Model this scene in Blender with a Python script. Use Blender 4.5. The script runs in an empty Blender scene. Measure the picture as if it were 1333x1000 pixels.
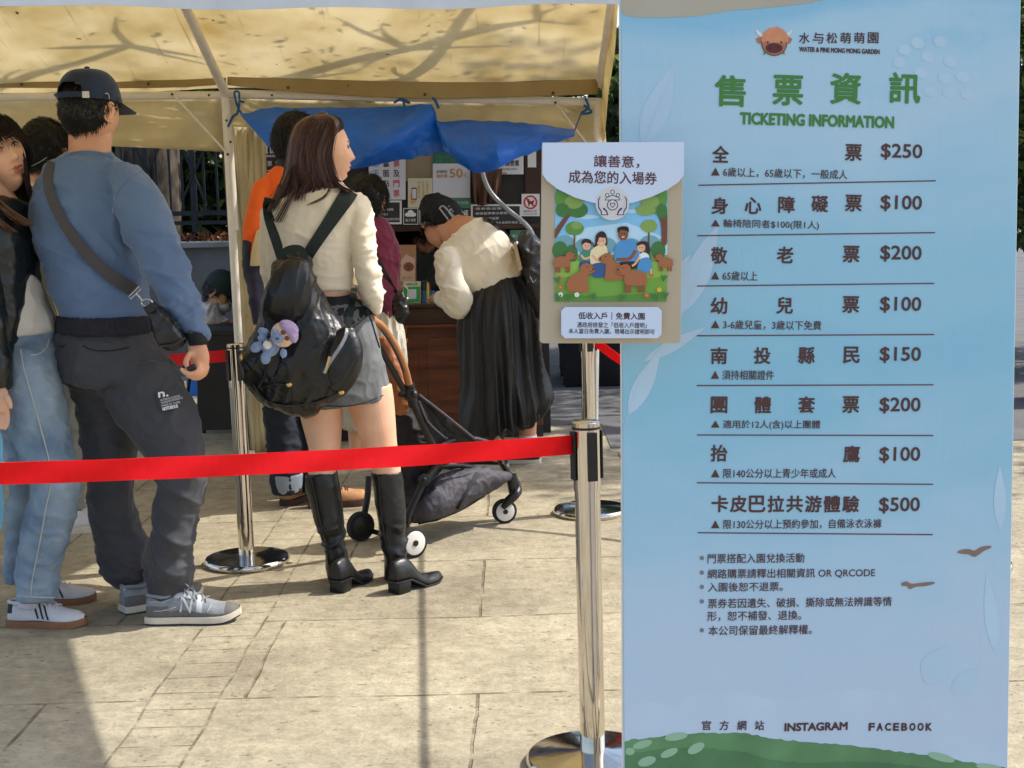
import bpy, bmesh, math, random
import numpy as np
from mathutils import Vector, Matrix
from mathutils.bvhtree import BVHTree
from mathutils.geometry import tessellate_polygon

scene = bpy.context.scene
COL = scene.collection
R_ = math.radians

# ------------------------------------------------------------------ camera
CAMH, FPX, PITCH, ROLL = 1.42, 1850.0, R_(7.5), R_(1.35)
_F = Vector((0, math.cos(PITCH), -math.sin(PITCH)))
_R0 = Vector((1, 0, 0)); _U0 = Vector((0, math.sin(PITCH), math.cos(PITCH)))
_R = _R0*math.cos(ROLL) - _U0*math.sin(ROLL)
_U = _R0*math.sin(ROLL) + _U0*math.cos(ROLL)
CAM = Vector((0, 0, CAMH))
cd = bpy.data.cameras.new('camera'); cam = bpy.data.objects.new('camera', cd); COL.objects.link(cam)
cd.sensor_fit = 'HORIZONTAL'; cd.sensor_width = 36.0; cd.lens = 36.0*FPX/1333.0
cd.clip_start = 0.05; cd.clip_end = 1000
m = Matrix((( _R.x, _U.x, -_F.x, 0), (_R.y, _U.y, -_F.y, 0), (_R.z, _U.z, -_F.z, CAMH), (0, 0, 0, 1)))
cam.matrix_world = m
scene.camera = cam

# ------------------------------------------------------------------ light
SUN_EL, SUN_AZ = R_(50), R_(14)          # azimuth measured from +X towards +Y
SDIR = Vector((math.cos(SUN_EL)*math.cos(SUN_AZ), math.cos(SUN_EL)*math.sin(SUN_AZ), math.sin(SUN_EL)))
wd = bpy.data.worlds.new('World'); scene.world = wd; wd.use_nodes = True
nt = wd.node_tree; bg = nt.nodes['Background']
sky = nt.nodes.new('ShaderNodeTexSky'); sky.sky_type = 'NISHITA'; sky.sun_disc = False
sky.sun_elevation = SUN_EL; sky.sun_rotation = R_(90) - SUN_AZ
sky.air_density = 1.0; sky.dust_density = 2.0; sky.ozone_density = 0.6
nt.links.new(sky.outputs[0], bg.inputs[0]); bg.inputs[1].default_value = 0.15
sl = bpy.data.lights.new('sun', 'SUN'); sl.energy = 2.9; sl.angle = R_(0.5); sl.color = (1, .955, .88)
so = bpy.data.objects.new('sun', sl); COL.objects.link(so)
so.rotation_euler = (-SDIR).to_track_quat('-Z', 'Y').to_euler(); so.location = (6, 2, 8)
scene.view_settings.view_transform = 'Standard'; scene.view_settings.look = 'None'
scene.view_settings.exposure = 0.9; scene.view_settings.gamma = 1.0
scene.cycles.max_bounces = 8; scene.cycles.diffuse_bounces = 5; scene.cycles.use_denoising = True
scene.cycles.transparent_max_bounces = 16

# ------------------------------------------------------------------ pixel -> world measuring
def ray(px, py):
    return _F + _R*((px-666.5)/FPX) + _U*((500-py)/FPX)
def U(px, py, Y):
    d = ray(px, py); return CAM + d*(Y/d.y)
def G(px, py, z=0.0):
    d = ray(px, py); return CAM + d*((z-CAMH)/d.z)

rng = random.Random(7); nrg = np.random.default_rng(7)

# ------------------------------------------------------------------ numpy noise
def _hash(i, j, k, s):
    h = (i*374761393 + j*668265263 + k*2147483647 + s*1274126177) & 0xffffffff
    h = ((h ^ (h >> 13))*1274126177) & 0xffffffff
    return ((h ^ (h >> 16)) & 0xffff)/65535.0
def vnoise(p, s=0):
    p = np.asarray(p, float); i = np.floor(p).astype(np.int64); f = p-i; f = f*f*(3-2*f)
    o = 0
    for dx in (0, 1):
        for dy in (0, 1):
            for dz in (0, 1):
                w = (f[:, 0] if dx else 1-f[:, 0])*(f[:, 1] if dy else 1-f[:, 1])*(f[:, 2] if dz else 1-f[:, 2])
                o = o + w*_hash(i[:, 0]+dx, i[:, 1]+dy, i[:, 2]+dz, s)
    return o
def fold(amp, sc, seed=0, rot=0.0, warp=.35):
    """cloth wrinkles: ridged, stretched noise; sc = frequency along x, y, z after a turn about Y"""
    def f(co):
        c, s = math.cos(rot), math.sin(rot)
        q = np.stack([co[:, 0]*c-co[:, 2]*s, co[:, 1], co[:, 0]*s+co[:, 2]*c], 1)
        w = np.stack([vnoise(co*5, seed+k) for k in (11, 12, 13)], 1)-.5
        q = (q+w*warp*.3)*np.array(sc)
        q = q*1.7; n = vnoise(q, seed); r = 1-np.abs(2*n-1)
        n2 = vnoise(q*2.1+5, seed+31); r2 = 1-np.abs(2*n2-1)
        return amp*(r**2.5*1.3-.5+.5*(r2**2.5*1.2-.45))
    return f

# ------------------------------------------------------------------ materials
MATS = {}
def lin(c):
    return tuple(((x/255/12.92) if x/255 <= .04045 else ((x/255+.055)/1.055)**2.4) for x in c)
def mat(name, col, rough=.7, var=.1, vs=6, bump=.0, bs=60, metal=0, spec=.4, sheen=0, coat=0, detail=4, stretch=None, col2=None, trans=0):
    if name in MATS: return MATS[name]
    m = bpy.data.materials.new(name); m.use_nodes = True; MATS[name] = m
    n = m.node_tree; b = n.nodes['Principled BSDF']; L = n.links
    c = lin(col)
    tc = n.nodes.new('ShaderNodeTexCoord'); vec = tc.outputs['Object']
    if stretch:
        mp = n.nodes.new('ShaderNodeMapping'); mp.inputs['Scale'].default_value = stretch
        L.new(vec, mp.inputs[0]); vec = mp.outputs[0]
    if var > 0 or col2:
        no = n.nodes.new('ShaderNodeTexNoise'); no.inputs['Scale'].default_value = vs; no.inputs['Detail'].default_value = detail
        L.new(vec, no.inputs['Vector'])
        cr = n.nodes.new('ShaderNodeValToRGB'); L.new(no.outputs[0], cr.inputs[0])
        lo = tuple(x*(1-var) for x in c); hi = tuple(min(1, x*(1+var)) for x in c)
        if col2: lo, hi = c, lin(col2)
        cr.color_ramp.elements[0].position = .32; cr.color_ramp.elements[1].position = .68
        cr.color_ramp.elements[0].color = (*lo, 1); cr.color_ramp.elements[1].color = (*hi, 1)
        L.new(cr.outputs[0], b.inputs['Base Color'])
    else:
        b.inputs['Base Color'].default_value = (*c, 1)
    b.inputs['Roughness'].default_value = rough; b.inputs['Metallic'].default_value = metal
    b.inputs['Specular IOR Level'].default_value = spec
    if sheen: b.inputs['Sheen Weight'].default_value = sheen; b.inputs['Sheen Roughness'].default_value = .4
    if coat: b.inputs['Coat Weight'].default_value = coat; b.inputs['Coat Roughness'].default_value = .15
    if bump:
        no2 = n.nodes.new('ShaderNodeTexNoise'); no2.inputs['Scale'].default_value = bs; no2.inputs['Detail'].default_value = 5
        L.new(vec, no2.inputs['Vector'])
        bp = n.nodes.new('ShaderNodeBump'); bp.inputs['Strength'].default_value = bump; bp.inputs['Distance'].default_value = .01
        L.new(no2.outputs[0], bp.inputs['Height']); L.new(bp.outputs[0], b.inputs['Normal'])
    if trans:
        tr = n.nodes.new('ShaderNodeBsdfTranslucent'); mx = n.nodes.new('ShaderNodeMixShader'); mx.inputs[0].default_value = trans
        out = n.nodes['Material Output']
        if var > 0 or col2: L.new(cr.outputs[0], tr.inputs[0])
        else: tr.inputs[0].default_value = (*c, 1)
        L.new(b.outputs[0], mx.inputs[1]); L.new(tr.outputs[0], mx.inputs[2]); L.new(mx.outputs[0], out.inputs[0])
    return m
def skinmat(name, col, red=.5):
    if name in MATS: return MATS[name]
    m = mat(name, col, .48, 0, 9, .2, 260, spec=.35, col2=tuple(c*f for c, f in zip(col, (.94, .87, .83))))
    b = m.node_tree.nodes['Principled BSDF']
    b.inputs['Subsurface Weight'].default_value = .12; b.inputs['Subsurface Radius'].default_value = (.012, .005, .003)
    b.inputs['Subsurface Scale'].default_value = 1.0
    return m

# ------------------------------------------------------------------ scene objects
def tag(o, label=None, cat=None, group=None, kind=None):
    if label: o['label'] = label
    if cat: o['category'] = cat
    if group: o['group'] = group
    if kind: o['kind'] = kind
    return o
def thing(name, loc, label, cat, group=None):
    o = bpy.data.objects.new(name, None); COL.objects.link(o); o.location = loc; o.empty_display_size = .1
    return tag(o, label, cat, group)
def wl(o):
    v = Vector((0, 0, 0))
    while o is not None: v += o.location; o = o.parent
    return v
def link_mesh(name, me, mats, parent=None, smooth=True):
    """mesh given in world coordinates; becomes the object `name` (a child of parent, or top-level)"""
    o = bpy.data.objects.new(name, me); COL.objects.link(o)
    for mm in (mats if isinstance(mats, (list, tuple)) else [mats]):
        me.materials.append(mm)
    n = len(me.vertices); co = np.empty(n*3); me.vertices.foreach_get('co', co); co = co.reshape(-1, 3)
    if parent is not None:
        off = np.array(wl(parent)); o.parent = parent
    else:
        off = np.array([(co[:, 0].min()+co[:, 0].max())/2, (co[:, 1].min()+co[:, 1].max())/2, co[:, 2].min()]) if n else np.zeros(3)
        o.location = off
    me.vertices.foreach_set('co', (co-off).ravel())
    me.polygons.foreach_set('use_smooth', np.full(len(me.polygons), bool(smooth)))
    me.update()
    return o
def mesh_from(V, F, mi=None, name='m'):
    me = bpy.data.meshes.new(name); me.from_pydata([tuple(v) for v in V], [], F); me.update()
    if mi is not None: me.polygons.foreach_set('material_index', np.array(mi, dtype=np.int32))
    return me
def bake(me, mods):
    o = bpy.data.objects.new('tmp', me); COL.objects.link(o)
    for t, p in mods:
        md = o.modifiers.new(t, t)
        for k, v in p.items(): setattr(md, k, v)
    dg = bpy.context.evaluated_depsgraph_get()
    r = bpy.data.meshes.new_from_object(o.evaluated_get(dg))
    bpy.data.objects.remove(o); bpy.data.meshes.remove(me)
    return r
def displace(me, fn):
    n = len(me.vertices); co = np.empty(n*3); no = np.empty(n*3)
    me.vertices.foreach_get('co', co); me.vertices.foreach_get('normal', no)
    co = co.reshape(-1, 3); no = no.reshape(-1, 3)
    d = 0
    for f in (fn if isinstance(fn, (list, tuple)) else [fn]): d = d+f(co)
    me.vertices.foreach_set('co', (co+no*np.asarray(d)[:, None]).ravel()); me.update()
def getco(me):
    co = np.empty(len(me.vertices)*3); me.vertices.foreach_get('co', co); return co.reshape(-1, 3)

class MB:
    """collects shapes (world coordinates) that become ONE mesh object"""
    def __init__(s): s.V = []; s.F = []; s.M = []
    def add(s, V, F, mi=0):
        b = len(s.V); s.V += [tuple(v) for v in V]; s.F += [tuple(i+b for i in f) for f in F]; s.M += [mi]*len(F); return s
    def box(s, lo, hi, mi=0, rot=None, at=None):
        x0, y0, z0 = lo; x1, y1, z1 = hi
        V = [Vector(p) for p in ((x0,y0,z0),(x1,y0,z0),(x1,y1,z0),(x0,y1,z0),(x0,y0,z1),(x1,y0,z1),(x1,y1,z1),(x0,y1,z1))]
        if rot is not None: V = [rot @ v for v in V]
        if at is not None: V = [v+Vector(at) for v in V]
        return s.add(V, [(0,3,2,1),(4,5,6,7),(0,1,5,4),(1,2,6,5),(2,3,7,6),(3,0,4,7)], mi)
    def tube(s, pts, r, seg=10, mi=0, flat=1.0, ref=None, smooth=0, cap=True):
        V, F = tube(pts, r, seg, flat, ref, smooth, cap); return s.add(V, F, mi)
    def ball(s, c, r, mi=0, seg=14, rot=None):
        r = (r, r, r) if not hasattr(r, '__len__') else r
        V = []; F = []; n = seg; h = seg//2+1
        for i in range(h+1):
            ph = math.pi*i/h
            for j in range(n):
                th = 2*math.pi*j/n
                v = Vector((r[0]*math.sin(ph)*math.cos(th), r[1]*math.sin(ph)*math.sin(th), r[2]*math.cos(ph)))
                if rot is not None: v = rot @ v
                V.append(v+Vector(c))
        for i in range(h):
            for j in range(n):
                F.append((i*n+j, (i+1)*n+j, (i+1)*n+(j+1) % n, i*n+(j+1) % n))
        return s.add(V, F, mi)
    def lathe(s, prof, c, seg=32, mi=0):
        V = []; F = []; n = seg
        for r, z in prof:
            for j in range(n):
                a = 2*math.pi*j/n; V.append((c[0]+r*math.cos(a), c[1]+r*math.sin(a), c[2]+z))
        for i in range(len(prof)-1):
            for j in range(n):
                F.append((i*n+j, i*n+(j+1) % n, (i+1)*n+(j+1) % n, (i+1)*n+j))
        F.append(tuple(range(n-1, -1, -1))); F.append(tuple(range((len(prof)-1)*n, len(prof)*n)))
        return s.add(V, F, mi)
    def prism(s, poly, d, mi=0):
        """poly: world points in one plane; d: thickness vector"""
        n = len(poly); P = [Vector(p) for p in poly]; d = Vector(d)
        tri = tessellate_polygon([P])
        nrm = Vector((0, 0, 0))
        for i in range(n): nrm += P[i].cross(P[(i+1) % n])
        V = P+[p+d for p in P]; F = []
        for t in tri:
            F.append(t); F.append(tuple(i+n for i in reversed(t)))
        for i in range(n): F.append((i, (i+1) % n, (i+1) % n+n, i+n))
        return s.add(V, F, mi)
    def mesh(s): 
        me = mesh_from(s.V, s.F, s.M); bm = bmesh.new(); bm.from_mesh(me); bmesh.ops.recalc_face_normals(bm, faces=bm.faces); bm.to_mesh(me); bm.free(); return me
    def build(s, name, mats, parent=None, smooth=True, bevel=0, mods=None, disp=None):
        me = s.mesh(); ml = []
        if bevel: ml.append(('BEVEL', dict(width=bevel, segments=2, limit_method='ANGLE', angle_limit=R_(40))))
        if mods: ml += mods
        if ml: me = bake(me, ml)
        if disp: displace(me, disp)
        o = link_mesh(name, me, mats, parent, smooth)
        if smooth:
            try:
                me.set_sharp_from_angle(angle=R_(42))
            except Exception: pass
        return o

def catmull(P, k):
    P = [np.array(p, float) for p in P]
    if k <= 1 or len(P) < 3: return P
    out = []
    for i in range(len(P)-1):
        p0 = P[i-1] if i else 2*P[0]-P[1]; p1 = P[i]; p2 = P[i+1]; p3 = P[i+2] if i+2 < len(P) else 2*P[-1]-P[-2]
        for j in range(k):
            t = j/k
            out.append(.5*((2*p1)+(-p0+p2)*t+(2*p0-5*p1+4*p2-p3)*t*t+(-p0+3*p1-3*p2+p3)*t**3))
    out.append(P[-1]); return out
def tube(pts, r, seg=10, flat=1.0, ref=None, smooth=0, cap=True):
    n0 = len(pts); rr = list(r) if hasattr(r, '__len__') else [r]*n0
    Q = catmull([tuple(p)+(q,) for p, q in zip(pts, rr)], smooth) if smooth > 1 else [np.array(tuple(p)+(q,)) for p, q in zip(pts, rr)]
    P = [Vector(q[:3]) for q in Q]; rad = [max(1e-5, q[3]) for q in Q]
    V = []; F = []; side = None
    for i, p in enumerate(P):
        t = (P[min(i+1, len(P)-1)]-P[max(i-1, 0)])
        t = t.normalized() if t.length > 1e-9 else Vector((0, 0, 1))
        if side is None:
            a = Vector(ref) if ref is not None else (Vector((0, 0, 1)) if abs(t.z) < .9 else Vector((1, 0, 0)))
            side = a
        side = (side-t*side.dot(t))
        side = side.normalized() if side.length > 1e-6 else t.orthogonal().normalized()
        b = t.cross(side)
        for j in range(seg):
            a = 2*math.pi*j/seg
            V.append(p+side*(rad[i]*math.cos(a))+b*(rad[i]*flat*math.sin(a)))
    for i in range(len(P)-1):
        for j in range(seg):
            F.append((i*seg+j, i*seg+(j+1) % seg, (i+1)*seg+(j+1) % seg, (i+1)*seg+j))
    if cap:
        F.append(tuple(range(seg-1, -1, -1))); F.append(tuple(range((len(P)-1)*seg, len(P)*seg)))
    return V, F

def loft(rows, Y, n=28, k=4, sq=1.0, shrink=1.0, dome=False):
    """rows measured on the photo: (xl, yl, xr, yr, half thickness[, dY]) at distance Y -> a closed, rounded, real-depth volume"""
    S = []
    for r in rows:
        xl, yl, xr, yr, t = r[:5]; dy = r[5] if len(r) > 5 else 0
        dl, dr = dy if hasattr(dy, '__len__') else (dy, dy)
        A = np.array(U(xl, yl, Y+dl)); B = np.array(U(xr, yr, Y+dr))
        S.append(np.concatenate([(A+B)/2, (B-A)/2*shrink, [t*shrink]]))
    S = catmull(S, k)
    V = []; F = []
    C = [s[:3] for s in S]
    rings = []
    for i, s in enumerate(S):
        tg = C[min(i+1, len(C)-1)]-C[max(i-1, 0)]
        a = s[3:6]; m_ = np.cross(a, tg); l = np.linalg.norm(m_); m_ = m_/l if l > 1e-9 else np.array([0, 1, 0])
        if m_[1] < 0: m_ = -m_
        rings.append((s[:3], a, m_*s[6], tg/ (np.linalg.norm(tg)+1e-9)))
    if dome:
        c, a, m_, tg = rings[0]; h = min(np.linalg.norm(a), np.linalg.norm(m_))*.55
        rings = [(c-tg*h, a*.25, m_*.25, tg), (c-tg*h*.75, a*.68, m_*.68, tg)]+rings
        c, a, m_, tg = rings[-1]; h = min(np.linalg.norm(a), np.linalg.norm(m_))*.55
        rings = rings+[(c+tg*h*.75, a*.68, m_*.68, tg), (c+tg*h, a*.25, m_*.25, tg)]
    e = 2/(2+ (sq-1)*2) if sq != 1 else 1
    for c, a, m_, tg in rings:
        for j in range(n):
            th = 2*math.pi*j/n; cx, sx = math.cos(th), math.sin(th)
            if sq != 1: cx = math.copysign(abs(cx)**e, cx); sx = math.copysign(abs(sx)**e, sx)
            V.append(c+a*cx+m_*sx)
    for i in range(len(rings)-1):
        for j in range(n):
            F.append((i*n+j, i*n+(j+1) % n, (i+1)*n+(j+1) % n, (i+1)*n+j))
    F.append(tuple(range(n-1, -1, -1))); F.append(tuple(range((len(rings)-1)*n, len(rings)*n)))
    return V, F
def hrows(L):
    """(y, xl, xr, t[, dY]) horizontal sections"""
    return [(r[1], r[0], r[2], r[0], r[3])+tuple(r[4:]) for r in L]
def fuse_mesh(parts, voxel=.008, smooth=5, disp=None):
    mb = MB()
    for V, F in parts: mb.add(V, F)
    me = mesh_from(mb.V, mb.F)
    me = bake(me, [('REMESH', dict(mode='VOXEL', voxel_size=voxel, adaptivity=0.0)), ('SMOOTH', dict(factor=.5, iterations=smooth))])
    if disp: displace(me, disp)
    return me
def fuse(name, parts, mats, parent, voxel=.008, smooth=5, disp=None):
    return link_mesh(name, fuse_mesh(parts, voxel, smooth, disp), mats, parent, True)

# ---- things laid onto a surface that is already built (straps, seams, patches): hit points along a line of measurement
def bvh_of(obs):
    V = []; F = []
    for o in obs:
        off = wl(o); b = len(V); V += [v.co+off for v in o.data.vertices]; F += [tuple(i+b for i in p.vertices) for p in o.data.polygons]
    return BVHTree.FromPolygons(V, F)
def on(bv, px, py, off=.004, Y=None):
    d = ray(px, py).normalized(); h = bv.ray_cast(CAM, d)
    if h[0] is None: return U(px, py, Y) if Y else None
    if Y and abs(h[0].y-Y) > .35: return U(px, py, Y)
    return h[0]-d*off
def ribbon(pts, widths, thick=.003, nrm=None, k=5):
    """flat band along pts (world) facing the direction nrm"""
    w = list(widths) if hasattr(widths, '__len__') else [widths]*len(pts)
    Q = catmull([tuple(p)+(q,) for p, q in zip(pts, w)], k); P = [Vector(q[:3]) for q in Q]
    V = []; F = []
    for i, p in enumerate(P):
        t = (P[min(i+1, len(P)-1)]-P[max(i-1, 0)]).normalized()
        nn = Vector(nrm) if nrm is not None else (CAM-p).normalized()
        s = t.cross(nn).normalized(); nn = s.cross(t).normalized()
        h = Q[i][3]/2
        V += [p-s*h, p+s*h, p+s*h+nn*thick, p-s*h+nn*thick]
    for i in range(len(P)-1):
        for j in range(4): F.append((i*4+j, i*4+(j+1) % 4, (i+1)*4+(j+1) % 4, (i+1)*4+j))
    F.append((0, 1, 2, 3)); F.append(tuple(len(V)-4+i for i in (3, 2, 1, 0)))
    return V, F

# ---- lettering
_tc = {}
def text_tris(body, bold=0.0):
    key = (body, bold)
    if key in _tc: return _tc[key]
    cu = bpy.data.curves.new('t', 'FONT'); cu.body = body; cu.size = 1.0; cu.fill_mode = 'FRONT'; cu.resolution_u = 3
    cu.offset = bold
    o = bpy.data.objects.new('t', cu); COL.objects.link(o)
    dg = bpy.context.evaluated_depsgraph_get()
    me = bpy.data.meshes.new_from_object(o.evaluated_get(dg))
    V = np.array([v.co[:2] for v in me.vertices]) if len(me.vertices) else np.zeros((1, 2)); F = [tuple(p.vertices) for p in me.polygons]
    bpy.data.objects.remove(o); bpy.data.curves.remove(cu); bpy.data.meshes.remove(me)
    _tc[key] = (V, F); return V, F
class Board:
    """a flat printed board: local frame (u right, v up) through three photo points at known distances"""
    def __init__(s, o, u, v):
        s.o = Vector(o); s.u = Vector(u).normalized(); v = Vector(v); s.v = (v-s.u*v.dot(s.u)).normalized(); s.n = s.u.cross(s.v)   # n towards camera
        if s.n.dot(CAM-s.o) < 0: s.n = -s.n
    def loc(s, px, py):
        d = ray(px, py); t = (s.o-CAM).dot(s.n)/d.dot(s.n); p = CAM+d*t-s.o
        return p.dot(s.u), p.dot(s.v)
    def w(s, a, b, h=0): return s.o+s.u*a+s.v*b+s.n*h
    def P(s, px, py, h=0): a, b = s.loc(px, py); return s.w(a, b, h)
    def poly(s, mb, pts, h, mi=0, sm=0):
        L = [Vector((*s.loc(*p), 0)) for p in pts]
        if sm: 
            LL = catmull(L+[L[0]], sm)[:-1]; L = [Vector(q) for q in LL]
        tri = tessellate_polygon([L]); mb.add([s.w(q.x, q.y, h) for q in L], tri, mi)
    def ell(s, mb, cx, cy, rx, ry, h, mi=0, rot=0, n=20):
        c, q = math.cos(rot), math.sin(rot)
        s.poly(mb, [(cx+rx*math.cos(a)*c-ry*math.sin(a)*q, cy+rx*math.cos(a)*q+ry*math.sin(a)*c) for a in [2*math.pi*i/n for i in range(n)]], h, mi)
    def line(s, mb, pts, wpx, h, mi=0, sm=0):
        L = [Vector((*s.loc(*p), 0)) for p in pts]
        if sm: L = [Vector(q) for q in catmull(L, sm)]
        hw = wpx/2*(s.P(*pts[0])-CAM).length/FPX
        V = []
        for i, p in enumerate(L):
            t = (L[min(i+1, len(L)-1)]-L[max(0, i-1)]).normalized(); q = Vector((-t.y, t.x, 0))*hw
            V += [s.w((p-q).x, (p-q).y, h), s.w((p+q).x, (p+q).y, h)]
        mb.add(V, [(2*i, 2*i+1, 2*i+3, 2*i+2) for i in range(len(L)-1)], mi)
    def text(s, mb, body, x0, y0, x1, y1, h=.0012, mi=0, bold=0.0, keep=False):
        """lettering whose box on the photo is x0..x1, y0(top)..y1(bottom); bold thickens the strokes by shifted copies"""
        V, F = text_tris(body)
        lo = V.min(0); hi = V.max(0)
        a0, b0 = s.loc(x0, (y0+y1)/2); a1, _ = s.loc(x1, (y0+y1)/2); _, bt = s.loc((x0+x1)/2, y0); _, bb = s.loc((x0+x1)/2, y1)
        e = abs(bt-bb)*bold*1.3 if bold else 0
        su = (a1-a0-2*e)/(hi[0]-lo[0]+1e-9); sv = (bt-bb-2*e)/(hi[1]-lo[1]+1e-9)
        sh = [(0, 0)] if not bold else [(e*math.cos(k*math.pi/6), e*math.sin(k*math.pi/6)) for k in range(12)]+[(0, 0)]
        for k, (dx, dy) in enumerate(sh):
            mb.add([s.w(a0+e+dx+(p[0]-lo[0])*su, bb+e+dy+(p[1]-lo[1])*sv, h+k*.00003) for p in V], F, mi)
def sheet(mb, polyworld, n, t, mi=0):
    mb.prism(polyworld, Vector(n)*-t, mi)
# ================================================================== ground
def ground_material():
    m = bpy.data.materials.new('stamped_concrete'); m.use_nodes = True; n = m.node_tree; L = n.links; b = n.nodes['Principled BSDF']
    def N(t, **k):
        q = n.nodes.new(t)
        for a, v in k.items(): setattr(q, a, v)
        return q
    def math_(op, a, b_=None, c=None):
        q = N('ShaderNodeMath', operation=op)
        for i, v in enumerate((a, b_, c)):
            if v is None: continue
            if isinstance(v, (int, float)): q.inputs[i].default_value = v
            else: L.new(v, q.inputs[i])
        return q.outputs[0]
    geo = N('ShaderNodeNewGeometry'); pos = geo.outputs['Position']
    wn = N('ShaderNodeTexNoise'); wn.inputs['Scale'].default_value = 2.2; L.new(pos, wn.inputs['Vector'])
    wmul = N('ShaderNodeVectorMath', operation='MULTIPLY_ADD'); L.new(wn.outputs['Color'], wmul.inputs[0]); wmul.inputs[1].default_value = (.035, .035, 0); L.new(pos, wmul.inputs[2])
    sx = N('ShaderNodeSeparateXYZ'); L.new(pos, sx.inputs[0])
    def brick(w, h, off, loc, mort):
        mp = N('ShaderNodeMapping'); mp.inputs['Location'].default_value = loc; L.new(wmul.outputs[0], mp.inputs[0])
        q = N('ShaderNodeTexBrick', offset=off, squash=1.25, squash_frequency=3); L.new(mp.outputs[0], q.inputs['Vector'])
        q.inputs['Scale'].default_value = 1; q.inputs['Mortar Size'].default_value = mort; q.inputs['Mortar Smooth'].default_value = .35
        q.inputs['Brick Width'].default_value = w; q.inputs['Row Height'].default_value = h; q.inputs['Bias'].default_value = 0
        q.inputs['Color1'].default_value = (.0, 0, 0, 1); q.inputs['Color2'].default_value = (1, 1, 1, 1); q.inputs['Mortar'].default_value = (.5, .5, .5, 1)
        return q
    big = brick(1.24, .765, .43, (.11, .62, 0), .006)
    small = brick(6.0, .135, 0.0, (3.1, .02, 0), .0032)
    wx = N('ShaderNodeSeparateXYZ'); L.new(wmul.outputs[0], wx.inputs[0])
    edge = math_('MAXIMUM', math_('LESS_THAN', math_('ABSOLUTE', math_('ADD', wx.outputs[0], 1.05)), .0042), math_('LESS_THAN', math_('ABSOLUTE', math_('ADD', wx.outputs[0], .85)), .0042))
    ins = math_('MULTIPLY', math_('GREATER_THAN', wx.outputs[0], -1.055), math_('LESS_THAN', wx.outputs[0], -.845))
    mixf = N('ShaderNodeMix'); L.new(ins, mixf.inputs[0]); L.new(big.outputs['Fac'], mixf.inputs[2]); L.new(small.outputs['Fac'], mixf.inputs[3])
    joint0 = math_('MAXIMUM', mixf.outputs[0], edge)
    jn = N('ShaderNodeTexNoise'); jn.inputs['Scale'].default_value = 11; jn.inputs['Detail'].default_value = 6; L.new(pos, jn.inputs['Vector'])
    jm = N('ShaderNodeMapRange'); jm.inputs[1].default_value = .34; jm.inputs[2].default_value = .6; L.new(jn.outputs[0], jm.inputs[0])
    joint = math_('MULTIPLY', joint0, jm.outputs[0])
    # colour
    n1 = N('ShaderNodeTexNoise'); n1.inputs['Scale'].default_value = 1.7; n1.inputs['Detail'].default_value = 9; n1.inputs['Roughness'].default_value = .68; L.new(pos, n1.inputs['Vector'])
    cr = N('ShaderNodeValToRGB'); L.new(n1.outputs[0], cr.inputs[0])
    e = cr.color_ramp.elements; e[0].position = .3; e[1].position = .7
    e[0].color = (*lin((144, 134, 114)), 1); e[1].color = (*lin((186, 176, 151)), 1)
    e2 = cr.color_ramp.elements.new(.5); e2.color = (*lin((169, 159, 135)), 1)
    tone = N('ShaderNodeMix', data_type='RGBA', blend_type='MULTIPLY'); tone.inputs[0].default_value = .16; L.new(cr.outputs[0], tone.inputs[6]); L.new(big.outputs['Color'], tone.inputs[7])
    # dark specks, stretched along X like the stamped texture
    mp2 = N('ShaderNodeMapping'); mp2.inputs['Scale'].default_value = (9, 24, 1); L.new(pos, mp2.inputs[0])
    n2 = N('ShaderNodeTexNoise'); n2.inputs['Scale'].default_value = 1.6; n2.inputs['Detail'].default_value = 6; n2.inputs['Roughness'].default_value = .7; L.new(mp2.outputs[0], n2.inputs['Vector'])
    sp = N('ShaderNodeMapRange'); sp.inputs[1].default_value = .585; sp.inputs[2].default_value = .68; L.new(n2.outputs[0], sp.inputs[0])
    spm = N('ShaderNodeMix', data_type='RGBA'); L.new(math_('MULTIPLY', sp.outputs[0], .85), spm.inputs[0]); L.new(tone.outputs[2], spm.inputs[6]); spm.inputs[7].default_value = (*lin((112, 96, 72)), 1)
    st = N('ShaderNodeTexNoise'); st.inputs['Scale'].default_value = 5.5; st.inputs['Detail'].default_value = 7; st.inputs['Roughness'].default_value=.75; L.new(pos, st.inputs['Vector'])
    stm = N('ShaderNodeMapRange'); stm.inputs[1].default_value = .57; stm.inputs[2].default_value = .8; L.new(st.outputs[0], stm.inputs[0])
    spm2 = N('ShaderNodeMix', data_type='RGBA'); L.new(math_('MULTIPLY', stm.outputs[0], .5), spm2.inputs[0]); L.new(spm.outputs[2], spm2.inputs[6]); spm2.inputs[7].default_value = (*lin((138, 118, 84)), 1)
    g1 = N('ShaderNodeTexNoise'); g1.inputs['Scale'].default_value = 16; g1.inputs['Detail'].default_value = 8; g1.inputs['Roughness'].default_value = .8; L.new(pos, g1.inputs['Vector'])
    gm = N('ShaderNodeMapRange'); gm.inputs[1].default_value = .34; gm.inputs[2].default_value = .62; gm.inputs[3].default_value = .70; gm.inputs[4].default_value = 1.12; L.new(g1.outputs[0], gm.inputs[0])
    gx_ = N('ShaderNodeMix', data_type='RGBA', blend_type='MULTIPLY'); gx_.inputs[0].default_value = 1; L.new(spm2.outputs[2], gx_.inputs[6]); L.new(gm.outputs[0], gx_.inputs[7])
    vo = N('ShaderNodeTexVoronoi'); vo.inputs['Scale'].default_value = 26; vo.inputs['Randomness'].default_value = 1; L.new(pos, vo.inputs['Vector'])
    pit = math_('MULTIPLY', math_('LESS_THAN', vo.outputs['Distance'], .17), math_('GREATER_THAN', st.outputs[0], .53))
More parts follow.
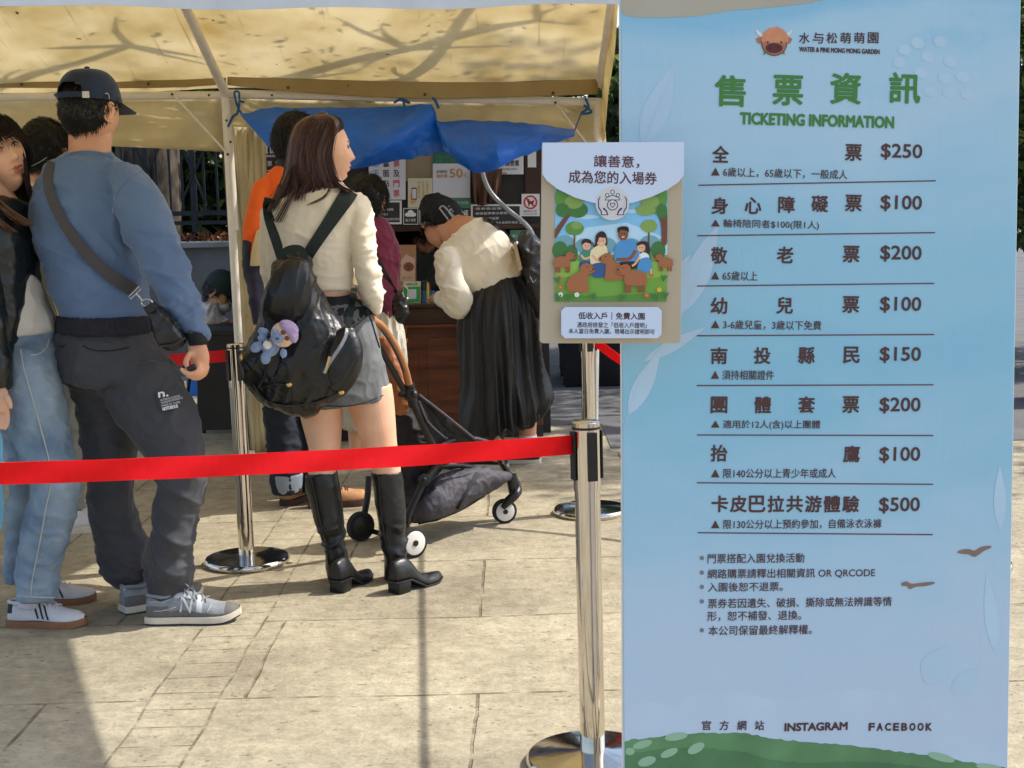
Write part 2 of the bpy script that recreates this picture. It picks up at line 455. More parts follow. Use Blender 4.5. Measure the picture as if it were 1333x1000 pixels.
    px_ = N('ShaderNodeMix', data_type='RGBA'); L.new(math_('MULTIPLY', pit, .55), px_.inputs[0]); L.new(gx_.outputs[2], px_.inputs[6]); px_.inputs[7].default_value = (*lin((92, 78, 58)), 1)
    jc = N('ShaderNodeMix', data_type='RGBA'); L.new(math_('MULTIPLY', joint, .8), jc.inputs[0]); L.new(px_.outputs[2], jc.inputs[6]); jc.inputs[7].default_value = (*lin((96, 82, 62)), 1)
    # grey asphalt beyond the paving on the right and at the rear
    L.new(jc.outputs[2], b.inputs['Base Color']); b.inputs['Roughness'].default_value = .82; b.inputs['Specular IOR Level'].default_value = .25
    h = math_('SUBTRACT', math_('ADD', math_('MULTIPLY', n2.outputs[0], -.35), math_('MULTIPLY', n1.outputs[0], .6)), math_('MULTIPLY', joint, .55))
    n3 = N('ShaderNodeTexNoise'); n3.inputs['Scale'].default_value = 60; n3.inputs['Detail'].default_value = 4; L.new(pos, n3.inputs['Vector'])
    h = math_('ADD', h, math_('MULTIPLY', n3.outputs[0], .22))
    bp = N('ShaderNodeBump'); bp.inputs['Strength'].default_value = .9; bp.inputs['Distance'].default_value = .02; L.new(h, bp.inputs['Height']); L.new(bp.outputs[0], b.inputs['Normal'])
    return m
mb = MB(); mb.add([(-150, -150, 0), (150, -150, 0), (150, 150, 0), (-150, 150, 0)], [(0, 1, 2, 3)])
o = mb.build('ground', [ground_material()], smooth=False); tag(o, kind='structure')
mat('asphalt', (98, 97, 96), .9, .22, 3, .5, 40)
mb = MB(); mb.add([(.55, 7.9, .004), (60, 6.5, .004), (60, 120, .004), (-.2, 120, .004), (-.2, 8.75, .004), (.55, 8.75, .004)], [(0, 1, 2, 3, 4, 5)])
o = mb.build('road', [MATS['asphalt']], smooth=False); tag(o, kind='structure')

# ================================================================== tent
mat('tent_steel', (226, 220, 210), .42, .06, 9, .12, 30, spec=.5)
mat('bolt', (90, 80, 72), .5, 0, metal=.7)
def canopy_material(name, base, dirt=1.0, trans=.62):
    m = bpy.data.materials.new(name); m.use_nodes = True; n = m.node_tree; L = n.links; b = n.nodes['Principled BSDF']; MATS[name] = m
    tc = n.nodes.new('ShaderNodeNewGeometry'); pos = tc.outputs['Position']
    def noise_(sc, det, stretch=None, ro=.55):
        q = n.nodes.new('ShaderNodeTexNoise'); q.inputs['Scale'].default_value = sc; q.inputs['Detail'].default_value = det; q.inputs['Roughness'].default_value = ro
        if stretch:
            mp = n.nodes.new('ShaderNodeMapping'); mp.inputs['Scale'].default_value = stretch; L.new(pos, mp.inputs[0]); L.new(mp.outputs[0], q.inputs['Vector'])
        else: L.new(pos, q.inputs['Vector'])
        return q.outputs[0]
    def rng_(src, a, c, s):
        q = n.nodes.new('ShaderNodeMapRange'); q.inputs[1].default_value = a; q.inputs[2].default_value = c; q.inputs[4].default_value = s; L.new(src, q.inputs[0]); return q.outputs[0]
    c0 = lin(base)
    mx = n.nodes.new('ShaderNodeMix'); mx.data_type = 'RGBA'; mx.inputs[6].default_value = (*c0, 1); mx.inputs[7].default_value = (*[x*f for x, f in zip(c0, (.78, .72, .55))], 1)
    L.new(rng_(noise_(2.2, 6), .38, .72, 1.0), mx.inputs[0])
    # rain streaks running down the slope and rust specks: stains of the cloth
    s1 = n.nodes.new('ShaderNodeMix'); s1.data_type = 'RGBA'; L.new(rng_(noise_(3.2, 3, (16, .5, .5)), .64, .78, .35*dirt), s1.inputs[0]); L.new(mx.outputs[2], s1.inputs[6]); s1.inputs[7].default_value = (*lin((150, 120, 70)), 1)
    s2 = n.nodes.new('ShaderNodeMix'); s2.data_type = 'RGBA'; L.new(rng_(noise_(17, 2), .735, .76, .85*dirt), s2.inputs[0]); L.new(s1.outputs[2], s2.inputs[6]); s2.inputs[7].default_value = (*lin((110, 80, 40)), 1)
    L.new(s2.outputs[2], b.inputs['Base Color']); b.inputs['Roughness'].default_value = .55
    tr = n.nodes.new('ShaderNodeBsdfTranslucent'); L.new(s2.outputs[2], tr.inputs[0])
    bp = n.nodes.new('ShaderNodeBump'); bp.inputs['Strength'].default_value = .35; bp.inputs['Distance'].default_value = .03; L.new(noise_(5, 5), bp.inputs['Height']); L.new(bp.outputs[0], b.inputs['Normal'])
    mix = n.nodes.new('ShaderNodeMixShader'); mix.inputs[0].default_value = trans; L.new(b.outputs[0], mix.inputs[1]); L.new(tr.outputs[0], mix.inputs[2])
    L.new(mix.outputs[0], n.nodes['Material Output'].inputs[0]); return m
canopy_material('canopy_cloth', (244, 234, 206), 1.0, .58)
canopy_material('skirt_cloth', (234, 222, 186), .5, .45)
canopy_material('curtain_cloth', (226, 214, 178), .3, .3)
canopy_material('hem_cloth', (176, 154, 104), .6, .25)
mat('valance_white', (225, 226, 226), .6, .05, 10, .15, 60, trans=.25)

YR, YF, YM = 8.0, 3.75, 5.875
XL = -4.6
tent = thing('market_tent', (-1.6, 8.0, 0), 'beige fabric tent on white steel poles sheltering the ticket booth and the queue', 'tent')
zr = U(400, 112, YR).z
xr_r, xr_f = U(784, 112, YR).x, .64
zridge = zr + 2.1*.42
def roof_xr(t): return xr_r+(xr_f-xr_r)*t
# canopy: two slopes, slightly sagging between rafters
def slope(y0, z0, y1, z1, t0, t1):
    V = []; F = []; nx, ny = 66, 22
    for j in range(ny+1):
        s = j/ny; xr = roof_xr(t0+(t1-t0)*s)
        for i in range(nx+1):
            u = i/nx; x = XL+(xr-XL)*u
            sag = -.035*math.sin(math.pi*s)*abs(math.sin((x+1.59)*math.pi/2.07)) + .006*math.sin(x*7+s*9)
            V.append((x, y0+(y1-y0)*s, z0+(z1-z0)*s+sag))
    for j in range(ny):
        for i in range(nx): F.append((j*(nx+1)+i, j*(nx+1)+i+1, (j+1)*(nx+1)+i+1, (j+1)*(nx+1)+i))
    return V, F
mb = MB(); mb.add(*slope(YR+.06, zr, YM, zridge, 0, .5)); mb.add(*slope(YM, zridge, YF, zr, .5, 1))
mb.build('canopy', [MATS['canopy_cloth']], tent, mods=[('WELD', dict(merge_threshold=.002)), ('SOLIDIFY', dict(thickness=.002))])
# front valance (hangs at the front eave, its white outside catches the light at the top of the view)
vb = U(400, 8, YF).z
mb = MB(); V = []; F = []; nx = 60
for i in range(nx+1):
    x = XL+(roof_xr(1)-XL)*i/nx; dz = .006*math.sin(x*3.1)+.004*math.sin(x*11); off = U(667+x/YF*FPX, 9, YF).z
    V += [(x, YF, zr+.002), (x, YF-.012-.006*math.sin(x*9), off+dz)]
F = [(2*i, 2*i+1, 2*i+3, 2*i+2) for i in range(nx)]
mb.add(V, F); mb.build('front_valance', [MATS['valance_white']], tent, mods=[('SOLIDIFY', dict(thickness=.002))])
# rear inner hem band along the eave
def strip_px(name, top, bot, Y, mats, parent, k=6, thick=.002, disp=None):
    def rs(P):
        xs = np.array([p[0] for p in P], float); ys = np.array([p[1] for p in P], float); X = np.linspace(xs[0], xs[-1], 48); yy = np.interp(X, xs, ys)
        for _ in range(6): yy[1:-1] = .25*yy[:-2]+.5*yy[1:-1]+.25*yy[2:]
        return [np.array(U(a, b, Y)) for a, b in zip(X, yy)]
    T = rs(top); B = rs(bot); n = len(T); m_ = 12; V = []; F = []
    for i in range(n):
        for j in range(m_+1):
            s = j/m_; V.append(T[i]*(1-s)+B[i]*s)
    for i in range(n-1):
        for j in range(m_): F.append((i*(m_+1)+j, i*(m_+1)+j+1, (i+1)*(m_+1)+j+1, (i+1)*(m_+1)+j))
    mb = MB(); mb.add(V, F); me = mb.mesh()
    if disp: displace(me, disp)
    me = bake(me, [('SOLIDIFY', dict(thickness=thick, offset=0))])
    return link_mesh(name, me, mats, parent, True)
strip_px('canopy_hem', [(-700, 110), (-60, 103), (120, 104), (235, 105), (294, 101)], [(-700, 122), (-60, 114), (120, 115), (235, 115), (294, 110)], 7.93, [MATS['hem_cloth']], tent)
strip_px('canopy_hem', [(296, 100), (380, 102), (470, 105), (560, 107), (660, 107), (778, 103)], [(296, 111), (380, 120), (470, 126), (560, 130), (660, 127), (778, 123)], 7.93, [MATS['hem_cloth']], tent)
# eyelets
for px, py in ((28, 110), (193, 109), (375, 114), (553, 123), (720, 121)):
    mb = MB(); mb.ball(U(px, py, 7.92), (.009, .004, .009), 0, 10); mb.build('eyelet', [MATS['bolt']], tent)
# frame
def pole(name, p, q, r=.0225):
    mb = MB(); mb.tube([p, q], r, 16); return mb.build(name, [MATS['tent_steel']], tent)
zl = U(300, 126, YR).z
Pl = U(293, 126, YR); Pr = U(781, 132, YR)
rail_l = pole('rail', U(-720, 132, YR), U(293, 124, YR)); pole('rail', U(293, 122, YR), U(783, 133, YR))
rail_z_f = zr-.02
pole('rail', (XL, YF+.05, vb+.12), (roof_xr(1)-.03, YF+.05, vb+.12))
leg_bot = G(325, 590); legx = Pl.x
mb = MB(); mb.tube([U(293, 122, YR), (legx+.012, YR, 0)], .0235, 16); mb.tube([U(296, 163, YR), U(305, 300, YR)], .0262, 16)
mb.tube([(legx+.012, YR, 0), (legx+.012, YR, .012)], .06, 16)
mb.build('pole', [MATS['tent_steel']], tent)
pb_ = U(773, 588, YR).x
mb = MB(); mb.tube([U(779, 128, YR), (pb_, YR, 0)], .0235, 16); mb.tube([(pb_, YR, 0), (pb_, YR, .012)], .03, 16); mb.build('pole', [MATS['tent_steel']], tent)
for x in (roof_xr(1)-.05, XL+.3, -1.62):
    yb_ = 3.22 if x > 0 else YF+.05
    mb = MB(); mb.tube([(x, YF+.05, vb+.12), (x, yb_, 0)], .0235, 16); mb.tube([(x, yb_, 0), (x, yb_, .012)], .06, 16); mb.build('pole', [MATS['tent_steel']], tent)
for x in (Pl.x+.005, XL+.3):
    pole('rafter', (x, YR, zr-.035), (x-.02, YM, zridge-.045), .025); pole('rafter', (x-.02, YM, zridge-.045), (x-.02, YF+.05, zr-.045), .02)
pole('rafter', (Pr.x, YR, zr-.035), (roof_xr(.5)-.035, YM, zridge-.045), .025); pole('rafter', (roof_xr(.5)-.035, YM, zridge-.045), (roof_xr(1)-.05, YF+.05, zr-.045), .02)
pole('ridge_beam', (XL, YM, zridge-.05), (roof_xr(.5)-.03, YM, zridge-.05))
def brace(p, q):
    mb = MB(); mb.tube([p, q], .013, 8, flat=.5, ref=(0, 1, 0)); b_ = mb.build('brace', [MATS['tent_steel']], tent)
    for e_ in (p, q): m2 = MB(); m2.ball(e_+Vector((0, -.014, 0)), (.008, .006, .008), 0, 8); m2.build('bolt', [MATS['bolt']], b_)
brace(U(225, 123, YR-.03), U(297, 201, YR-.03)); brace(U(723, 134, YR-.03), U(764, 188, YR-.03))
for px, py in ((272, 124), (295, 157), (354, 124), (300, 185), (780, 115)): mb = MB(); mb.ball(U(px, py, YR-.022), (.007, .006, .007), 0, 8); mb.build('bolt', [MATS['bolt']], tent)
# hanging back skirts and the narrow rolled side curtain beside the rear pole
strip_px('back_skirt', [(-700, 128), (0, 128), (150, 128), (291, 127)], [(-700, 180), (0, 186), (110, 189), (205, 193), (294, 198)], 8.08, [MATS['skirt_cloth']], tent, disp=[fold(.02, (3, 1, 9), 3, .5)])
strip_px('back_skirt', [(296, 128), (420, 131), (600, 134), (786, 136)], [(296, 200), (330, 190), (420, 186), (600, 186), (720, 188), (790, 196)], 8.1, [MATS['skirt_cloth']], tent, disp=[fold(.016, (3, 1, 8), 5, -.4)])
strip_px('side_curtain', [(297, 165), (322, 166), (346, 168)], [(327, 596), (338, 596), (352, 596)], 8.06, [MATS['curtain_cloth']], tent, disp=[fold(.02, (14, 1, 2), 9)])
# gable side cloth: only the rear end is closed
def gz(Y): return zr+(YR-Y)*.42 if Y > YM else zridge-(YM-Y)*.42
def gx(Y): return roof_xr((YR-Y)/(YR-YF))
zlow = U(790, 186, YR).z
mb = MB(); V = []; nY, nZ = 10, 8
for i in range(nY+1):
    y = YR+.05-1.05*i/nY
    for j in range(nZ+1):
        top = gz(min(y, YR))-.012; bot = zlow+(gz(YR-1.0)-zlow-.05)*(i/nY)**1.3; V.append((gx(y)+.006*math.sin(j*.9+i), y, top+(bot-top)*j/nZ))
mb.add(V, [(i*(nZ+1)+j, i*(nZ+1)+j+1, (i+1)*(nZ+1)+j+1, (i+1)*(nZ+1)+j) for i in range(nY) for j in range(nZ)])
mb.build('gable_cloth', [MATS['skirt_cloth']], tent, mods=[('SOLIDIFY', dict(thickness=.002))])
mat('pole_wrap', (104, 74, 48), .8, .2, 20)
mb = MB(); mb.box((0, 0, 0), (.035, .02, 1.0)); 
p = U(294, 200, 8.12); q = U(312, 440, 8.12)
mb = MB(); mb.tube([p, q, (q.x+.01, 8.12, 0)], .02, 8, flat=.4, ref=(1, 0, 0)); mb.build('curtain_edge', [MATS['pole_wrap']], tent)

# ================================================================== blue tarp lashed under the rear eave
def tarp_mat():
    m = mat('tarp_blue', (26, 108, 216), .32, .12, 5, .2, 30, spec=.5, trans=.22); return m
tarp_mat()
def tarp_patch(top, bot, Yt, Yb, bulge, seed, crease=None):
    T = catmull([tuple(p) for p in top], 8); B = catmull([tuple(p) for p in bot], 8)
    n = len(T); m_ = 18; V = []; F = []
    for i in range(n):
        for j in range(m_+1):
            s = j/m_; p = T[i]*(1-s)+B[i]*s
            Y = Yt+(Yb-Yt)*s - bulge*math.sin(math.pi*s)*math.sin(math.pi*i/(n-1))
            w = U(p[0], p[1], Y); 
            if crease: w.y += crease(p[0], p[1])
            V.append(w)
    for i in range(n-1):
        for j in range(m_): F.append((i*(m_+1)+j, i*(m_+1)+j+1, (i+1)*(m_+1)+j+1, (i+1)*(m_+1)+j))
    return V, F
tarp = thing('blue_tarp', U(560, 180, 7.9), 'blue plastic tarpaulin tied with cords under the rear rail of the tent', 'tarpaulin')
def cr1(x, y):   # diagonal fold running from the lower left to the upper right corner
    d = (x-470)*.64-(218-y)*.77+0; return -.09*math.exp(-(d/16)**2)+.03*math.exp(-((d-30)/20)**2)
t1 = tarp_patch([(314, 149), (360, 142), (440, 141), (520, 139), (563, 139)], [(348, 190), (400, 214), (466, 218), (530, 206), (578, 197)], 7.9, 7.72, .14, 1, cr1)
t2 = tarp_patch([(563, 140), (571, 158), (600, 158), (680, 161), (748, 169)], [(578, 197), (592, 206), (627, 225), (680, 203), (749, 177)], 7.9, 7.6, .16, 2, lambda x, y: -.05*math.exp(-((x-640-(y-160)*.2)/14)**2))
mb = MB(); mb.add(*t1); mb.build('tarp_sheet', [MATS['tarp_blue']], tarp, mods=[('SOLIDIFY', dict(thickness=.002))], disp=[fold(.010, (5, 2, 7), 21, .8)])
mb = MB(); mb.add(*t2); mb.build('tarp_sheet', [MATS['tarp_blue']], tarp, mods=[('SOLIDIFY', dict(thickness=.002))], disp=[fold(.010, (6, 2, 5), 23, -.6)])
mat('cord_blue', (26, 84, 140), .7, .15, 30)
def cord(pts, r=.006):
    mb = MB(); mb.tube([U(x, y, Y) for x, y, Y in pts], r, 6, smooth=4); mb.build('cord', [MATS['cord_blue']], tarp)
cord([(315, 149, 7.9), (309, 138, 7.93), (305, 121, 7.94), (311, 120, 7.95), (312, 131, 7.94), (318, 133, 7.93)])
cord([(312, 131, 7.93), (309, 147, 7.92), (303, 152, 7.93), (297, 165, 7.95)], .007)
cord([(513, 134, 7.94), (522, 129, 7.93), (533, 134, 7.93), (524, 131, 7.92), (520, 127, 7.94)], .007); cord([(524, 128, 7.93), (527, 140, 7.92)])
cord([(560, 126, 7.94), (566, 130, 7.93), (571, 141, 7.92)], .008)
cord([(762, 128, 7.93), (766, 140, 7.92), (756, 148, 7.92), (770, 146, 7.92), (760, 137, 7.93)], .007); cord([(757, 147, 7.92), (748, 170, 7.88)], .004)

# ================================================================== ticket booth behind the counter
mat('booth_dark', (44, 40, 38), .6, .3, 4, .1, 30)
mat('booth_panel', (150, 136, 108), .35, .12, 5)
def wood_mat(name, c, c2, rough=.35):
    m = mat(name, c, rough, .2, 3, .15, 25, stretch=(1.2, 1.2, 9), col2=c2, detail=6, coat=.25); return m
wood_mat('counter_wood', (112, 58, 30), (72, 34, 18)); wood_mat('dark_wood', (70, 40, 26), (44, 26, 18))
mat('brass', (190, 140, 60), .35, .1, 20, metal=1)
YB = 8.45
booth = thing('ticket_booth', (0, YB, 0), 'dark ticket booth with a brown wooden counter and an open service window', 'booth')
def pxbox(px0, py0, px1, py1, Y, d, mb, mi=0):
    a = U(px0, py1, Y); b_ = U(px1, py0, Y); return mb.box((a.x, Y, a.z), (b_.x, Y+d, b_.z), mi)
zc = U(560, 395, 8.3).z
xl, xr = U(330, 500, 8.3).x, U(706, 500, 8.3).x
mb = MB(); mb.box((xl, 8.3, 0.08), (xr, 8.34, zc-.12)); 
for i in range(5):   # framed panels
    x0 = xl+.05+i*(xr-xl-.1)/5; mb.box((x0+.02, 8.292, .16), (x0+(xr-xl-.1)/5-.04, 8.3, zc-.2))
mb.build('counter_front', [MATS['counter_wood']], booth, False, bevel=.004)
mb = MB(); mb.box((xl-.03, 8.22, zc-.115), (xr+.01, 8.29, zc-.02)); mb.box((xl-.03, 8.29, zc-.115), (xr+.01, 8.9, zc-.03)); mb.build('counter_drawer', [MATS['dark_wood']], booth, False, bevel=.004)
mb = MB(); mb.box((xl-.05, 8.2, zc-.02), (xr+.03, 8.95, zc+.005)); mb.build('counter_top', [MATS['dark_wood']], booth, False, bevel=.004)
mb = MB(); mb.box((xl-.02, 8.215, zc-.135), (xr, 8.3, zc-.116)); mb.build('counter_moulding', [MATS['counter_wood']], booth, False, bevel=.004)
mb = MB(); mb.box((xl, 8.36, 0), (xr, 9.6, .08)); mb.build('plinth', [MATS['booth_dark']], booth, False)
# wall with window hole: upper panel, side panels, interior box
zt, zw = 2.45, U(560, 294, YB).z
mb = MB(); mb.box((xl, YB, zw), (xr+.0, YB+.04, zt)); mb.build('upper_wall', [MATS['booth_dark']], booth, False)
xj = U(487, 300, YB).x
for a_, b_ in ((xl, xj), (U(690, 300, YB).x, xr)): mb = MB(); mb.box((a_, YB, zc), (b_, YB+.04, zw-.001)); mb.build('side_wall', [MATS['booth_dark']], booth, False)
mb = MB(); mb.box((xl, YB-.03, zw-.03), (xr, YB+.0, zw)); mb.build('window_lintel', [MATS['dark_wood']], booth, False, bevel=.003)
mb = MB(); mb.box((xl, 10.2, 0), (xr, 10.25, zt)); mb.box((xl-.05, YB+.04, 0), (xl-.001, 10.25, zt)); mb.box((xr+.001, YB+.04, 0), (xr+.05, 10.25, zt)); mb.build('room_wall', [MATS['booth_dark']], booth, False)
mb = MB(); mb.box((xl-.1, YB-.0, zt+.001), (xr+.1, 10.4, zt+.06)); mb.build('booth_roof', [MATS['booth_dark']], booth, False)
# clear vinyl / beige inner panel visible between papers
mb = MB(); pxbox(527, 196, 566, 236, YB-.004, .003, mb); mb.build('vinyl_panel', [MATS['booth_panel']], booth, False)
# hanging brass padlock on the drawer
lk = MB(); p = U(529, 425, 8.2); lk.tube([p, U(528, 436, 8.2)], .003, 6); lk.ball(U(528.5, 443, 8.2), (.011, .008, .015), 0, 10); lk.build('padlock', [MATS['brass']], booth)
# brown cloth bag hung at the window right side
mat('brown_cloth', (92, 64, 50), .85, .15, 8)
nx, ny = 30, 24; V = []
for j in range(ny+1):
    for i in range(nx+1):
        u, v = i/nx, j/ny; x = 614+40*u+(3-7*u)*v*1.2; y = 220+(44+4*math.sin(u*5))*v; V.append(U(x, y, YB-.05-.02*math.sin(u*16+v*2)*v-.012*math.sin(u*31+1)*v))
mb = MB(); mb.add(V, [(j*(nx+1)+i, j*(nx+1)+i+1, (j+1)*(nx+1)+i+1, (j+1)*(nx+1)+i) for j in range(ny) for i in range(nx)])
o = mb.build('hanging_cloth', [MATS['brown_cloth']], mods=[('SOLIDIFY', dict(thickness=.004))]); tag(o, 'brown folded cloth hanging beside the booth notices', 'cloth')
# grey clear hose
mat('hose', (176, 178, 180), .2, .08, 20, spec=.6, trans=.2)
mb = MB(); mb.tube([U(628, 215, YB-.2), U(630, 232, YB-.2), U(640, 252, YB-.22), U(660, 272, YB-.24), U(682, 290, YB-.25), U(693, 305, YB-.25), U(696, 325, YB-.25), U(698, 420, YB-.24)], .0135, 12, smooth=5)
o = mb.build('plastic_hose', [MATS['hose']]); tag(o, 'grey plastic hose curving down past the booth notices', 'hose')

# ================================================================== notices on the booth
mat('ink_black', (30, 28, 30), .8, 0); mat('ink_white', (236, 236, 236), .8, 0); mat('paper_white', (216, 216, 222), .75, .04, 6)
mat('ink_red', (206, 70, 80), .8, 0); mat('ink_blue', (100, 140, 190), .8, 0); mat('ink_tan', (196, 146, 84), .8, 0); mat('paper_cream', (214, 206, 178), .75, .04, 6)
mat('paper_dark', (58, 56, 58), .7, .08, 12); mat('menu_brown', (64, 42, 36), .6, .1, 8); mat('paper_teal', (56, 116, 98), .6, .25, 3); mat('paper_green', (96, 150, 104), .6, .2, 6, col2=(60, 120, 120))
mat('ink_darkbrown', (86, 58, 50), .8, 0); mat('qr_green', (66, 160, 74), .5, .03); mat('skin_print', (214, 160, 124), .8, 0); mat('frame_white', (224, 224, 222), .6, .03); mat('prohibit_red', (200, 30, 36), .5, 0)
def notice(name, x0, y0, x1, y1, Y, matname, label, cat, parts, thick=.003, rnd=0, group=None, tilt=0):
    a = U(x0, y1, Y); b_ = U(x1, y1, Y)
    bd = Board(a, (1, 0, tilt), (0, 0, 1))
    L = [bd.P(x0, y1), bd.P(x1, y1), bd.P(x1, y0), bd.P(x0, y0)]
    root = thing(name, a, label, cat, group)
    mb = MB(); mb.prism(L, -bd.n*thick); mb.build('sheet', [MATS[matname]], root, False)
    for pn, mats, fn in parts:
        mb = MB(); fn(bd, mb); mb.build(pn, [MATS[q] for q in mats], root, False)
    return root
YN = YB-.012
def f(bd, mb):
    for r, s in enumerate('票資訊'): bd.text(mb, s, 328+r*11.5, 189.5, 337.5+r*11.5, 200, .001, 0, .02)
    bd.text(mb, 'TICKETING INFORMATION', 327, 202, 360, 205, .001, 0, .02)
    bd.text(mb, '票', 348, 210, 354, 216.5, .001); bd.text(mb, '$', 359, 210, 362, 216.5, .001)
    for y in (222.5, 236, 250): bd.poly(mb, [(327, y), (361, y), (361, y-.8), (327, y-.8)], .001)
    for r, s in enumerate('障礙票'): bd.text(mb, s, 328.5+r*10.5, 225.5, 335.5+r*10.5, 232.5, .001)
    bd.text(mb, '歲以上一般成人', 327, 218.5, 346, 221, .001); bd.text(mb, '輪椅陪同者', 327, 233, 345, 235.2, .001); bd.text(mb, '老', 328.5, 239, 335.5, 246, .001)
    bd.text(mb, '票', 349, 239, 356, 246, .001); bd.text(mb, '65歲以上', 327, 247, 343, 249.3, .001); bd.text(mb, '幼', 328.5, 253, 335.5, 260, .001)
notice('price_board', 326, 188, 364, 330, YN, 'menu_brown', 'dark brown price board with white lettering behind the man in the orange jacket', 'sign', [('lettering', ['ink_white'], f)])
def f(bd, mb):
    cols = [(516, ['票', '及', '門', '票'], [2, 0, 2, 2]), (502.5, ['當', '面', '點', '清'], [0, 0, 0, 0]), (489.5, ['恕', '不', '負', '責'], [1, 1, 1, 1])]
    for x, cs, ms in cols:
        for k, (c_, m_) in enumerate(zip(cs, ms)): bd.text(mb, c_, x-4, 208.5+k*13, x+4.2, 217.5+k*13, .001, m_, .01)
notice('paper_notice', 480, 205, 528, 260, YN-.004, 'paper_white', 'white paper notice with three columns of black, red and blue characters', 'notice', [('lettering', ['ink_black', 'ink_blue', 'ink_red'], f)], tilt=.03)
def lines(x0, x1, ys, ws, s, h=3.2):
    def f(bd, mb):
        for y, w, t in zip(ys, ws, s): bd.text(mb, t, x0, y, x0+(x1-x0)*w, y+h, .001)
    return f
def border(x0, y0, x1, y1, w):
    def f(bd, mb):
        bd.poly(mb, [(x0, y0), (x1, y0), (x1, y0+w), (x0, y0+w)], .0008); bd.poly(mb, [(x0, y1-w), (x1, y1-w), (x1, y1), (x0, y1)], .0008)
        bd.poly(mb, [(x0, y0+w), (x0+w, y0+w), (x0+w, y1-w), (x0, y1-w)], .0008); bd.poly(mb, [(x1-w, y0+w), (x1, y0+w), (x1, y1-w), (x1-w, y1-w)], .0008)
    return f
sent = ['票券售出後', '請保留票根以便查驗', '入園後恕不退票', '園區內禁止攜帶外食請多見諒']
notice('framed_notice', 466, 261, 523, 292, YN, 'paper_dark', 'dark notice in a white frame under the white paper with columns of characters', 'notice', [('frame', ['frame_white'], border(466, 261, 523, 292, 2.6)), ('lettering', ['ink_white'], lines(482, 520, (266, 271.5, 277.5, 284), (.35, .8, .6, 1), sent))])
notice('framed_notice', 613, 266, 679, 297.5, YN, 'paper_dark', 'dark notice in a white frame behind the grey plastic hose', 'notice', [('frame', ['frame_white'], border(613, 266, 679, 297.5, 2.4)), ('lettering', ['ink_white'], lines(619, 674, (270, 276, 283, 288.5), (.62, .85, .55, 1), sent)), ('bullet', ['prohibit_red'], lambda bd, mb: bd.ell(mb, 617.5, 272, 1.2, 1.2, .001))])
def f(bd, mb):
    for x, t in ((556, '手機掃描付款'), (551, '快速完成購票作業流程'), (545.5, '線上購票更方便')):
        for k, c_ in enumerate(t): bd.text(mb, c_, x-1.6, 236+k*3.3, x+1.4, 239+k*3.3, .001, 0)
    bd.poly(mb, [(534, 255), (537, 247), (541, 246), (542, 262), (535, 266)], .0006, 1, 3)
    bd.poly(mb, [(535.8, 244.5), (542.5, 244.5), (542.5, 260), (535.8, 260)], .0008, 2); bd.poly(mb, [(536.6, 246), (541.7, 246), (541.7, 258.5), (536.6, 258.5)], .001, 3)
    bd.ell(mb, 555, 263.5, 3, 3, .0008, 4)
notice('paper_notice', 531, 232, 563, 270.5, YN-.007, 'paper_cream', 'cream notice with a hand holding a phone drawn beside lines of text', 'notice', [('print', ['ink_tan', 'skin_print', 'ink_darkbrown', 'paper_white', 'ink_darkbrown'], f)])
notice('teal_poster', 563, 196, 613, 214, YN, 'paper_teal', 'teal poster strip partly covered by the blue tarpaulin', 'poster', [('lettering', ['paper_green'], lines(567, 609, (202, 207), (.45, .9), ['優惠', '線上購票'], 4.5))])
def f(bd, mb):
    bd.text(mb, '50', 585, 219.5, 602.5, 231.5, .001, 0, .02); bd.text(mb, '元', 603.5, 226, 607.5, 231, .001, 0)
    bd.text(mb, '好朋友', 568, 221.5, 582.5, 225.5, .001, 1, .01); bd.text(mb, '現折價', 568, 227, 582.5, 231.5, .001, 0, .01)
notice('paper_notice', 563.5, 213, 612, 257.5, YN-.006, 'paper_white', 'white paper notice with a large tan number fifty', 'notice', [('lettering', ['ink_tan', 'ink_darkbrown'], f)])
notice('green_poster', 566, 256, 613, 271, YN-.001, 'paper_green', 'green poster strip directly under the notice with the number fifty', 'poster', [('lettering', ['paper_cream'], lines(588, 610, (262,), (1,), ['歡迎光臨'], 4))])
def cloud(bd, mb):
    for cx, cy, rx, ry in ((530.5, 279.5, 3.4, 2.6), (534.5, 277, 4, 3.6), (538.5, 279.5, 3.2, 2.6)): bd.ell(mb, cx, cy, rx, ry, .001+.0001*cx/500)
    bd.poly(mb, [(529.5, 279.3), (539.5, 279.3), (539.5, 282.2), (529.5, 282.2)], .0016); bd.text(mb, '電子發票', 528, 285, 541, 288.6, .0012)
notice('square_sign', 525, 271, 544.5, 292.5, YN-.003, 'paper_dark', 'small square black sign with a white cloud symbol', 'sign', [('frame', ['frame_white'], border(525, 271, 544.5, 292.5, .9)), ('symbol', ['ink_white'], cloud)])
def pay(bd, mb):
    bd.line(mb, [(551, 283), (551, 275), (557, 275), (557, 283)], 1.4, .001); bd.text(mb, '行動支付', 549, 285, 562, 288.6, .0012)
notice('square_sign', 546, 271, 566, 292.5, YN-.003, 'paper_dark', 'small square black sign half hidden behind the head of the bending woman', 'sign', [('frame', ['frame_white'], border(546, 271, 566, 292.5, .9)), ('symbol', ['ink_white'], pay)])
def f(bd, mb):
    bd.text(mb, 'LINE', 596, 274, 609.5, 280.5, .0012, 0, .02); bd.poly(mb, [(596, 283), (609.5, 283), (609.5, 290), (596, 290)], .0008, 0); bd.text(mb, 'Pay', 598.5, 284, 607.5, 290, .0014, 1, .015)
notice('square_sign', 592, 271, 612.5, 292.5, YN-.003, 'paper_dark', 'small square black payment sign with white letters LINE Pay', 'sign', [('lettering', ['ink_white', 'ink_black'], f)])
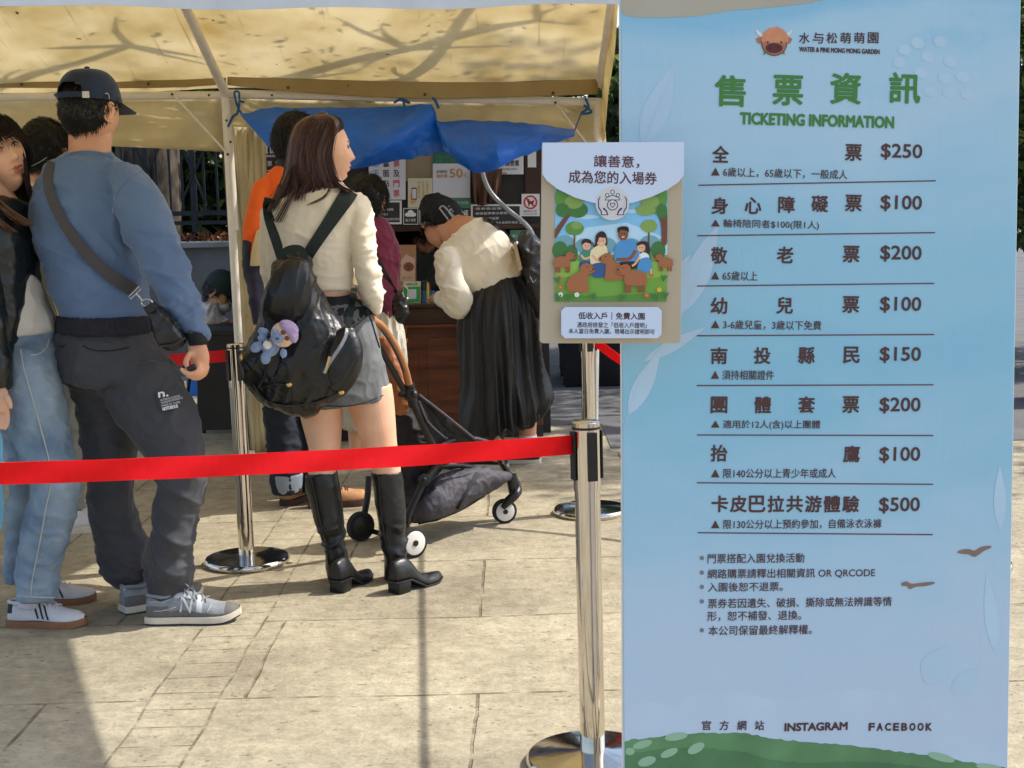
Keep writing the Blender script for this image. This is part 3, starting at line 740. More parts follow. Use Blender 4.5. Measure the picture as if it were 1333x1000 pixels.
def f(bd, mb): bd.text(mb, '申請營業', 652, 208.5, 676, 216.5, .001, 0, .01); bd.text(mb, 'WATER & PINE GARDEN', 648, 219, 673, 221.5, .001, 0)
notice('white_sign', 626, 203, 681.5, 227, YN-.002, 'paper_white', 'white sign with a yellow lower edge partly under the blue tarpaulin', 'sign', [('lettering', ['ink_black'], f), ('lower_edge', ['ink_tan'], lambda bd, mb: bd.poly(mb, [(626, 224.6), (660, 224.6), (660, 226.6), (626, 226.6)], .001))])
notice('brown_board', 683.5, 186, 705, 253, YN, 'menu_brown', 'plain brown board beside the cardboard charity sign', 'board', [('paper', ['frame_white'], lambda bd, mb: bd.poly(mb, [(687, 198), (698, 197), (698, 218), (687, 218)], .001))])
def f(bd, mb):
    c = (690.5, 263.5)
    pts = [(c[0]+8*math.cos(t), c[1]+8*math.sin(t)) for t in [2*math.pi*i/24 for i in range(25)]]
    # dog: body, head, legs, tail
    bd.poly(mb, [(686, 262), (687, 259.5), (689, 259), (689.5, 261.5), (693, 262.3), (695, 260), (695.6, 260.8), (694.3, 263.5), (694.5, 268.5), (693.2, 268.5), (692.7, 265.8), (689.5, 265.6), (689, 268.5), (687.7, 268.5), (687.8, 264.5), (686.9, 263)], .001, 1)
    bd.line(mb, pts, 2.1, .0014, 0); bd.line(mb, [(685.2, 258.3), (695.8, 268.7)], 1.8, .0016, 0)
    bd.text(mb, '寵物止步', 681.5, 273.5, 699.5, 276.6, .001, 1); bd.text(mb, 'NO PETS ALLOWED', 681.5, 278, 699.5, 279.6, .001, 1)
notice('no_dogs_sign', 679, 252.5, 702.5, 281.5, YN-.003, 'frame_white', 'white sign with a red prohibition ring over a black dog', 'sign', [('symbol', ['prohibit_red', 'ink_black'], f)])
notice('green_poster', 664, 299.5, 694, 317, YN-.004, 'paper_green', 'green poster under the framed notice, right above the bending woman', 'poster', [('lettering', ['ink_white'], lines(667, 690, (305,), (1,), ['線上購票優惠'], 3.5))])
# on the counter
def f(bd, mb):
    bd.text(mb, 'LINE', 529, 368.5, 536, 371.3, .001, 0, .02); bd.poly(mb, [(537, 368), (543.5, 368), (543.5, 371.6), (537, 371.6)], .0008, 1); bd.text(mb, 'Pay', 538, 368.4, 542.5, 371.4, .0012, 2)
def g(bd, mb): bd.poly(mb, [(525.5, 374), (546.8, 373), (546.8, 393), (525.5, 394)], .0006)
def h_(bd, mb): bd.poly(mb, [(530, 377), (542, 376.5), (542, 389), (530, 389.5)], .0012)
r = notice('payment_stand', 525, 366.5, 547.5, 394, 8.32, 'paper_cream', 'green and cream payment stand on the counter beside the pen cups', 'stand', [('green_panel', ['qr_green'], g), ('white_square', ['paper_white'], h_), ('lettering', ['ink_black', 'qr_green', 'ink_white'], f)], thick=.012)
mat('kraft', (176, 128, 96), .8, .08, 10); mat('kraft_pale', (214, 176, 146), .8, .05, 10); mat('kraft_dark', (134, 88, 60), .8, .1, 20)
def f(bd, mb):
    bd.poly(mb, [(521, 366), (520.5, 340), (529, 331), (540, 337), (540, 366)], .001, 0)
    for a in range(9):
        t = a*2*math.pi/9; bd.ell(mb, 532+5*math.cos(t), 347.5+4.2*math.sin(t), 2.3, 2.1, .0014+.00005*a, 1)
    bd.ell(mb, 532, 347.5, 5, 4.4, .0022, 1); bd.ell(mb, 530.2, 346.5, .8, .8, .0026, 2); bd.ell(mb, 533.8, 346.5, .8, .8, .0026, 2); bd.ell(mb, 532, 349, 1.1, .8, .0026, 2)
    bd.text(mb, '小心', 522, 360, 536, 363.5, .0015, 1)
notice('kraft_placard', 515, 319, 541.5, 395, 8.42, 'kraft', 'brown kraft placard with a pale house shape and a round flower on the counter', 'placard', [('print', ['kraft_pale', 'kraft_dark', 'ink_black'], f)], thick=.02)
mat('cup_blue', (56, 104, 140), .4, .1, 20); mat('pen_yellow', (200, 176, 40), .4, 0); mat('pen_red', (190, 60, 60), .4, 0); mat('scissor_grey', (60, 90, 90), .3, 0, metal=.3)
for lab, px, colr in (('blue pen cup holding scissors on the counter', 553, 'cup_blue'), ('blue pen cup holding pens, nearest the bending woman', 562.5, 'cup_blue')):
    p = U(px, 394, 8.34); root = thing('pen_cup', p, lab, 'cup', 'pen cups on the counter')
    mb = MB(); mb.lathe([(.017, 0), (.019, .07), (.0165, .07), (.0155, .004)], p, 16); mb.build('cup', [MATS[colr]], root)
    mb = MB()
    if px < 560:
        for s in (-1, 1):
            mb.tube([p+Vector((0, 0, .03)), p+Vector((s*.006, 0, .09)), p+Vector((s*.016, 0, .11)), p+Vector((s*.012, 0, .13)), p+Vector((s*.002, 0, .115)), p+Vector((s*.004, 0, .09))], .0035, 6, smooth=4)
        mb.build('scissors', [MATS['scissor_grey']], root)
    else:
        mb.tube([p+Vector((-.004, 0, .02)), p+Vector((-.016, 0, .12))], .0035, 6); mb.build('pen', [MATS['pen_red']], root)
        mb = MB(); mb.tube([p+Vector((.004, .003, .02)), p+Vector((.012, 0, .105))], .0035, 6); mb.build('pen', [MATS['ink_black']], root)
p = U(557.5, 394, 8.3); o = MB().tube([p, p+Vector((0, 0, .085))], .007, 8).tube([p+Vector((0, 0, .085)), p+Vector((0, 0, .12))], [.007, .003], 8).build('highlighter_pen', [MATS['pen_yellow']]); tag(o, 'yellow highlighter pen standing between the two blue pen cups', 'pen')
# ================================================================== trees, hedges, fence
mat('bark', (40, 33, 28), .95, .4, 9, 1.0, 22, stretch=(1, 1, .5), col2=(112, 100, 86)); mat('bark_dark', (52, 44, 38), .95, .4, 9, .9, 22, stretch=(1, 1, .35))
def leafmat(name, c, c2):
    m = mat(name, c, .45, .3, 3, col2=c2, trans=.35); return m
leafmat('leaf_dark', (28, 46, 24), (44, 66, 30)); leafmat('leaf_mid', (52, 76, 34), (84, 106, 44)); leafmat('leaf_light', (126, 146, 62), (150, 160, 84))
def leaves(N, centre_fn, size, seed=0, aspect=.5):
    g = np.random.default_rng(seed); C = centre_fn(g, N); n = len(C)
    a = g.normal(size=(n, 3)); a /= np.linalg.norm(a, axis=1)[:, None]
    b = g.normal(size=(n, 3)); b -= a*(a*b).sum(1)[:, None]; b /= np.linalg.norm(b, axis=1)[:, None]
    s = size*g.uniform(.6, 1.4, n)[:, None]
    c = np.cross(a, b)
    V = np.stack([C-a*s, C+b*s*aspect+c*s*.12, C+a*s, C-b*s*aspect+c*s*.12], 1).reshape(-1, 3)
    F = [(4*i, 4*i+1, 4*i+2, 4*i+3) for i in range(n)]
    mi = g.integers(0, 10, n); mi = np.where(mi < 5, 0, np.where(mi < 9, 1, 2))
    return V, F, list(mi)
LM = ['leaf_dark', 'leaf_mid', 'leaf_light']
def clump_fn(blobs):
    B = np.array(blobs)
    def f(g, N):
        k = g.choice(len(B), N, p=(B[:, 3]**2)/(B[:, 3]**2).sum()); d = g.normal(size=(N, 3)); d /= np.linalg.norm(d, axis=1)[:, None]
        r = B[k, 3]*g.uniform(.35, 1.0, N)**.5
        return B[k, :3]+d*r[:, None]*np.array([1, 1, .85])
    return f
def limb(mb, p, d, L, r, depth, g, tips, mi=0):
    pts = [Vector(p)]; d = Vector(d).normalized(); n = 5
    for i in range(n):
        d = (d+Vector((g.uniform(-.2, .2), g.uniform(-.2, .2), g.uniform(-.1, .16)))).normalized(); pts.append(pts[-1]+d*L/n)
    mb.tube(pts, [r*(1-.55*i/n) for i in range(n+1)], 8 if depth < 2 else 5, mi, smooth=2 if depth < 2 else 0)
    if depth >= 4: tips.append(pts[-1]); tips.append(pts[3]); return
    for k in range(g.choice((2, 3, 3))):
        i = g.choice((3, 4, 5)) if k else 5
        dd = (d+Vector((g.uniform(-.9, .9), g.uniform(-.9, .9), g.uniform(-.3, .55)))).normalized()
        limb(mb, pts[i], dd, L*g.uniform(.6, .8), r*.55*g.uniform(.75, 1), depth+1, g, tips, mi)
# the tree whose trunk shows between the queue and the fence; its limbs reach over the tent and shade the cloth
def make_tree(base, label, limbs, trunk_pts, trunk_r, seed, nleaf, lsize, bark='bark', spread=.3, extra=()):
    g = random.Random(seed); root = thing('tree', base, label, 'tree')
    mb = MB(); mb.tube(trunk_pts, trunk_r, 20, smooth=4); me = mb.mesh()
    mbb = MB(); mbb.V = [v.co[:] for v in me.vertices]; mbb.F = [tuple(p.vertices) for p in me.polygons]; mbb.M = [0]*len(mbb.F)
    tips = []
    for p, d, L, r in limbs: limb(mbb, p, d, L, r, 0, g, tips)
    for pts in extra: 
        mbb.tube(pts, [.075*(1-.7*i/(len(pts)-1)) for i in range(len(pts))], 8, 0, smooth=4)
        for q in pts[2:]:
            for k in range(4):
                e = q+Vector((g.uniform(-.5, .5), g.uniform(-.35, .35), g.uniform(-.25, .35))); mbb.tube([q, q.lerp(e, .5)+Vector((0, 0, .05)), e], [.02, .014, .006], 6, 0, smooth=2); tips.append(e) if k % 2 else None
    mbb.build('trunk', [MATS[bark]], root, disp=[lambda co: (vnoise(co*np.array([16, 16, 5]), 3)-.5)*.03*np.clip(1.0-co[:, 2]/9, .05, 1)])
    V, F, mi = leaves(nleaf, clump_fn([(t.x, t.y, t.z, spread*g.uniform(.6, 1.5)) for t in tips]), lsize, seed)
    link_mesh('crown', mesh_from(V, F, mi), [MATS[q] for q in LM], root, False)
    return root
tp = [Vector((-3.16, 12.5, 0)), Vector((-3.14, 12.5, .8)), Vector((-3.1, 12.45, 2.0)), Vector((-2.9, 12.2, 3.1)), Vector((-2.4, 11.7, 4.2))]
make_tree((-3.16, 12.5, 0), 'thick rough grey trunk rising behind the queue at the iron fence', [
    ((-2.8, 12.1, 3.3), (.8, -.8, .5), 3.2, .12), ((-2.4, 11.7, 4.1), (1.0, -.9, .25), 3.8, .13), ((-2.4, 11.7, 4.2), (.55, -1.0, .3), 4.2, .13), ((-2.4, 11.7, 4.2), (1.2, -.3, .4), 3.2, .1), ((-2.9, 12.2, 3.2), (-.4, -.8, .5), 3.0, .1)],
    tp, [.38, .29, .27, .24, .16], 11, 9000, .032, spread=.42, extra=[[Vector(p) for p in q] for q in (((-2.9, 12.2, 3.1), (-1.7, 10.2, 3.9), (-.6, 9.0, 4.0), (.2, 8.4, 3.95), (1.0, 8.0, 4.05), (1.8, 7.8, 4.3)), ((-2.9, 12.2, 3.1), (-2.4, 10.2, 3.9), (-1.9, 9.0, 3.9), (-1.3, 8.3, 3.85), (-.6, 7.9, 3.9)), ((-2.4, 11.7, 4.1), (-1.0, 9.8, 4.0), (.1, 8.7, 3.8), (.7, 8.3, 3.6), (1.1, 7.5, 3.9)))])
# hedge and trees behind the fence
def hedge(label, blobs, N, size, seed, group=None, name='hedge'):
    root = thing(name, (blobs[0][0], blobs[0][1], 0), label, 'hedge' if name == 'hedge' else 'shrub', group)
    V, F, mi = leaves(N, clump_fn(blobs), size, seed)
    link_mesh('foliage', mesh_from(V, F, mi), [MATS[q] for q in LM], root, False)
    g = random.Random(seed); mb = MB()
    for b in blobs[:14]:
        x, y, z, r = b; mb.tube([(x+g.uniform(-.2, .2), y, 0), (x+g.uniform(-.2, .2), y, z*.5), (x, y, z)], [.03, .022, .01], 6)
        for k in range(3): mb.tube([(x, y, z*.6), (x+g.uniform(-r, r), y+g.uniform(-r, r), z+g.uniform(0, r))], [.012, .004], 5)
    mb.build('stem', [MATS['bark_dark']], root)
    return root
gr = random.Random(3)
hedge('dark leafy hedge growing behind the grey iron fence', [(-6.2+i*.4, 13.2+gr.uniform(-.2, .3), .8+2.0*((i*7) % 5)/5+gr.uniform(-.2, .2), .7) for i in range(15)]+[(-6.4+i*.55, 13.9, .9+gr.uniform(-.3, .3), .8) for i in range(12)]+[(-6.4+i*.55, 13.9, 2.5+gr.uniform(-.3, .5), .9) for i in range(12)]+[(-6.4+i*.6, 14.2, 3.7+gr.uniform(-.3, .5), .9) for i in range(11)], 46000, .085, 5)
mat('fence_iron', (40, 46, 50), .6, .15, 12, spec=.2)
fx0, fx1, YFN = -4.6, -1.6, 11.9
fence = thing('iron_fence', ((fx0+fx1)/2, YFN, 0), 'grey iron railing with crossed diagonal bars standing on the low concrete wall', 'fence')
def FZ(py): return U(240, py, YFN).z
mb = MB(); mb.box((fx0, YFN-.02, FZ(281)), (fx1, YFN+.02, FZ(275))); mb.box((fx0, YFN-.02, FZ(293)), (fx1, YFN+.02, FZ(288))); mb.box((fx0, YFN-.02, FZ(150)), (fx1, YFN+.02, FZ(146))); mb.build('rail', [MATS['fence_iron']], fence, False)
for k, px in enumerate(range(20, 330, 1)):
    pass
bars = [222, 238, 266, 283]; 
xs = []
for base in (222-61*j for j in range(0, 5)): xs += [base, base+16, base+44]
xs += [283, 299, 310]
for px in xs: 
    x = U(px, 250, YFN).x
    if not fx0 < x < fx1: continue
    mb = MB(); mb.box((x-.009, YFN-.009, FZ(276)), (x+.009, YFN+.009, FZ(150))); mb.build('bar', [MATS['fence_iron']], fence, False)
for px in (252, 191, 130, 69, 313):
    x = U(px, 250, YFN).x
    if not fx0-.1 < x < fx1: continue
    mb = MB(); mb.box((x-.022, YFN-.022, FZ(303)), (x+.022, YFN+.022, FZ(150))); mb.build('post', [MATS['fence_iron']], fence, False)
for c in (252, 191, 130):
    for (a, b_) in (((c-15, 192), (c+15, 262)), ((c+15, 192), (c-15, 262))):
        mb = MB(); mb.tube([U(*a, YFN-.02), U(*b_, YFN-.02)], .011, 6); mb.build('diagonal_bar', [MATS['fence_iron']], fence)
mat('wall_concrete', (92, 95, 98), .9, .2, 3, .3, 30); mat('coping', (128, 132, 136), .85, .2, 6, .3, 40)
wroot = thing('low_wall', (-3.2, 11.8, 0), 'low grey concrete wall under the iron fence', 'wall')
mb = MB(); mb.box((fx0-.5, 11.75, 0), (fx1+.6, 12.05, U(240, 323, 11.75).z)); mb.build('wall_body', [MATS['wall_concrete']], wroot, False)
mb = MB(); mb.box((fx0-.5, 11.7, U(240, 323, 11.7).z), (fx1+.6, 12.1, U(240, 316, 11.7).z)); mb.build('coping', [MATS['coping']], wroot, False, bevel=.006)
leafmat('dead_leaf', (128, 74, 40), (96, 60, 40))
def f(g, N): return np.stack([g.uniform(fx0, fx1, N), g.uniform(11.85, 12.1, N), U(240, 316, 11.7).z+np.abs(g.normal(0, .03, N))+.01], 1)
V, F, mi = leaves(700, f, .03, 9); o = link_mesh('fallen_leaves', mesh_from(V, F, [0]*len(F)), [MATS['dead_leaf']], None, False); tag(o, 'brown fallen leaves lying along the top of the low wall', 'leaves', kind='stuff')
# right-hand background beyond the banner and the booth
tp = [Vector((3.8, 9.3, 0)), Vector((3.77, 9.3, 1.2)), Vector((3.75, 9.2, 2.6)), Vector((3.85, 9.3, 4.2))]
make_tree((3.8, 9.3, 0), 'dark tree trunk beyond the right edge of the blue banner', [((3.75, 9.2, 2.6), (.5, .6, .6), 2.0, .1), ((3.85, 9.3, 4.2), (.6, .4, .8), 2.2, .1), ((3.85, 9.3, 4.0), (-.3, .9, .5), 2.2, .1), ((3.8, 9.2, 3.2), (.7, -.1, .6), 1.8, .1)], tp, [.26, .2, .18, .13], 5, 9000, .06, 'bark_dark', .5)
gr = random.Random(8)
hedge('dense dark hedge closing the view between the booth and the blue banner', [(.75+i*.36, 12.3+gr.uniform(-.3, .3)-.0*i, .9+1.7*((i*3) % 4)/4, .62) for i in range(14)]+[(.9+i*.6, 13.0, 2.5+gr.uniform(-.3, .6), .8) for i in range(8)], 24000, .06, 6)
hedge('bright leafy shrub right of the blue banner', [(4.15, 10.8, 1.9, .5), (4.6, 11, 2.3, .6), (4.3, 11, 1.2, .5), (4.9, 11, 1.5, .6), (4.5, 10.7, .5, .5)], 5000, .05, 7, name='shrub')
# big hedge behind the left queue, beyond the frame edge of the tent
# thin unseen rod, added behind the banner to cast a shadow on the paving
mat('rod_black', (40, 40, 42), .6, 0)
g0, g1 = G(548, 715), G(553, 1030)
k = 1.25/math.sin(SUN_EL)
mb = MB(); mb.tube([g0+SDIR*k, g1+SDIR*k], .010, 8)
o = mb.build('shadow_rod', [MATS['rod_black']]); tag(o, 'added thin black rod, out of view, casting the straight thin shadow on the paving', 'shadow_rod')
# ================================================================== the big blue ticketing banner
def banner_material():
    m = bpy.data.materials.new('banner_print'); m.use_nodes = True; n = m.node_tree; L = n.links; b = n.nodes['Principled BSDF']
    geo = n.nodes.new('ShaderNodeNewGeometry'); sx = n.nodes.new('ShaderNodeSeparateXYZ'); L.new(geo.outputs['Position'], sx.inputs[0])
    no = n.nodes.new('ShaderNodeTexNoise'); no.inputs['Scale'].default_value = 2.2; no.inputs['Detail'].default_value = 6; no.inputs['Distortion'].default_value = .6
    mp = n.nodes.new('ShaderNodeMapping'); mp.inputs['Scale'].default_value = (1.0, 1, 2.6); L.new(geo.outputs['Position'], mp.inputs[0]); L.new(mp.outputs[0], no.inputs['Vector'])
    ad = n.nodes.new('ShaderNodeMath'); ad.operation = 'MULTIPLY_ADD'; L.new(no.outputs[0], ad.inputs[0]); ad.inputs[1].default_value = .38
    mr = n.nodes.new('ShaderNodeMapRange'); mr.inputs[1].default_value = 0.2; mr.inputs[2].default_value = 1.85; mr.inputs[3].default_value = -.19; mr.inputs[4].default_value = .81
    L.new(sx.outputs[2], mr.inputs[0]); L.new(mr.outputs[0], ad.inputs[2])
    cr = n.nodes.new('ShaderNodeValToRGB'); L.new(ad.outputs[0], cr.inputs[0]); E_ = cr.color_ramp.elements
    cols = [(0, (188, 204, 222)), (.2, (178, 202, 221)), (.34, (160, 198, 218)), (.52, (138, 190, 212)), (.68, (152, 196, 216)), (.84, (174, 203, 220)), (.93, (166, 201, 220)), (1, (138, 189, 214))]
    while len(E_) < len(cols): E_.new(.5)
    for e, (p, c) in zip(E_, cols): e.position = p; e.color = (*lin(c), 1)
    L.new(cr.outputs[0], b.inputs['Base Color']); b.inputs['Roughness'].default_value = .55; b.inputs['Specular IOR Level'].default_value = .3
    wv = n.nodes.new('ShaderNodeTexNoise'); wv.inputs['Scale'].default_value = 1; mp2 = n.nodes.new('ShaderNodeMapping'); mp2.inputs['Scale'].default_value = (60, 60, 1.2); L.new(geo.outputs['Position'], mp2.inputs[0]); L.new(mp2.outputs[0], wv.inputs['Vector'])
    bp = n.nodes.new('ShaderNodeBump'); bp.inputs['Strength'].default_value = .12; bp.inputs['Distance'].default_value = .004; L.new(wv.outputs[0], bp.inputs['Height']); L.new(bp.outputs[0], b.inputs['Normal'])
    return m
BM = banner_material()
mat('board_edge', (232, 232, 230), .6, .03); mat('print_green', (70, 128, 58), .7, 0); mat('print_brown', (84, 54, 50), .7, 0); mat('print_line', (100, 62, 66), .7, 0)
mat('banner_beige', (176, 168, 150), .7, .06, 4); mat('print_pale', (180, 206, 224), .7, .05, 5); mat('print_pale_soft', (178, 204, 222), .7, .05, 5); mat('print_hill', (94, 136, 92), .7, .2, 9, detail=7); mat('print_hill_dark', (80, 122, 82), .7, .2, 9, detail=7); mat('print_dot', (146, 182, 152), .7, .04)
mat('print_bird', (134, 112, 98), .7, .1, 40); mat('print_grey', (120, 120, 132), .7, 0); mat('print_cloud', (186, 205, 223), .7, .04)
mat('cow_brown', (176, 112, 84), .7, .05); mat('cow_hair', (208, 140, 100), .7, .08, 60); mat('cow_horn', (226, 220, 210), .7, 0); mat('cow_nose', (96, 44, 50), .7, 0); mat('cow_line', (70, 40, 40), .7, 0)
au = R_(7.1); uB = (_R*8.68-_U*.05+_F).normalized(); vB = (_U*13.1-_R*.13-_F).normalized()
O = U(813, 1000, 2.90)
BD = Board(O, uB, vB)
wB = BD.loc(1319.5, 500)[0]; vb0 = (-O.z+.03)/BD.v.z; vt0 = BD.loc(1060, -14)[1]
banner = thing('ticketing_banner', BD.w(wB/2, -O.z/BD.v.z), 'tall light blue ticketing banner listing eight ticket prices in Chinese', 'banner')
ed = lambda y, o=0: (BD.P(809+y*.004, y)-BD.u*o, BD.P(1328-y*.017, y)+BD.u*(o*1.6))
yb0 = 1000+(O.z-.035)/2.9*FPX
(tL, tR), (bL, bR) = ed(-14), ed(yb0)
mb = MB(); mb.prism([bL, bR, tR, tL], -BD.n*.006, 0)
mb.build('board', [BM], banner, False)
(tL, tR), (bL, bR) = ed(-16, .0025), ed(yb0+3, .0025)
mb = MB(); mb.prism([p-BD.n*.0065 for p in (bL, bR, tR, tL)], -BD.n*.01, 0)
mb.build('backing', [MATS['board_edge']], banner, False)
mat('stand_black', (34, 34, 36), .5, 0)
for u0 in (.12, wB-.12):
    mb = MB(); mb.tube([BD.w(u0, vt0-.15, -.03), BD.w(u0, vb0-.02, -.03)], .012, 8); mb.tube([BD.w(u0, 0, -.03)*1.0, BD.w(u0, vb0-.025, -.45)], .012, 8); mb.build('stand_leg', [MATS['stand_black']], banner)
T_ = lambda mb, s, x0, y0, x1, y1, h=.001, mi=0, bold=.0: BD.text(mb, s, x0, y0, x1, y1, h, mi, bold)
# beige shape along the top edge, then artwork behind the writing
mb = MB()
BD.poly(mb, [(811, -12), (1090, -12), (1062, 2), (1010, 9), (950, 14), (905, 21), (850, 23), (811, 18)], .0006, 0, 4); mb.build('beige_shape', [MATS['banner_beige']], banner, False)
mb = MB()
hill = [(813, 964), (850, 960), (890, 956), (930, 954), (975, 955), (1005, 961), (1050, 966), (1100, 969), (1150, 976), (1210, 983), (1260, 992), (1311, 1000)]
g_ = random.Random(2); hp = []
for i in range(len(hill)-1):
    for k in range(8):
        t = k/8; hp.append((hill[i][0]*(1-t)+hill[i+1][0]*t, hill[i][1]*(1-t)+hill[i+1][1]*t+g_.uniform(-1.2, 1.2)))
hp.append((1310.5, 1000))
BD.poly(mb, hp+[(1309, 1060), (813.5, 1060)], .0006, 0)
hp2 = [(x, y+22+6*math.sin(x*.02)) for x, y in hp]; BD.poly(mb, hp2+[(1308, 1062), (814, 1062)], .0009, 1)
for cx, cy, rx, ry, ro in ((836, 969, 13, 5, -.3), (880, 959, 15, 5, -.15), (906, 974, 12, 6, -.5), (871, 980, 12, 5, -.4), (842, 991, 12, 6, -.3), (820, 978, 6, 5, 0), (1225, 986, 18, 5, .25), (1290, 1000, 20, 5, .2)):
    BD.ell(mb, cx, cy, rx, ry, .0012, 2, ro)
mb.build('hill_print', [MATS['print_hill'], MATS['print_hill_dark'], MATS['print_dot']], banner, False)
mb = MB()
def leafshape(x0, y0, x1, y1, w, h=.0005, mi=0):
    dx, dy = x1-x0, y1-y0; L_ = math.hypot(dx, dy); px_, py_ = -dy/L_, dx/L_
    pts = [(x0+dx*t+px_*w*s*math.sin(math.pi*t**.8), y0+dy*t+py_*w*s*math.sin(math.pi*t**.8)) for s, ts in ((1, [i/10 for i in range(11)]), (-1, [i/10 for i in range(9, 0, -1)])) for t in ts]
    q = MB(); BD.poly(q, pts, h, 0); q.build('leaf_print', [MATS[('print_pale', 'print_pale_soft')[mi]]], banner, False)
leafshape(836, 190, 878, 84, 17); leafshape(818, 540, 860, 455, 12); leafshape(884, 410, 935, 292, 17, .0005); leafshape(1302, 690, 1301, 605, 8); leafshape(1296, 850, 1284, 745, 9); leafshape(832, 425, 900, 330, 13, .0004); leafshape(1205, 890, 1236, 840, 20, .0005, 1); leafshape(1240, 905, 1275, 870, 14, .0004, 1)
leafshape(838, 470, 920, 425, 8, .0004, 1)
for L_ in ([(838, 186), (856, 140), (876, 92)], [(812, 560), (830, 500), (852, 462), (890, 405), (930, 300)]): q = MB(); BD.line(q, L_, 1.0, .0008, 0, 4); q.build('stem_print', [MATS['print_pale']], banner, False)
zz3 = lambda x, y: (880+x/2.943, y/2.943)
for x, y in ((925, 165), (1012, 160), (875, 192), (855, 240), (965, 218), (1050, 235), (940, 280), (1030, 300), (1098, 295), (975, 350), (1045, 355), (1115, 360)):
    q = MB(); BD.ell(q, *zz3(x, y), 9, 7, .0005, 0, .35); q.build('dot_print', [MATS['print_pale_soft']], banner, False)
cl = [(813, 925), (840, 912), (880, 920), (900, 905), (960, 900), (1010, 912), (1060, 905), (1120, 896), (1200, 905), (1260, 895), (1311, 900)]
BD.poly(mb, [tuple(q) for q in catmull(cl, 5)]+[(1310, 1010), (813, 980)], .0003, 0)
mb.build('cloud_print', [MATS['print_cloud']], banner, False)
for bird in ([(1245, 719), (1252, 715.5), (1262, 715), (1268, 717), (1277, 712), (1288, 710.5), (1290, 713), (1281, 717), (1274, 722), (1268, 725), (1261, 722), (1252, 721)], [(1173, 759), (1180, 757), (1187, 760), (1200, 758.5), (1214, 757.5), (1216, 760), (1204, 763), (1192, 764), (1184, 767), (1180, 763), (1174, 762.5)]):
    mb = MB(); BD.poly(mb, bird, .001, 0, 3); mb.build('bird_print', [MATS['print_bird']], banner, False)
# logo
mb = MB(); Z = lambda *L: [zz3(*p) for p in L]
def zell(x, y, rx, ry, h, mi, ro=0, b_=BD): b_.ell(mb, 880+x/2.943, y/2.943, rx/2.943, ry/2.943, h, mi, ro)
BD.poly(mb, Z((322, 140), (310, 128), (307, 112), (318, 122), (332, 132), (334, 142)), .0010, 2, 3); BD.poly(mb, Z((428, 140), (440, 128), (444, 112), (433, 122), (418, 132), (416, 142)), .0010, 2, 3)
BD.poly(mb, Z((305, 150), (318, 143), (335, 150), (330, 166), (314, 166)), .0009, 0, 3); BD.poly(mb, Z((445, 150), (432, 143), (415, 150), (420, 166), (436, 166)), .0009, 0, 3)
zell(376, 165, 50, 50, .0012, 4); zell(376, 165, 47, 47, .0014, 0)
hair = [(330, 170)]
for i in range(13):
    x = 330+i*7.8; hair += [(x, 172+(i % 2)*0-6*abs(i-6)*.2), (x+4, 156 if i % 2 else 162)]
hair += [(430, 160), (428, 135), (412, 116), (395, 108), (390, 102), (376, 106), (360, 108), (345, 116), (332, 130), (326, 150)]
BD.poly(mb, Z(*hair), .0016, 1)
zell(375, 185, 33, 20, .0018, 3); zell(360, 184, 6, 8, .0020, 4, .3); zell(390, 184, 6, 8, .0020, 4, -.3); zell(350, 163, 4, 4, .0020, 4); zell(402, 163, 4, 4, .0020, 4)
BD.poly(mb, Z((345, 205), (330, 212), (338, 203), (332, 198), (348, 200)), .0020, 5); BD.poly(mb, Z((405, 205), (418, 212), (412, 203), (420, 198), (404, 200)), .0020, 5)
mb.build('cow_logo', [MATS[q] for q in ('cow_brown', 'cow_hair', 'cow_horn', 'cow_nose', 'cow_line', 'print_green')], banner, False)
mb = MB()
for k, ch in enumerate('水与松萌萌園'): T_(mb, ch, 1040+k*17.9, 42.6-k*.05, 1054+k*17.9, 57-k*.05, .001, 0, .012)
T_(mb, 'WATER & PINE MONG MONG GARDEN', 1040, 62.6, 1145, 69.2, .001, 0, .035); mb.build('logo_lettering', [MATS['print_brown']], banner, False)
mb = MB()
for ch, x0, y0, x1, y1 in (('售', 930, 98, 971, 139), ('票', 1005.7, 98, 1045.5, 137.6), ('資', 1080.5, 95, 1121, 136), ('訊', 1157, 94.5, 1198.4, 135)): T_(mb, ch, x0, y0, x1, y1, .001, 0, .019)
T_(mb, 'TICKETING INFORMATION', 963, 148.8, 1164, 165, .001, 0, .04); mb.build('title_lettering', [MATS['print_green']], banner, False)
mb = MB()
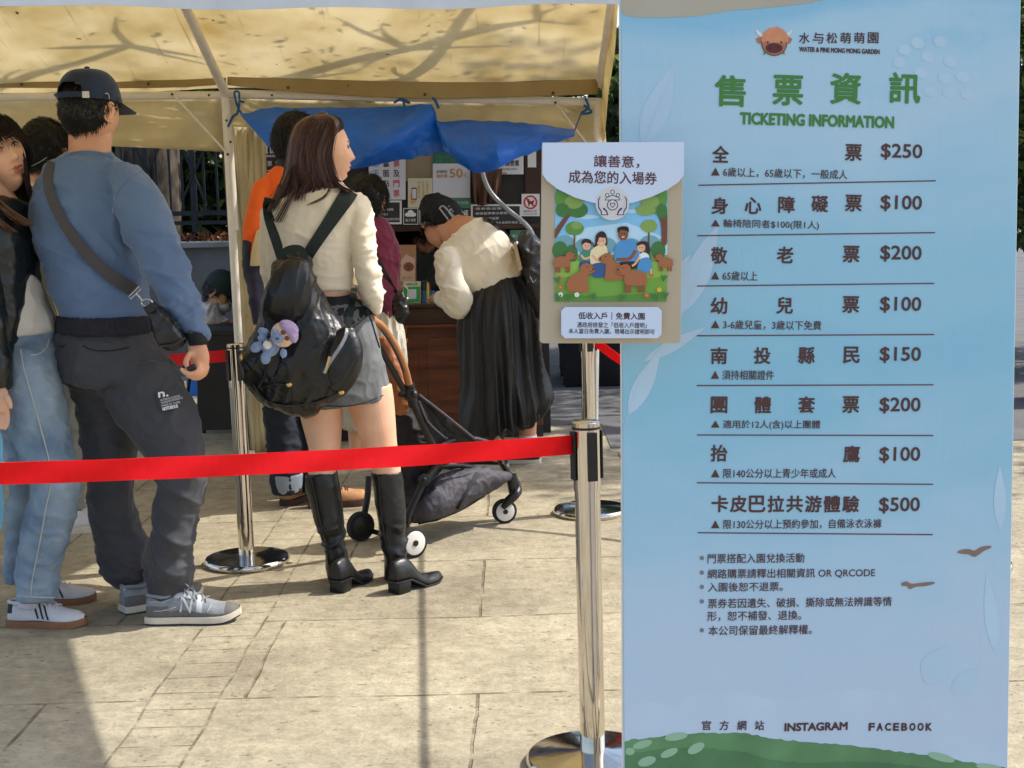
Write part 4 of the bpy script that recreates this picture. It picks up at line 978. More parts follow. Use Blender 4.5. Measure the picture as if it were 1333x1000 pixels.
rows = [([('全', 927, 190), ('票', 1100, 187.8)], '$250', 188, '▲ 6歲以上，65歲以下，一般成人', 1103, 219.5),
        ([('身', 926, 257), ('心', 969.3, 256.8), ('障', 1013, 255.5), ('礙', 1056, 254.5), ('票', 1100, 253.7)], '$100', 255, '▲ 輪椅陪同者$100(限1人)', 1066, 286.3),
        ([('敬', 925, 321.6), ('老', 1011, 321), ('票', 1097, 320)], '$200', 320.4, '▲ 65歲以上', 986, 353),
        ([('幼', 925, 387.2), ('兒', 1010.5, 386.6), ('票', 1096.5, 385.6)], '$100', 387, '▲ 3-6歲兒童，3歲以下免費', 1069, 417),
        ([('南', 925, 452.2), ('投', 981.3, 452), ('縣', 1038.8, 451.6), ('民', 1097.3, 451.2)], '$150', 452.2, '▲ 須持相關證件', 1007.4, 482),
        ([('團', 925, 516.2), ('體', 982, 516.2), ('套', 1039, 516), ('票', 1096.5, 515.8)], '$200', 518, '▲ 適用於12人(含)以上團體', 1067.6, 547),
        ([('抬', 925, 579), ('鷹', 1097.5, 580)], '$100', 582.4, '▲ 限140公分以上青少年或成人', 1088, 610),
        ([(c_, 926+24.35*i, 645+.02*i) for i, c_ in enumerate('卡皮巴拉共游體驗')], '$500', 648, '▲ 限130公分以上預約參加，自備泳衣泳褲', 1147.4, 676)]
for chars, price, py, sub, sx1, sy in rows:
    mb = MB()
    for ch, x, y in chars: T_(mb, ch, x, y, x+21.8, y+22, .001, 0, .02)
    T_(mb, price, 1146.5-(py-188)*.005, py-.6, 1200.5-(py-188)*.007, py+20.6, .001, 0, .016)
    mb.build('price_lettering', [MATS['print_brown']], banner, False)
    mb = MB(); T_(mb, sub, 925.5, sy, sx1, sy+12.5, .001, 0, .006); mb.build('condition_lettering', [MATS['print_brown']], banner, False)
for x0, y0, x1, y1 in ((909, 241.3, 1218, 235.5), (907.5, 307, 1217, 303), (907, 372.5, 1216, 369), (907, 437.2, 1216, 435.5), (907, 502, 1215, 501), (907, 566.3, 1214.7, 567), (907, 628.5, 1214.6, 630.5), (908, 693.5, 1214, 696)):
    mb = MB(); BD.line(mb, [(x0, y0), (x1, y1)], 1.6, .001); mb.build('divider_line', [MATS['print_line']], banner, False)
mb = MB()
notes = [('門票搭配入園兌換活動', 921, 720.6, 1047, 733), ('網路購票請釋出相關資訊 OR QRCODE', 921, 740, 1139, 753), ('入園後恕不退票。', 921.5, 758, 1019, 770), ('票券若因遺失、破損、撕除或無法辨識等情', 921.5, 778, 1160.7, 790.5), ('形，恕不補發、退換。', 920.5, 795.2, 1043, 808), ('本公司保留最終解釋權。', 922, 814, 1056.7, 826.6)]
for s_, *bx in notes: mb = MB(); T_(mb, s_, *bx, .001, 0, .006); mb.build('note_lettering', [MATS['print_brown']], banner, False)
for y in (726.5, 745.5, 764, 783, 820.5): mb = MB(); BD.ell(mb, 913.5, y, 2.9, 2.9, .0008, 0); mb.build('bullet', [MATS['print_grey']], banner, False)
mb = MB()
for k, ch in enumerate('官方網站'): T_(mb, ch, 913.5+k*23, 938, 925.5+k*23, 950.5, .0013, 0, .012)
T_(mb, 'INSTAGRAM', 1021, 940.3, 1103.3, 951.3, .0013, 0, .04)
for k, ch in enumerate('FACEBOOK'): T_(mb, ch, 1130.5+k*10.6, 941, 1138.6+k*10.6, 951.3, .0013, 0, .04)
mb.build('caption_lettering', [MATS['print_brown']], banner, False)

# ================================================================== the small charity sign fixed in front of the banner
for nme, c in dict(kr=(184, 168, 142), wh=(204, 216, 234), tx=(96, 58, 58), sky1=(136, 196, 232), sky2=(190, 222, 238), gr1=(120, 168, 66), gr2=(150, 190, 80), gr3=(70, 120, 60), gr4=(96, 146, 66), gr5=(136, 164, 84), trunk=(116, 74, 52), cap1=(168, 104, 66), cap2=(142, 84, 54), cap3=(96, 56, 40), sk1=(232, 178, 140), sk2=(140, 84, 56), hr1=(60, 36, 34), hr2=(36, 26, 28), bl1=(82, 148, 200), bl2=(58, 92, 140), tee=(238, 218, 166), grn=(70, 140, 110), wht=(236, 236, 232), red=(214, 92, 80), yel=(232, 180, 70), icon=(210, 208, 206), nav=(52, 52, 78), far=(120, 168, 176)).items():
    mat('p_'+nme, c, .65, 0)
PN = ['kr', 'wh', 'tx', 'sky1', 'sky2', 'gr1', 'gr2', 'gr3', 'gr4', 'gr5', 'trunk', 'cap1', 'cap2', 'cap3', 'sk1', 'sk2', 'hr1', 'hr2', 'bl1', 'bl2', 'tee', 'grn', 'wht', 'red', 'yel', 'icon', 'nav', 'far']
ix = {k: i for i, k in enumerate(PN)}
O2 = U(703, 447, 2.80); SD = Board(O2, uB, vB)
sign = thing('charity_sign', SD.P(796, 447), 'kraft coloured charity sign with a capybara drawing, fixed over the left edge of the banner', 'sign')
def rr(x0, y0, x1, y1, r):
    out = []
    for cx, cy, a0 in ((x1-r, y0+r, -90), (x1-r, y1-r, 0), (x0+r, y1-r, 90), (x0+r, y0+r, 180)):
        for k in range(6): a = R_(a0+k*18); out.append((cx+r*math.cos(a), cy+r*math.sin(a)))
    return out
def rq(TL, TR, BR, BL, r):      # rounded quad
    out = []; Q = [TL, TR, BR, BL]
    for i in range(4):
        p0, p1, p2 = (np.array(Q[j % 4], float) for j in (i-1, i, i+1))
        a = p1+(p0-p1)/np.linalg.norm(p0-p1)*r; c = p1+(p2-p1)/np.linalg.norm(p2-p1)*r
        for k in range(6): t = k/5; out.append(tuple(a*(1-t)**2+2*p1*t*(1-t)+c*t*t))
    return out
outl = rq((706, 186.5), (889, 185.5), (886, 447), (703, 447), 5)
mb = MB(); mb.prism([SD.P(*p) for p in outl], -SD.n*.01); mb.build('board', [MATS['p_kr']], sign, False, bevel=.001)
mb = MB(); mb.box((-.03, 0, -.03), (.03, .065, .03), rot=Matrix((( SD.u.x, -SD.n.x, 0), (SD.u.y, -SD.n.y, 0), (0, 0, 1))), at=SD.P(850, 320, -.0105)); mb.build('mounting_block', [MATS['stand_black']], sign, False)
z2 = lambda x, y: (690+x/3.332, 170+y/3.332)
class Pic:
    def __init__(s): s.mb = MB(); s.h = .0006
    def poly(s, c, pts, sm=4): s.h += .00006; SD.poly(s.mb, [z2(*p) for p in pts], s.h, ix[c], sm)
    def ell(s, c, x, y, rx, ry=None, ro=0): s.h += .00006; x, y = z2(x, y); SD.ell(s.mb, x, y, rx/3.332, (ry or rx)/3.332, s.h, ix[c], ro, 22)
    def line(s, c, pts, w, sm=4): s.h += .00006; SD.line(s.mb, [z2(*p) for p in pts], w/3.332, s.h, ix[c], sm)
    def text(s, c, t, x0, y0, x1, y1, b=.008): s.h += .00006; SD.text(s.mb, t, *z2(x0, y0), *z2(x1, y1), s.h, ix[c], b)
    def done(s, name): s.mb.build(name, [MATS['p_'+k] for k in PN], sign, False); h = s.h; s.mb = MB(); return h
P = Pic()
P.poly('sky1', [(108, 236), (597, 236), (592, 742), (108, 742)], 0)
P.poly('sky2', [(108, 480), (250, 420), (420, 400), (596, 470), (594, 560), (108, 560)], 0); P.ell('sky2', 240, 375, 60, 9); P.ell('sky2', 450, 350, 50, 8)
for x, y, r in ((150, 490, 45), (235, 500, 40), (330, 500, 45), (440, 500, 40), (520, 490, 45), (580, 480, 20)): P.ell('far', x, y, r, r*.8)
P.poly('gr5', [(108, 540), (595, 540), (594, 600), (108, 600)], 0)
for x, y, rx in ((130, 520, 42), (180, 535, 34), (555, 520, 40), (575, 545, 22), (500, 545, 30)): P.ell('gr3', x if x < 560 else 560, y, rx*.8, 40)
P.poly('gr2', [(108, 575), (300, 560), (594, 572), (592, 742), (108, 742)], 0); P.poly('gr1', [(108, 640), (250, 625), (450, 650), (593, 630), (592, 742), (108, 742)], 0); P.poly('gr4', [(108, 705), (300, 720), (592, 700), (592, 742), (108, 742)], 0)
# small trees
for x, y, s in ((193, 440, 40), (515, 430, 36)):
    P.line('trunk', [(x-2, y+75), (x, y)], 7, 0); P.ell('gr5' if s == 36 else 'gr4', x, y-15, s, s*.75); P.ell('gr5', x+8, y-28, s*.6, s*.4)
# big trees
P.poly('trunk', [(108, 430), (140, 385), (170, 350), (185, 352), (160, 390), (128, 440), (108, 470)], 3); P.poly('trunk', [(570, 490), (565, 400), (540, 340), (555, 335), (575, 370), (592, 330), (592, 490)], 3)
for x, y, rx, ry, c in ((135, 290, 27, 55, 'gr4'), (165, 320, 50, 40, 'gr4'), (205, 345, 45, 34, 'gr3'), (190, 310, 40, 30, 'gr5'), (140, 345, 30, 30, 'gr3'), (570, 290, 24, 60, 'gr4'), (540, 325, 48, 38, 'gr4'), (500, 345, 42, 24, 'gr5'), (570, 350, 24, 32, 'gr3'), (520, 310, 40, 28, 'gr5')): P.ell(c, x, y, rx, ry)
# people
def capy(x, y, s, f, sit=False):
    X = lambda a, b_: (x+a*s*f, y+b_*s)
    if sit: P.poly('cap1', [X(-50, 48), (X(-58, 20)), X(-40, -15), X(-10, -30), X(10, -45), X(30, -30), X(32, 10), X(36, 48), X(10, 52), X(-20, 52)], 4)
    else:
        for a in (-42, -24, 20, 34): P.poly('cap2', [X(a-7, 20), X(a+7, 20), X(a+6, 60), X(a+9, 64), X(a-7, 64)], 0)
        P.poly('cap1', [X(-58, 10), X(-54, -18), X(-25, -32), X(10, -32), X(34, -20), X(44, 0), X(36, 26), X(0, 34), X(-40, 32), X(-56, 26)], 4)
    hx, hy = (42, -38) if not sit else (28, -48)
    P.poly('cap1', [X(hx-30, hy+14), X(hx-24, hy-14), X(hx-4, hy-24), X(hx+16, hy-16), X(hx+32, hy-4), X(hx+34, hy+12), X(hx+16, hy+22), X(hx-10, hy+26)], 4)
    P.ell('cap3', *X(hx+28, hy+2), 5*s, 6*s); P.ell('cap3', *X(hx+4, hy-8), 3*s, 3*s); P.poly('cap2', [X(hx-18, hy-16), X(hx-14, hy-28), X(hx-6, hy-20)], 0); P.line('cap3', [X(hx+14, hy+12), X(hx+26, hy+12)], 2)
# boy
P.poly('hr1', [(222, 495), (225, 478), (243, 470), (262, 476), (265, 494), (255, 500), (232, 500)]); P.ell('sk1', 244, 500, 18, 19); P.poly('hr1', [(222, 496), (228, 478), (246, 472), (264, 480), (258, 490), (240, 486), (228, 494)])
P.poly('grn', [(218, 530), (240, 518), (262, 525), (268, 570), (216, 572)], 2); P.poly('bl2', [(216, 568), (262, 566), (258, 600), (214, 602)], 2); P.line('sk1', [(220, 540), (236, 556), (262, 548)], 9); P.ell('hr1', 238, 500, 2); P.ell('hr1', 252, 500, 2); P.line('red', [(240, 509), (250, 509)], 2)
# woman
P.poly('hr1', [(280, 500), (285, 455), (308, 437), (328, 450), (334, 490), (322, 502), (300, 500), (284, 520), (266, 480)]); P.poly('tee', [(262, 520), (290, 500), (325, 498), (336, 530), (330, 580), (262, 580)], 2); P.ell('sk1', 308, 480, 20, 24); P.poly('hr1', [(286, 490), (290, 455), (310, 445), (328, 460), (318, 466), (300, 464), (294, 480)])
P.poly('bl2', [(246, 600), (280, 576), (330, 580), (328, 632), (275, 636)], 3); P.line('sk1', [(268, 540), (290, 562), (330, 552)], 10); P.ell('hr1', 302, 480, 2); P.ell('hr1', 316, 478, 2); P.line('wht', [(304, 492), (314, 491)], 3)
# man
P.poly('bl1', [(366, 510), (390, 480), (440, 474), (464, 510), (458, 570), (372, 572)], 3); P.ell('sk2', 402, 450, 22, 28); P.poly('hr2', [(378, 440), (378, 424), (398, 416), (424, 420), (426, 444), (418, 436), (390, 432), (384, 446)]); P.line('sk2', [(456, 520), (430, 555), (372, 560)], 14); P.poly('hr1', [(388, 570), (458, 568), (462, 598), (400, 600)], 2); P.ell('hr2', 396, 448, 2); P.ell('hr2', 410, 447, 2); P.line('wht', [(396, 463), (408, 461)], 4)
# girl
P.poly('hr1', [(460, 510), (466, 486), (490, 480), (510, 488), (520, 520), (510, 535), (500, 512), (480, 500)]); P.ell('sk1', 480, 508, 18, 19); P.poly('hr1', [(462, 502), (470, 486), (492, 482), (504, 500), (484, 494)]); P.poly('wht', [(470, 540), (490, 528), (512, 540), (512, 565), (476, 568)], 2); P.poly('bl1', [(476, 556), (515, 552), (526, 604), (480, 618), (462, 600)], 3); P.line('sk1', [(474, 545), (456, 576), (440, 588)], 9); P.line('sk1', [(522, 600), (524, 628)], 8); P.poly('red', [(518, 622), (532, 622), (534, 634), (520, 634)], 0); P.ell('hr1', 474, 508, 2); P.ell('hr1', 486, 508, 2)
capy(356, 600, .95, -1, True); P.h += .0001
capy(142, 570, .72, 1); capy(582, 572, .6, -1); capy(215, 648, 1.02, 1, True); capy(448, 640, .98, -1)
for x, y, c in ((130, 680, 'red'), (130, 712, 'wht'), (200, 712, 'wht'), (502, 715, 'red'), (556, 690, 'yel'), (125, 640, 'red')):
    for k in range(5): a = k*2*math.pi/5; P.ell(c, x+6*math.cos(a), y+6*math.sin(a), 5)
    P.ell('yel', x, y, 3)
for x, y, r in ((118, 735, 0), (165, 735, .3), (270, 730, -.2), (395, 735, .1), (540, 735, -.3), (582, 725, .1), (575, 650, .2), (115, 660, -.3)):
    for k in (-1, 0, 1): P.ell('gr3', x+k*6, y-10, 4, 17, r+k*.5)
P.done('illustration')
P.poly('wh', [(50, 55), (662, 52), (662, 192), (640, 225), (590, 258), (520, 290), (440, 315), (353, 325), (270, 315), (190, 292), (115, 255), (70, 220), (50, 192)], 0)
P.done('white_panel')
P.text('tx', '讓善意，', 272, 110, 470, 164, .014); P.text('tx', '成為您的入場券', 163, 178, 545, 234, .014); P.done('title_lettering')
P.ell('icon', 353, 318, 73, 73)
P.ell('nav', 353, 268, 10, 10); P.ell('icon', 353, 268, 7, 7)
for x in (330, 376): P.ell('nav', x, 282, 9, 9); P.ell('icon', x, 282, 6, 6)
P.poly('nav', [(318, 304), (325, 292), (353, 280), (382, 292), (388, 304)], 0); P.poly('icon', [(322, 301), (328, 294), (353, 284), (379, 294), (384, 301)], 0)
P.ell('tx', 353, 324, 24, 24); P.ell('icon', 353, 324, 20, 20)
P.poly('tx', [(353, 338), (340, 324), (342, 315), (348, 313), (353, 319), (358, 313), (364, 315), (366, 324)], 0); P.poly('icon', [(353, 333), (344, 323), (346, 318), (349, 318), (353, 323), (357, 318), (360, 318), (362, 323)], 0)
for s in (-1, 1):
    X = lambda a, b_: (353+s*a, b_)
    P.poly('nav', [X(48, 290), X(56, 292), X(56, 325), X(42, 340), X(36, 336), X(24, 350), X(18, 368), X(50, 368), X(50, 355), X(62, 335), X(62, 300), X(56, 288)], 0)
    P.poly('icon', [X(51, 295), X(53, 297), X(53, 327), X(40, 344), X(30, 352), X(24, 365), X(46, 365), X(46, 352), X(58, 332), X(58, 302)], 0)
P.done('hands_icon')
P.poly('wh', [(131, 782), (148, 765), (550, 765), (566, 782), (564, 884), (548, 900), (148, 900), (131, 884)], 0)
P.h += .0001; P.text('hr1', '低收入戶｜免費入園', 205, 787, 492, 820, .014); P.text('hr1', '憑政府核發之「低收入戶證明」', 200, 831, 500, 855, .006); P.text('hr1', '本人當日免費入園，現場出示證明即可', 163, 859, 535, 882, .006); P.done('caption_panel')
# ================================================================== barrier posts and belts
mat('chrome', (214, 208, 200), .07, .02, 30, metal=1); mat('chrome_base', (206, 200, 190), .1, .05, 12, .06, 20, metal=1); mat('black_plastic', (28, 28, 30), .42, .05, 30, spec=.4)
mat('belt_red', (238, 4, 18), .5, .04, 60, .05, 300, spec=.3, trans=.25)
def stanchion(base, H, label, lean=(0, 0), rot=0, belt_side=True):
    b = Vector(base); root = thing('barrier_post', b, label, 'barrier post', 'chrome barrier posts')
    mb = MB(); mb.lathe([(.165, 0), (.168, .006), (.168, .02), (.162, .027), (.12, .031), (.05, .036), (.034, .039)], b, 56); mb.build('base', [MATS['chrome_base']], root)
    ax = Vector((lean[0], lean[1], 1))
    mb = MB(); V, F = tube([b+ax*.034, b+ax*(H-.165)], .0315, 40); mb.add(V, F); mb.build('tube', [MATS['chrome']], root)
    mb = MB(); mb.tube([b+ax*(H-.165), b+ax*(H-.008)], .0335, 40); hd = mb.build('head', [MATS['chrome']], root)
    mb = MB(); mb.tube([b+ax*(H-.008), b+ax*(H+.004), b+ax*(H+.007)], [.0345, .0345, .031], 40); mb.build('cap', [MATS['black_plastic'] if False else MATS['chrome_base']], root)
    mb = MB()
    mb.tube([b+ax*(H-.012), b+ax*(H-.006)], .0352, 40); mb.build('cap_ring', [MATS['black_plastic']], root)
    for k in range(4):
        a = rot+k*math.pi/2; d = Vector((math.cos(a), math.sin(a), 0)); s = Vector((-d.y, d.x, 0))
        c = b+ax*(H-.075)+d*.0338
        mb = MB()
        P0 = [c+s*sx*.013+ax*sz for sx, sz in ((-1, -.062), (1, -.062), (1, .058), (-1, .058))]
        mb.prism(P0, d*.0045); mb.build('belt_slot', [MATS['black_plastic']], root, False, bevel=.0015)
    return root, ax
pf = G(772, 995); rf, axf = stanchion(pf, .868, 'nearest chrome barrier post, standing left of the blue banner', (-.004, 0), .35)
pl_ = G(322, 733); rl, axl = stanchion(pl_, .872, 'chrome barrier post between the man in the navy cap and the black backpack', (-.006, 0), .6)
pr_ = G(769, 668); rrr, axr = stanchion(pr_, .872, 'rear chrome barrier post seen just above and behind the nearest one', (0, 0), .2)
def belt(p, q, w, sag, label, tw=0, n=26):
    p, q = Vector(p), Vector(q); mb = MB(); V = []; F = []
    d = (q-p).normalized(); nrm = d.cross(Vector((0, 0, 1))).normalized()
    for i in range(n+1):
        t = i/n; c = p.lerp(q, t)-Vector((0, 0, sag*4*t*(1-t))); a = tw*math.sin(math.pi*t*1.7)*.5+ .03*math.sin(t*23)
        up = Vector((0, 0, 1))*math.cos(a)+nrm*math.sin(a)
        for k in range(4): V.append(c+up*w*(k/3-.5)+nrm*.003*math.sin(t*40+k))
    for i in range(n):
        for k in range(3): F.append((i*4+k, i*4+k+1, (i+1)*4+k+1, (i+1)*4+k))
    mb.add(V, F); o = mb.build('barrier_belt', [MATS['belt_red']], mods=[('SOLIDIFY', dict(thickness=.0015))])
    return tag(o, label, 'barrier belt', 'red barrier belts')
belt(U(746, 579, pf.y-.01), U(-230, 622, 2.72), .0475, .012, 'long red belt stretching across the front of the queue from the nearest post', .25, 60)
belt(U(298, 463, pl_.y), U(-40, 470, 6.3), .047, .02, 'red belt from the left chrome post passing behind the man in the navy cap', .2)
e1, e2 = U(-230, 622, 2.72), U(1250, 480, 5.2)
stanchion((e1.x-.035, e1.y, 0), e1.z+.078, 'chrome barrier post holding the far left end of the long front belt', (0, 0), .1)
stanchion((e2.x+.035, e2.y, 0), e2.z+.078, 'chrome barrier post standing right behind the blue banner', (0, 0), .1)
belt(U(776, 446, pr_.y-.02), e2, .047, .24, 'red belt from the rear chrome post sagging away behind the blue banner', .6)
# ================================================================== people: shared builders
skinmat('skin', (224, 172, 138)); skinmat('skin_pale', (232, 186, 156)); skinmat('skin_tan', (204, 150, 118)); mat('lip', (172, 100, 88), .45, .05); mat('eye_white', (226, 222, 218), .25, 0); mat('iris', (34, 22, 18), .15, 0)
for nme, c in dict(hair_black=(26, 24, 24), hair_black2=(40, 36, 34), hair_black3=(18, 17, 18), hair_brown=(66, 40, 34), hair_brown2=(88, 54, 44), hair_brown3=(48, 30, 27), hair_dark=(40, 30, 28), hair_dark2=(58, 42, 36), hair_tip=(120, 84, 58)).items():
    mat(nme, c, .42, .1, 30, spec=.5)
def ico(sub):
    bm = bmesh.new(); bmesh.ops.create_icosphere(bm, subdivisions=sub, radius=1); V = np.array([v.co[:] for v in bm.verts]); F = [tuple(v.index for v in f.verts) for f in bm.faces]; bm.free(); return V, F
_ico = {k: ico(k) for k in (5, 6)}
def head_local(sub=5, jaw=1.0, cheek=1.0):
    V, F = _ico[sub]; p = V
    x = .076*p[:, 0]; y = .094*p[:, 1]; z = .114*p[:, 2]
    x = x*(1+.06*np.exp(-((z-.03)/.05)**2))
    t = np.clip((-z-.012)/.1, 0, 1); f = p[:, 1] > 0
    x = x*(1-.40*t**1.3*jaw); y = np.where(f, y*(1-.10*t), y*(1-.5*t))
    y = y+.012*t*np.where(f, 1, .6)
    y = np.where(y > .062, .062+(y-.062)*.72, y)
    G2 = lambda u, su, w, sw: np.exp(-((u/su)**2+(w/sw)**2))
    fr = np.clip(p[:, 1]*3, 0, 1); d = np.zeros_like(x)
    prof = np.clip((.02-z)/.046, 0, 1)**1.1*np.clip((z+.041)/.011, 0, 1)
    d += .0195*np.exp(-(x/(.0075+.004*prof))**2)*prof
    d += .0065*np.exp(-(((np.abs(x)-.012)/.0062)**2+((z+.0285)/.0075)**2))
    d -= .010*np.exp(-(((np.abs(x)-.031)/.017)**2+((z-.010)/.011)**2))
    d += .0040*np.exp(-(((np.abs(x)-.030)/.022)**2+((z-.030)/.008)**2))
    d += .0070*cheek*np.exp(-(((np.abs(x)-.043)/.018)**2+((z+.022)/.022)**2))
    d += .0080*G2(x, .020, z+.0535, .0055)+.0085*G2(x, .0165, z+.0665, .0058)-.0045*G2(x, .021, z+.0600, .0024)
    d += .0065*G2(x, .018, z+.094, .013)-.003*G2(x, .02, z+.078, .006)
    y = y+d*fr
    L = np.stack([x, y, z], 1)
    lip = (fr > .5)*((G2(x, .0215, z+.0545, .0062) > .42) | (G2(x, .0195, z+.0660, .0068) > .42))
    return L, F, lip
def ear_local(side):
    mb = MB(); c = Vector((side*.079, -.008, -.004))
    rot = Matrix.Rotation(side*R_(-24), 3, 'Z') @ Matrix.Rotation(R_(-12), 3, 'X')
    mb.ball(c+Vector((side*.006, -.004, 0)), (.006, .017, .031), 0, 16, rot)
    pts = [c+rot @ Vector((side*.010, .018*math.cos(a)*.95-.003, .032*math.sin(a)*(.95 if math.sin(a) > 0 else .85))) for a in [R_(60+k*22) for k in range(12)]]
    mb.tube(pts, [.004]*11+[.003], 8, smooth=2)
    mb.ball(c+rot @ Vector((side*.008, .006, -.027)), (.006, .008, .008), 0, 10)
    return np.array(mb.V), mb.F
class Head:
    def __init__(s, c, az, pitch=0, roll=0, scale=1.0, sub=5, **k):
        s.c = np.array(c); s.M = np.array((Matrix.Rotation(-R_(az), 3, 'Z') @ Matrix.Rotation(R_(pitch), 3, 'X') @ Matrix.Rotation(R_(roll), 3, 'Y'))); s.s = scale
        s.L, s.F, s.lip = head_local(sub, **k)
    def w(s, L): return (np.asarray(L)*s.s) @ s.M.T+s.c
    def mesh(s, ears=True):
        V = [tuple(v) for v in s.w(s.L)]; F = list(s.F); mi = [1 if s.lip[list(f)].all() else 0 for f in F]
        if ears:
            for sd in (-1, 1):
                E_, f = ear_local(sd); b = len(V); V += [tuple(v) for v in s.w(E_)]; F += [tuple(i+b for i in q) for q in f]; mi += [0]*len(f)
        return V, F, mi
    def mask(s, fn): return fn(s.L[:, 0], s.L[:, 1], s.L[:, 2])
    def normals(s):
        n = s.L/np.array([.076, .094, .114])**2; return n/np.linalg.norm(n, axis=1)[:, None]
def strand_mesh(P, r, groups=3, seed=0):
    """P (n,k,3) -> thin triangular strands; returns V,F,mi"""
    n, k, _ = P.shape
    T = np.gradient(P, axis=1); T /= np.linalg.norm(T, axis=2)[..., None]+1e-9
    ref = np.array([.3, -1.0, .2]); S = np.cross(T, ref); S /= np.linalg.norm(S, axis=2)[..., None]+1e-9; B = np.cross(T, S)
    rr = np.asarray(r)[None, :, None]
    V = np.stack([P+rr*(S*math.cos(a)+B*math.sin(a)) for a in (0, 2.094, 4.189)], 2).reshape(-1, 3)
    i = np.arange(n)[:, None, None]*k*3; j = np.arange(k-1)[None, :, None]*3; q = np.arange(3)[None, None, :]
    a = (i+j+q).ravel(); b = (i+j+(q+1) % 3).ravel()
    F = np.stack([a, b, b+3, a+3], 1).tolist()
    g = np.random.default_rng(seed).integers(0, groups, n); mi = np.repeat(g, (k-1)*3).tolist()
    return [tuple(v) for v in V], [tuple(f) for f in F], mi
def cap_hair(root, hd, maskfn, N, length, comb, mats, seed=1, thick=.010, lift=.25, r=.0011, name='hair', jitter=.35, extra=None):
    """scalp shell plus thousands of short strands combed in a direction (head space)"""
    g = np.random.default_rng(seed); m_ = hd.mask(maskfn); nn = hd.normals(); L = hd.L
    edge = vnoise(L*60, seed)
    off = thick*(.82+.36*edge)
    Ls = L+nn*off[:, None]
    keep = [f for f in hd.F if m_[list(f)].all()]
    used = sorted({i for f in keep for i in f}); rm = {i: k for k, i in enumerate(used)}
    V = [tuple(v) for v in hd.w(Ls[used])]; F = [tuple(rm[i] for i in f) for f in keep]; mi = [0]*len(F)
    idx = g.choice(np.nonzero(m_)[0], N)
    p0 = L[idx]+nn[idx]*(thick*.5)+g.normal(0, .003, (N, 3))
    cb = np.array([comb(*q) for q in L[idx]]) if callable(comb) else np.tile(np.array(comb, float), (N, 1))
    cb = cb+g.normal(0, jitter*.35, (N, 3)); cb -= nn[idx]*(cb*nn[idx]).sum(1)[:, None]; cb /= np.linalg.norm(cb, axis=1)[:, None]+1e-9
    ln = length*g.uniform(.6, 1.25, N)[:, None]
    K = 5; P = []
    for k in range(K):
        t = k/(K-1); q = p0+cb*ln*t+nn[idx]*(thick*.7+lift*length*math.sin(t*2.2)*.5)*np.minimum(1, t*3)
        P.append(q)
    P = np.stack(P, 1); P = hd.w(P.reshape(-1, 3)).reshape(P.shape)
    v, f, m2 = strand_mesh(P, [r, r, r*.9, r*.7, r*.2], len(mats), seed)
    b = len(V); V += v; F += [tuple(i+b for i in q) for q in f]; mi += m2
    if extra:
        for v, f, m2 in extra: b = len(V); V += v; F += [tuple(i+b for i in q) for q in f]; mi += m2
    return link_mesh(name, mesh_from(V, F, mi), [MATS[q] for q in mats], root, True)
def loft_strands(rows, Y, N, mats, seed=0, r=.0014, out=.012, th=(0, 2*math.pi), s0=(0, .45), over=.12, wav=.03, k=14, drop=0):
    """hair strands running down the surface of a lofted mass"""
    S = catmull([np.concatenate([(np.array(U(a[0], a[1], Y+(a[5] if len(a) > 5 else 0)))+np.array(U(a[2], a[3], Y+(a[5] if len(a) > 5 else 0))))/2, (np.array(U(a[2], a[3], Y))-np.array(U(a[0], a[1], Y)))/2, [a[4]]]) for a in rows], 6)
    S = np.array(S); C = S[:, :3]; A = S[:, 3:6]; tg = np.gradient(C, axis=0); M = np.cross(A, tg); M /= np.linalg.norm(M, axis=1)[:, None]+1e-9; M[M[:, 1] < 0] *= -1; M = M*S[:, 6:7]
    g = np.random.default_rng(seed); n = len(S)-1
    t0 = g.uniform(*s0, N); t1 = np.clip(t0+g.uniform(.4, 1.0, N), 0, 1+g.uniform(0, over, N)); TH = g.uniform(*th, N); ph = g.uniform(0, 6.28, N); of = 1+g.uniform(-.02, 1, N)**2*0
    P = []
    for i in range(k):
        t = (t0+(t1-t0)*i/(k-1))*n; t = np.minimum(t, n*1.15); j = np.clip(np.floor(t).astype(int), 0, n-1); f = (t-j)[:, None]
        a = TH+wav*np.sin(ph+i*.5)*3
        c = C[j]*(1-f)+C[j+1]*f; AA = A[j]*(1-f)+A[j+1]*f; MM = M[j]*(1-f)+M[j+1]*f
        dr = AA*np.cos(a)[:, None]+MM*np.sin(a)[:, None]; ln = np.linalg.norm(dr, axis=1)[:, None]+1e-9
        P.append(c+dr+dr/ln*(out*g.uniform(0, 1, N)*0+out*((np.sin(ph*7)+1)/2))[:, None])
    P = np.stack(P, 1)
    rr = [r]*(k-3)+[r*.8, r*.5, r*.15]
    return strand_mesh(P, rr, len(mats), seed)
def body(root, parts, hd=None, skin='skin', voxel=.0055, smooth=3, name='body', ears=True):
    me = fuse_mesh(parts, voxel, smooth)
    V = [tuple(v) for v in getco(me)]; F = [tuple(p.vertices) for p in me.polygons]; mi = [0]*len(F); bpy.data.meshes.remove(me)
    if hd:
        v, f, m2 = hd.mesh(ears); b = len(V); V += v; F += [tuple(i+b for i in q) for q in f]; mi += m2
    return link_mesh(name, mesh_from(V, F, mi), [MATS[skin], MATS['lip']], root, True)
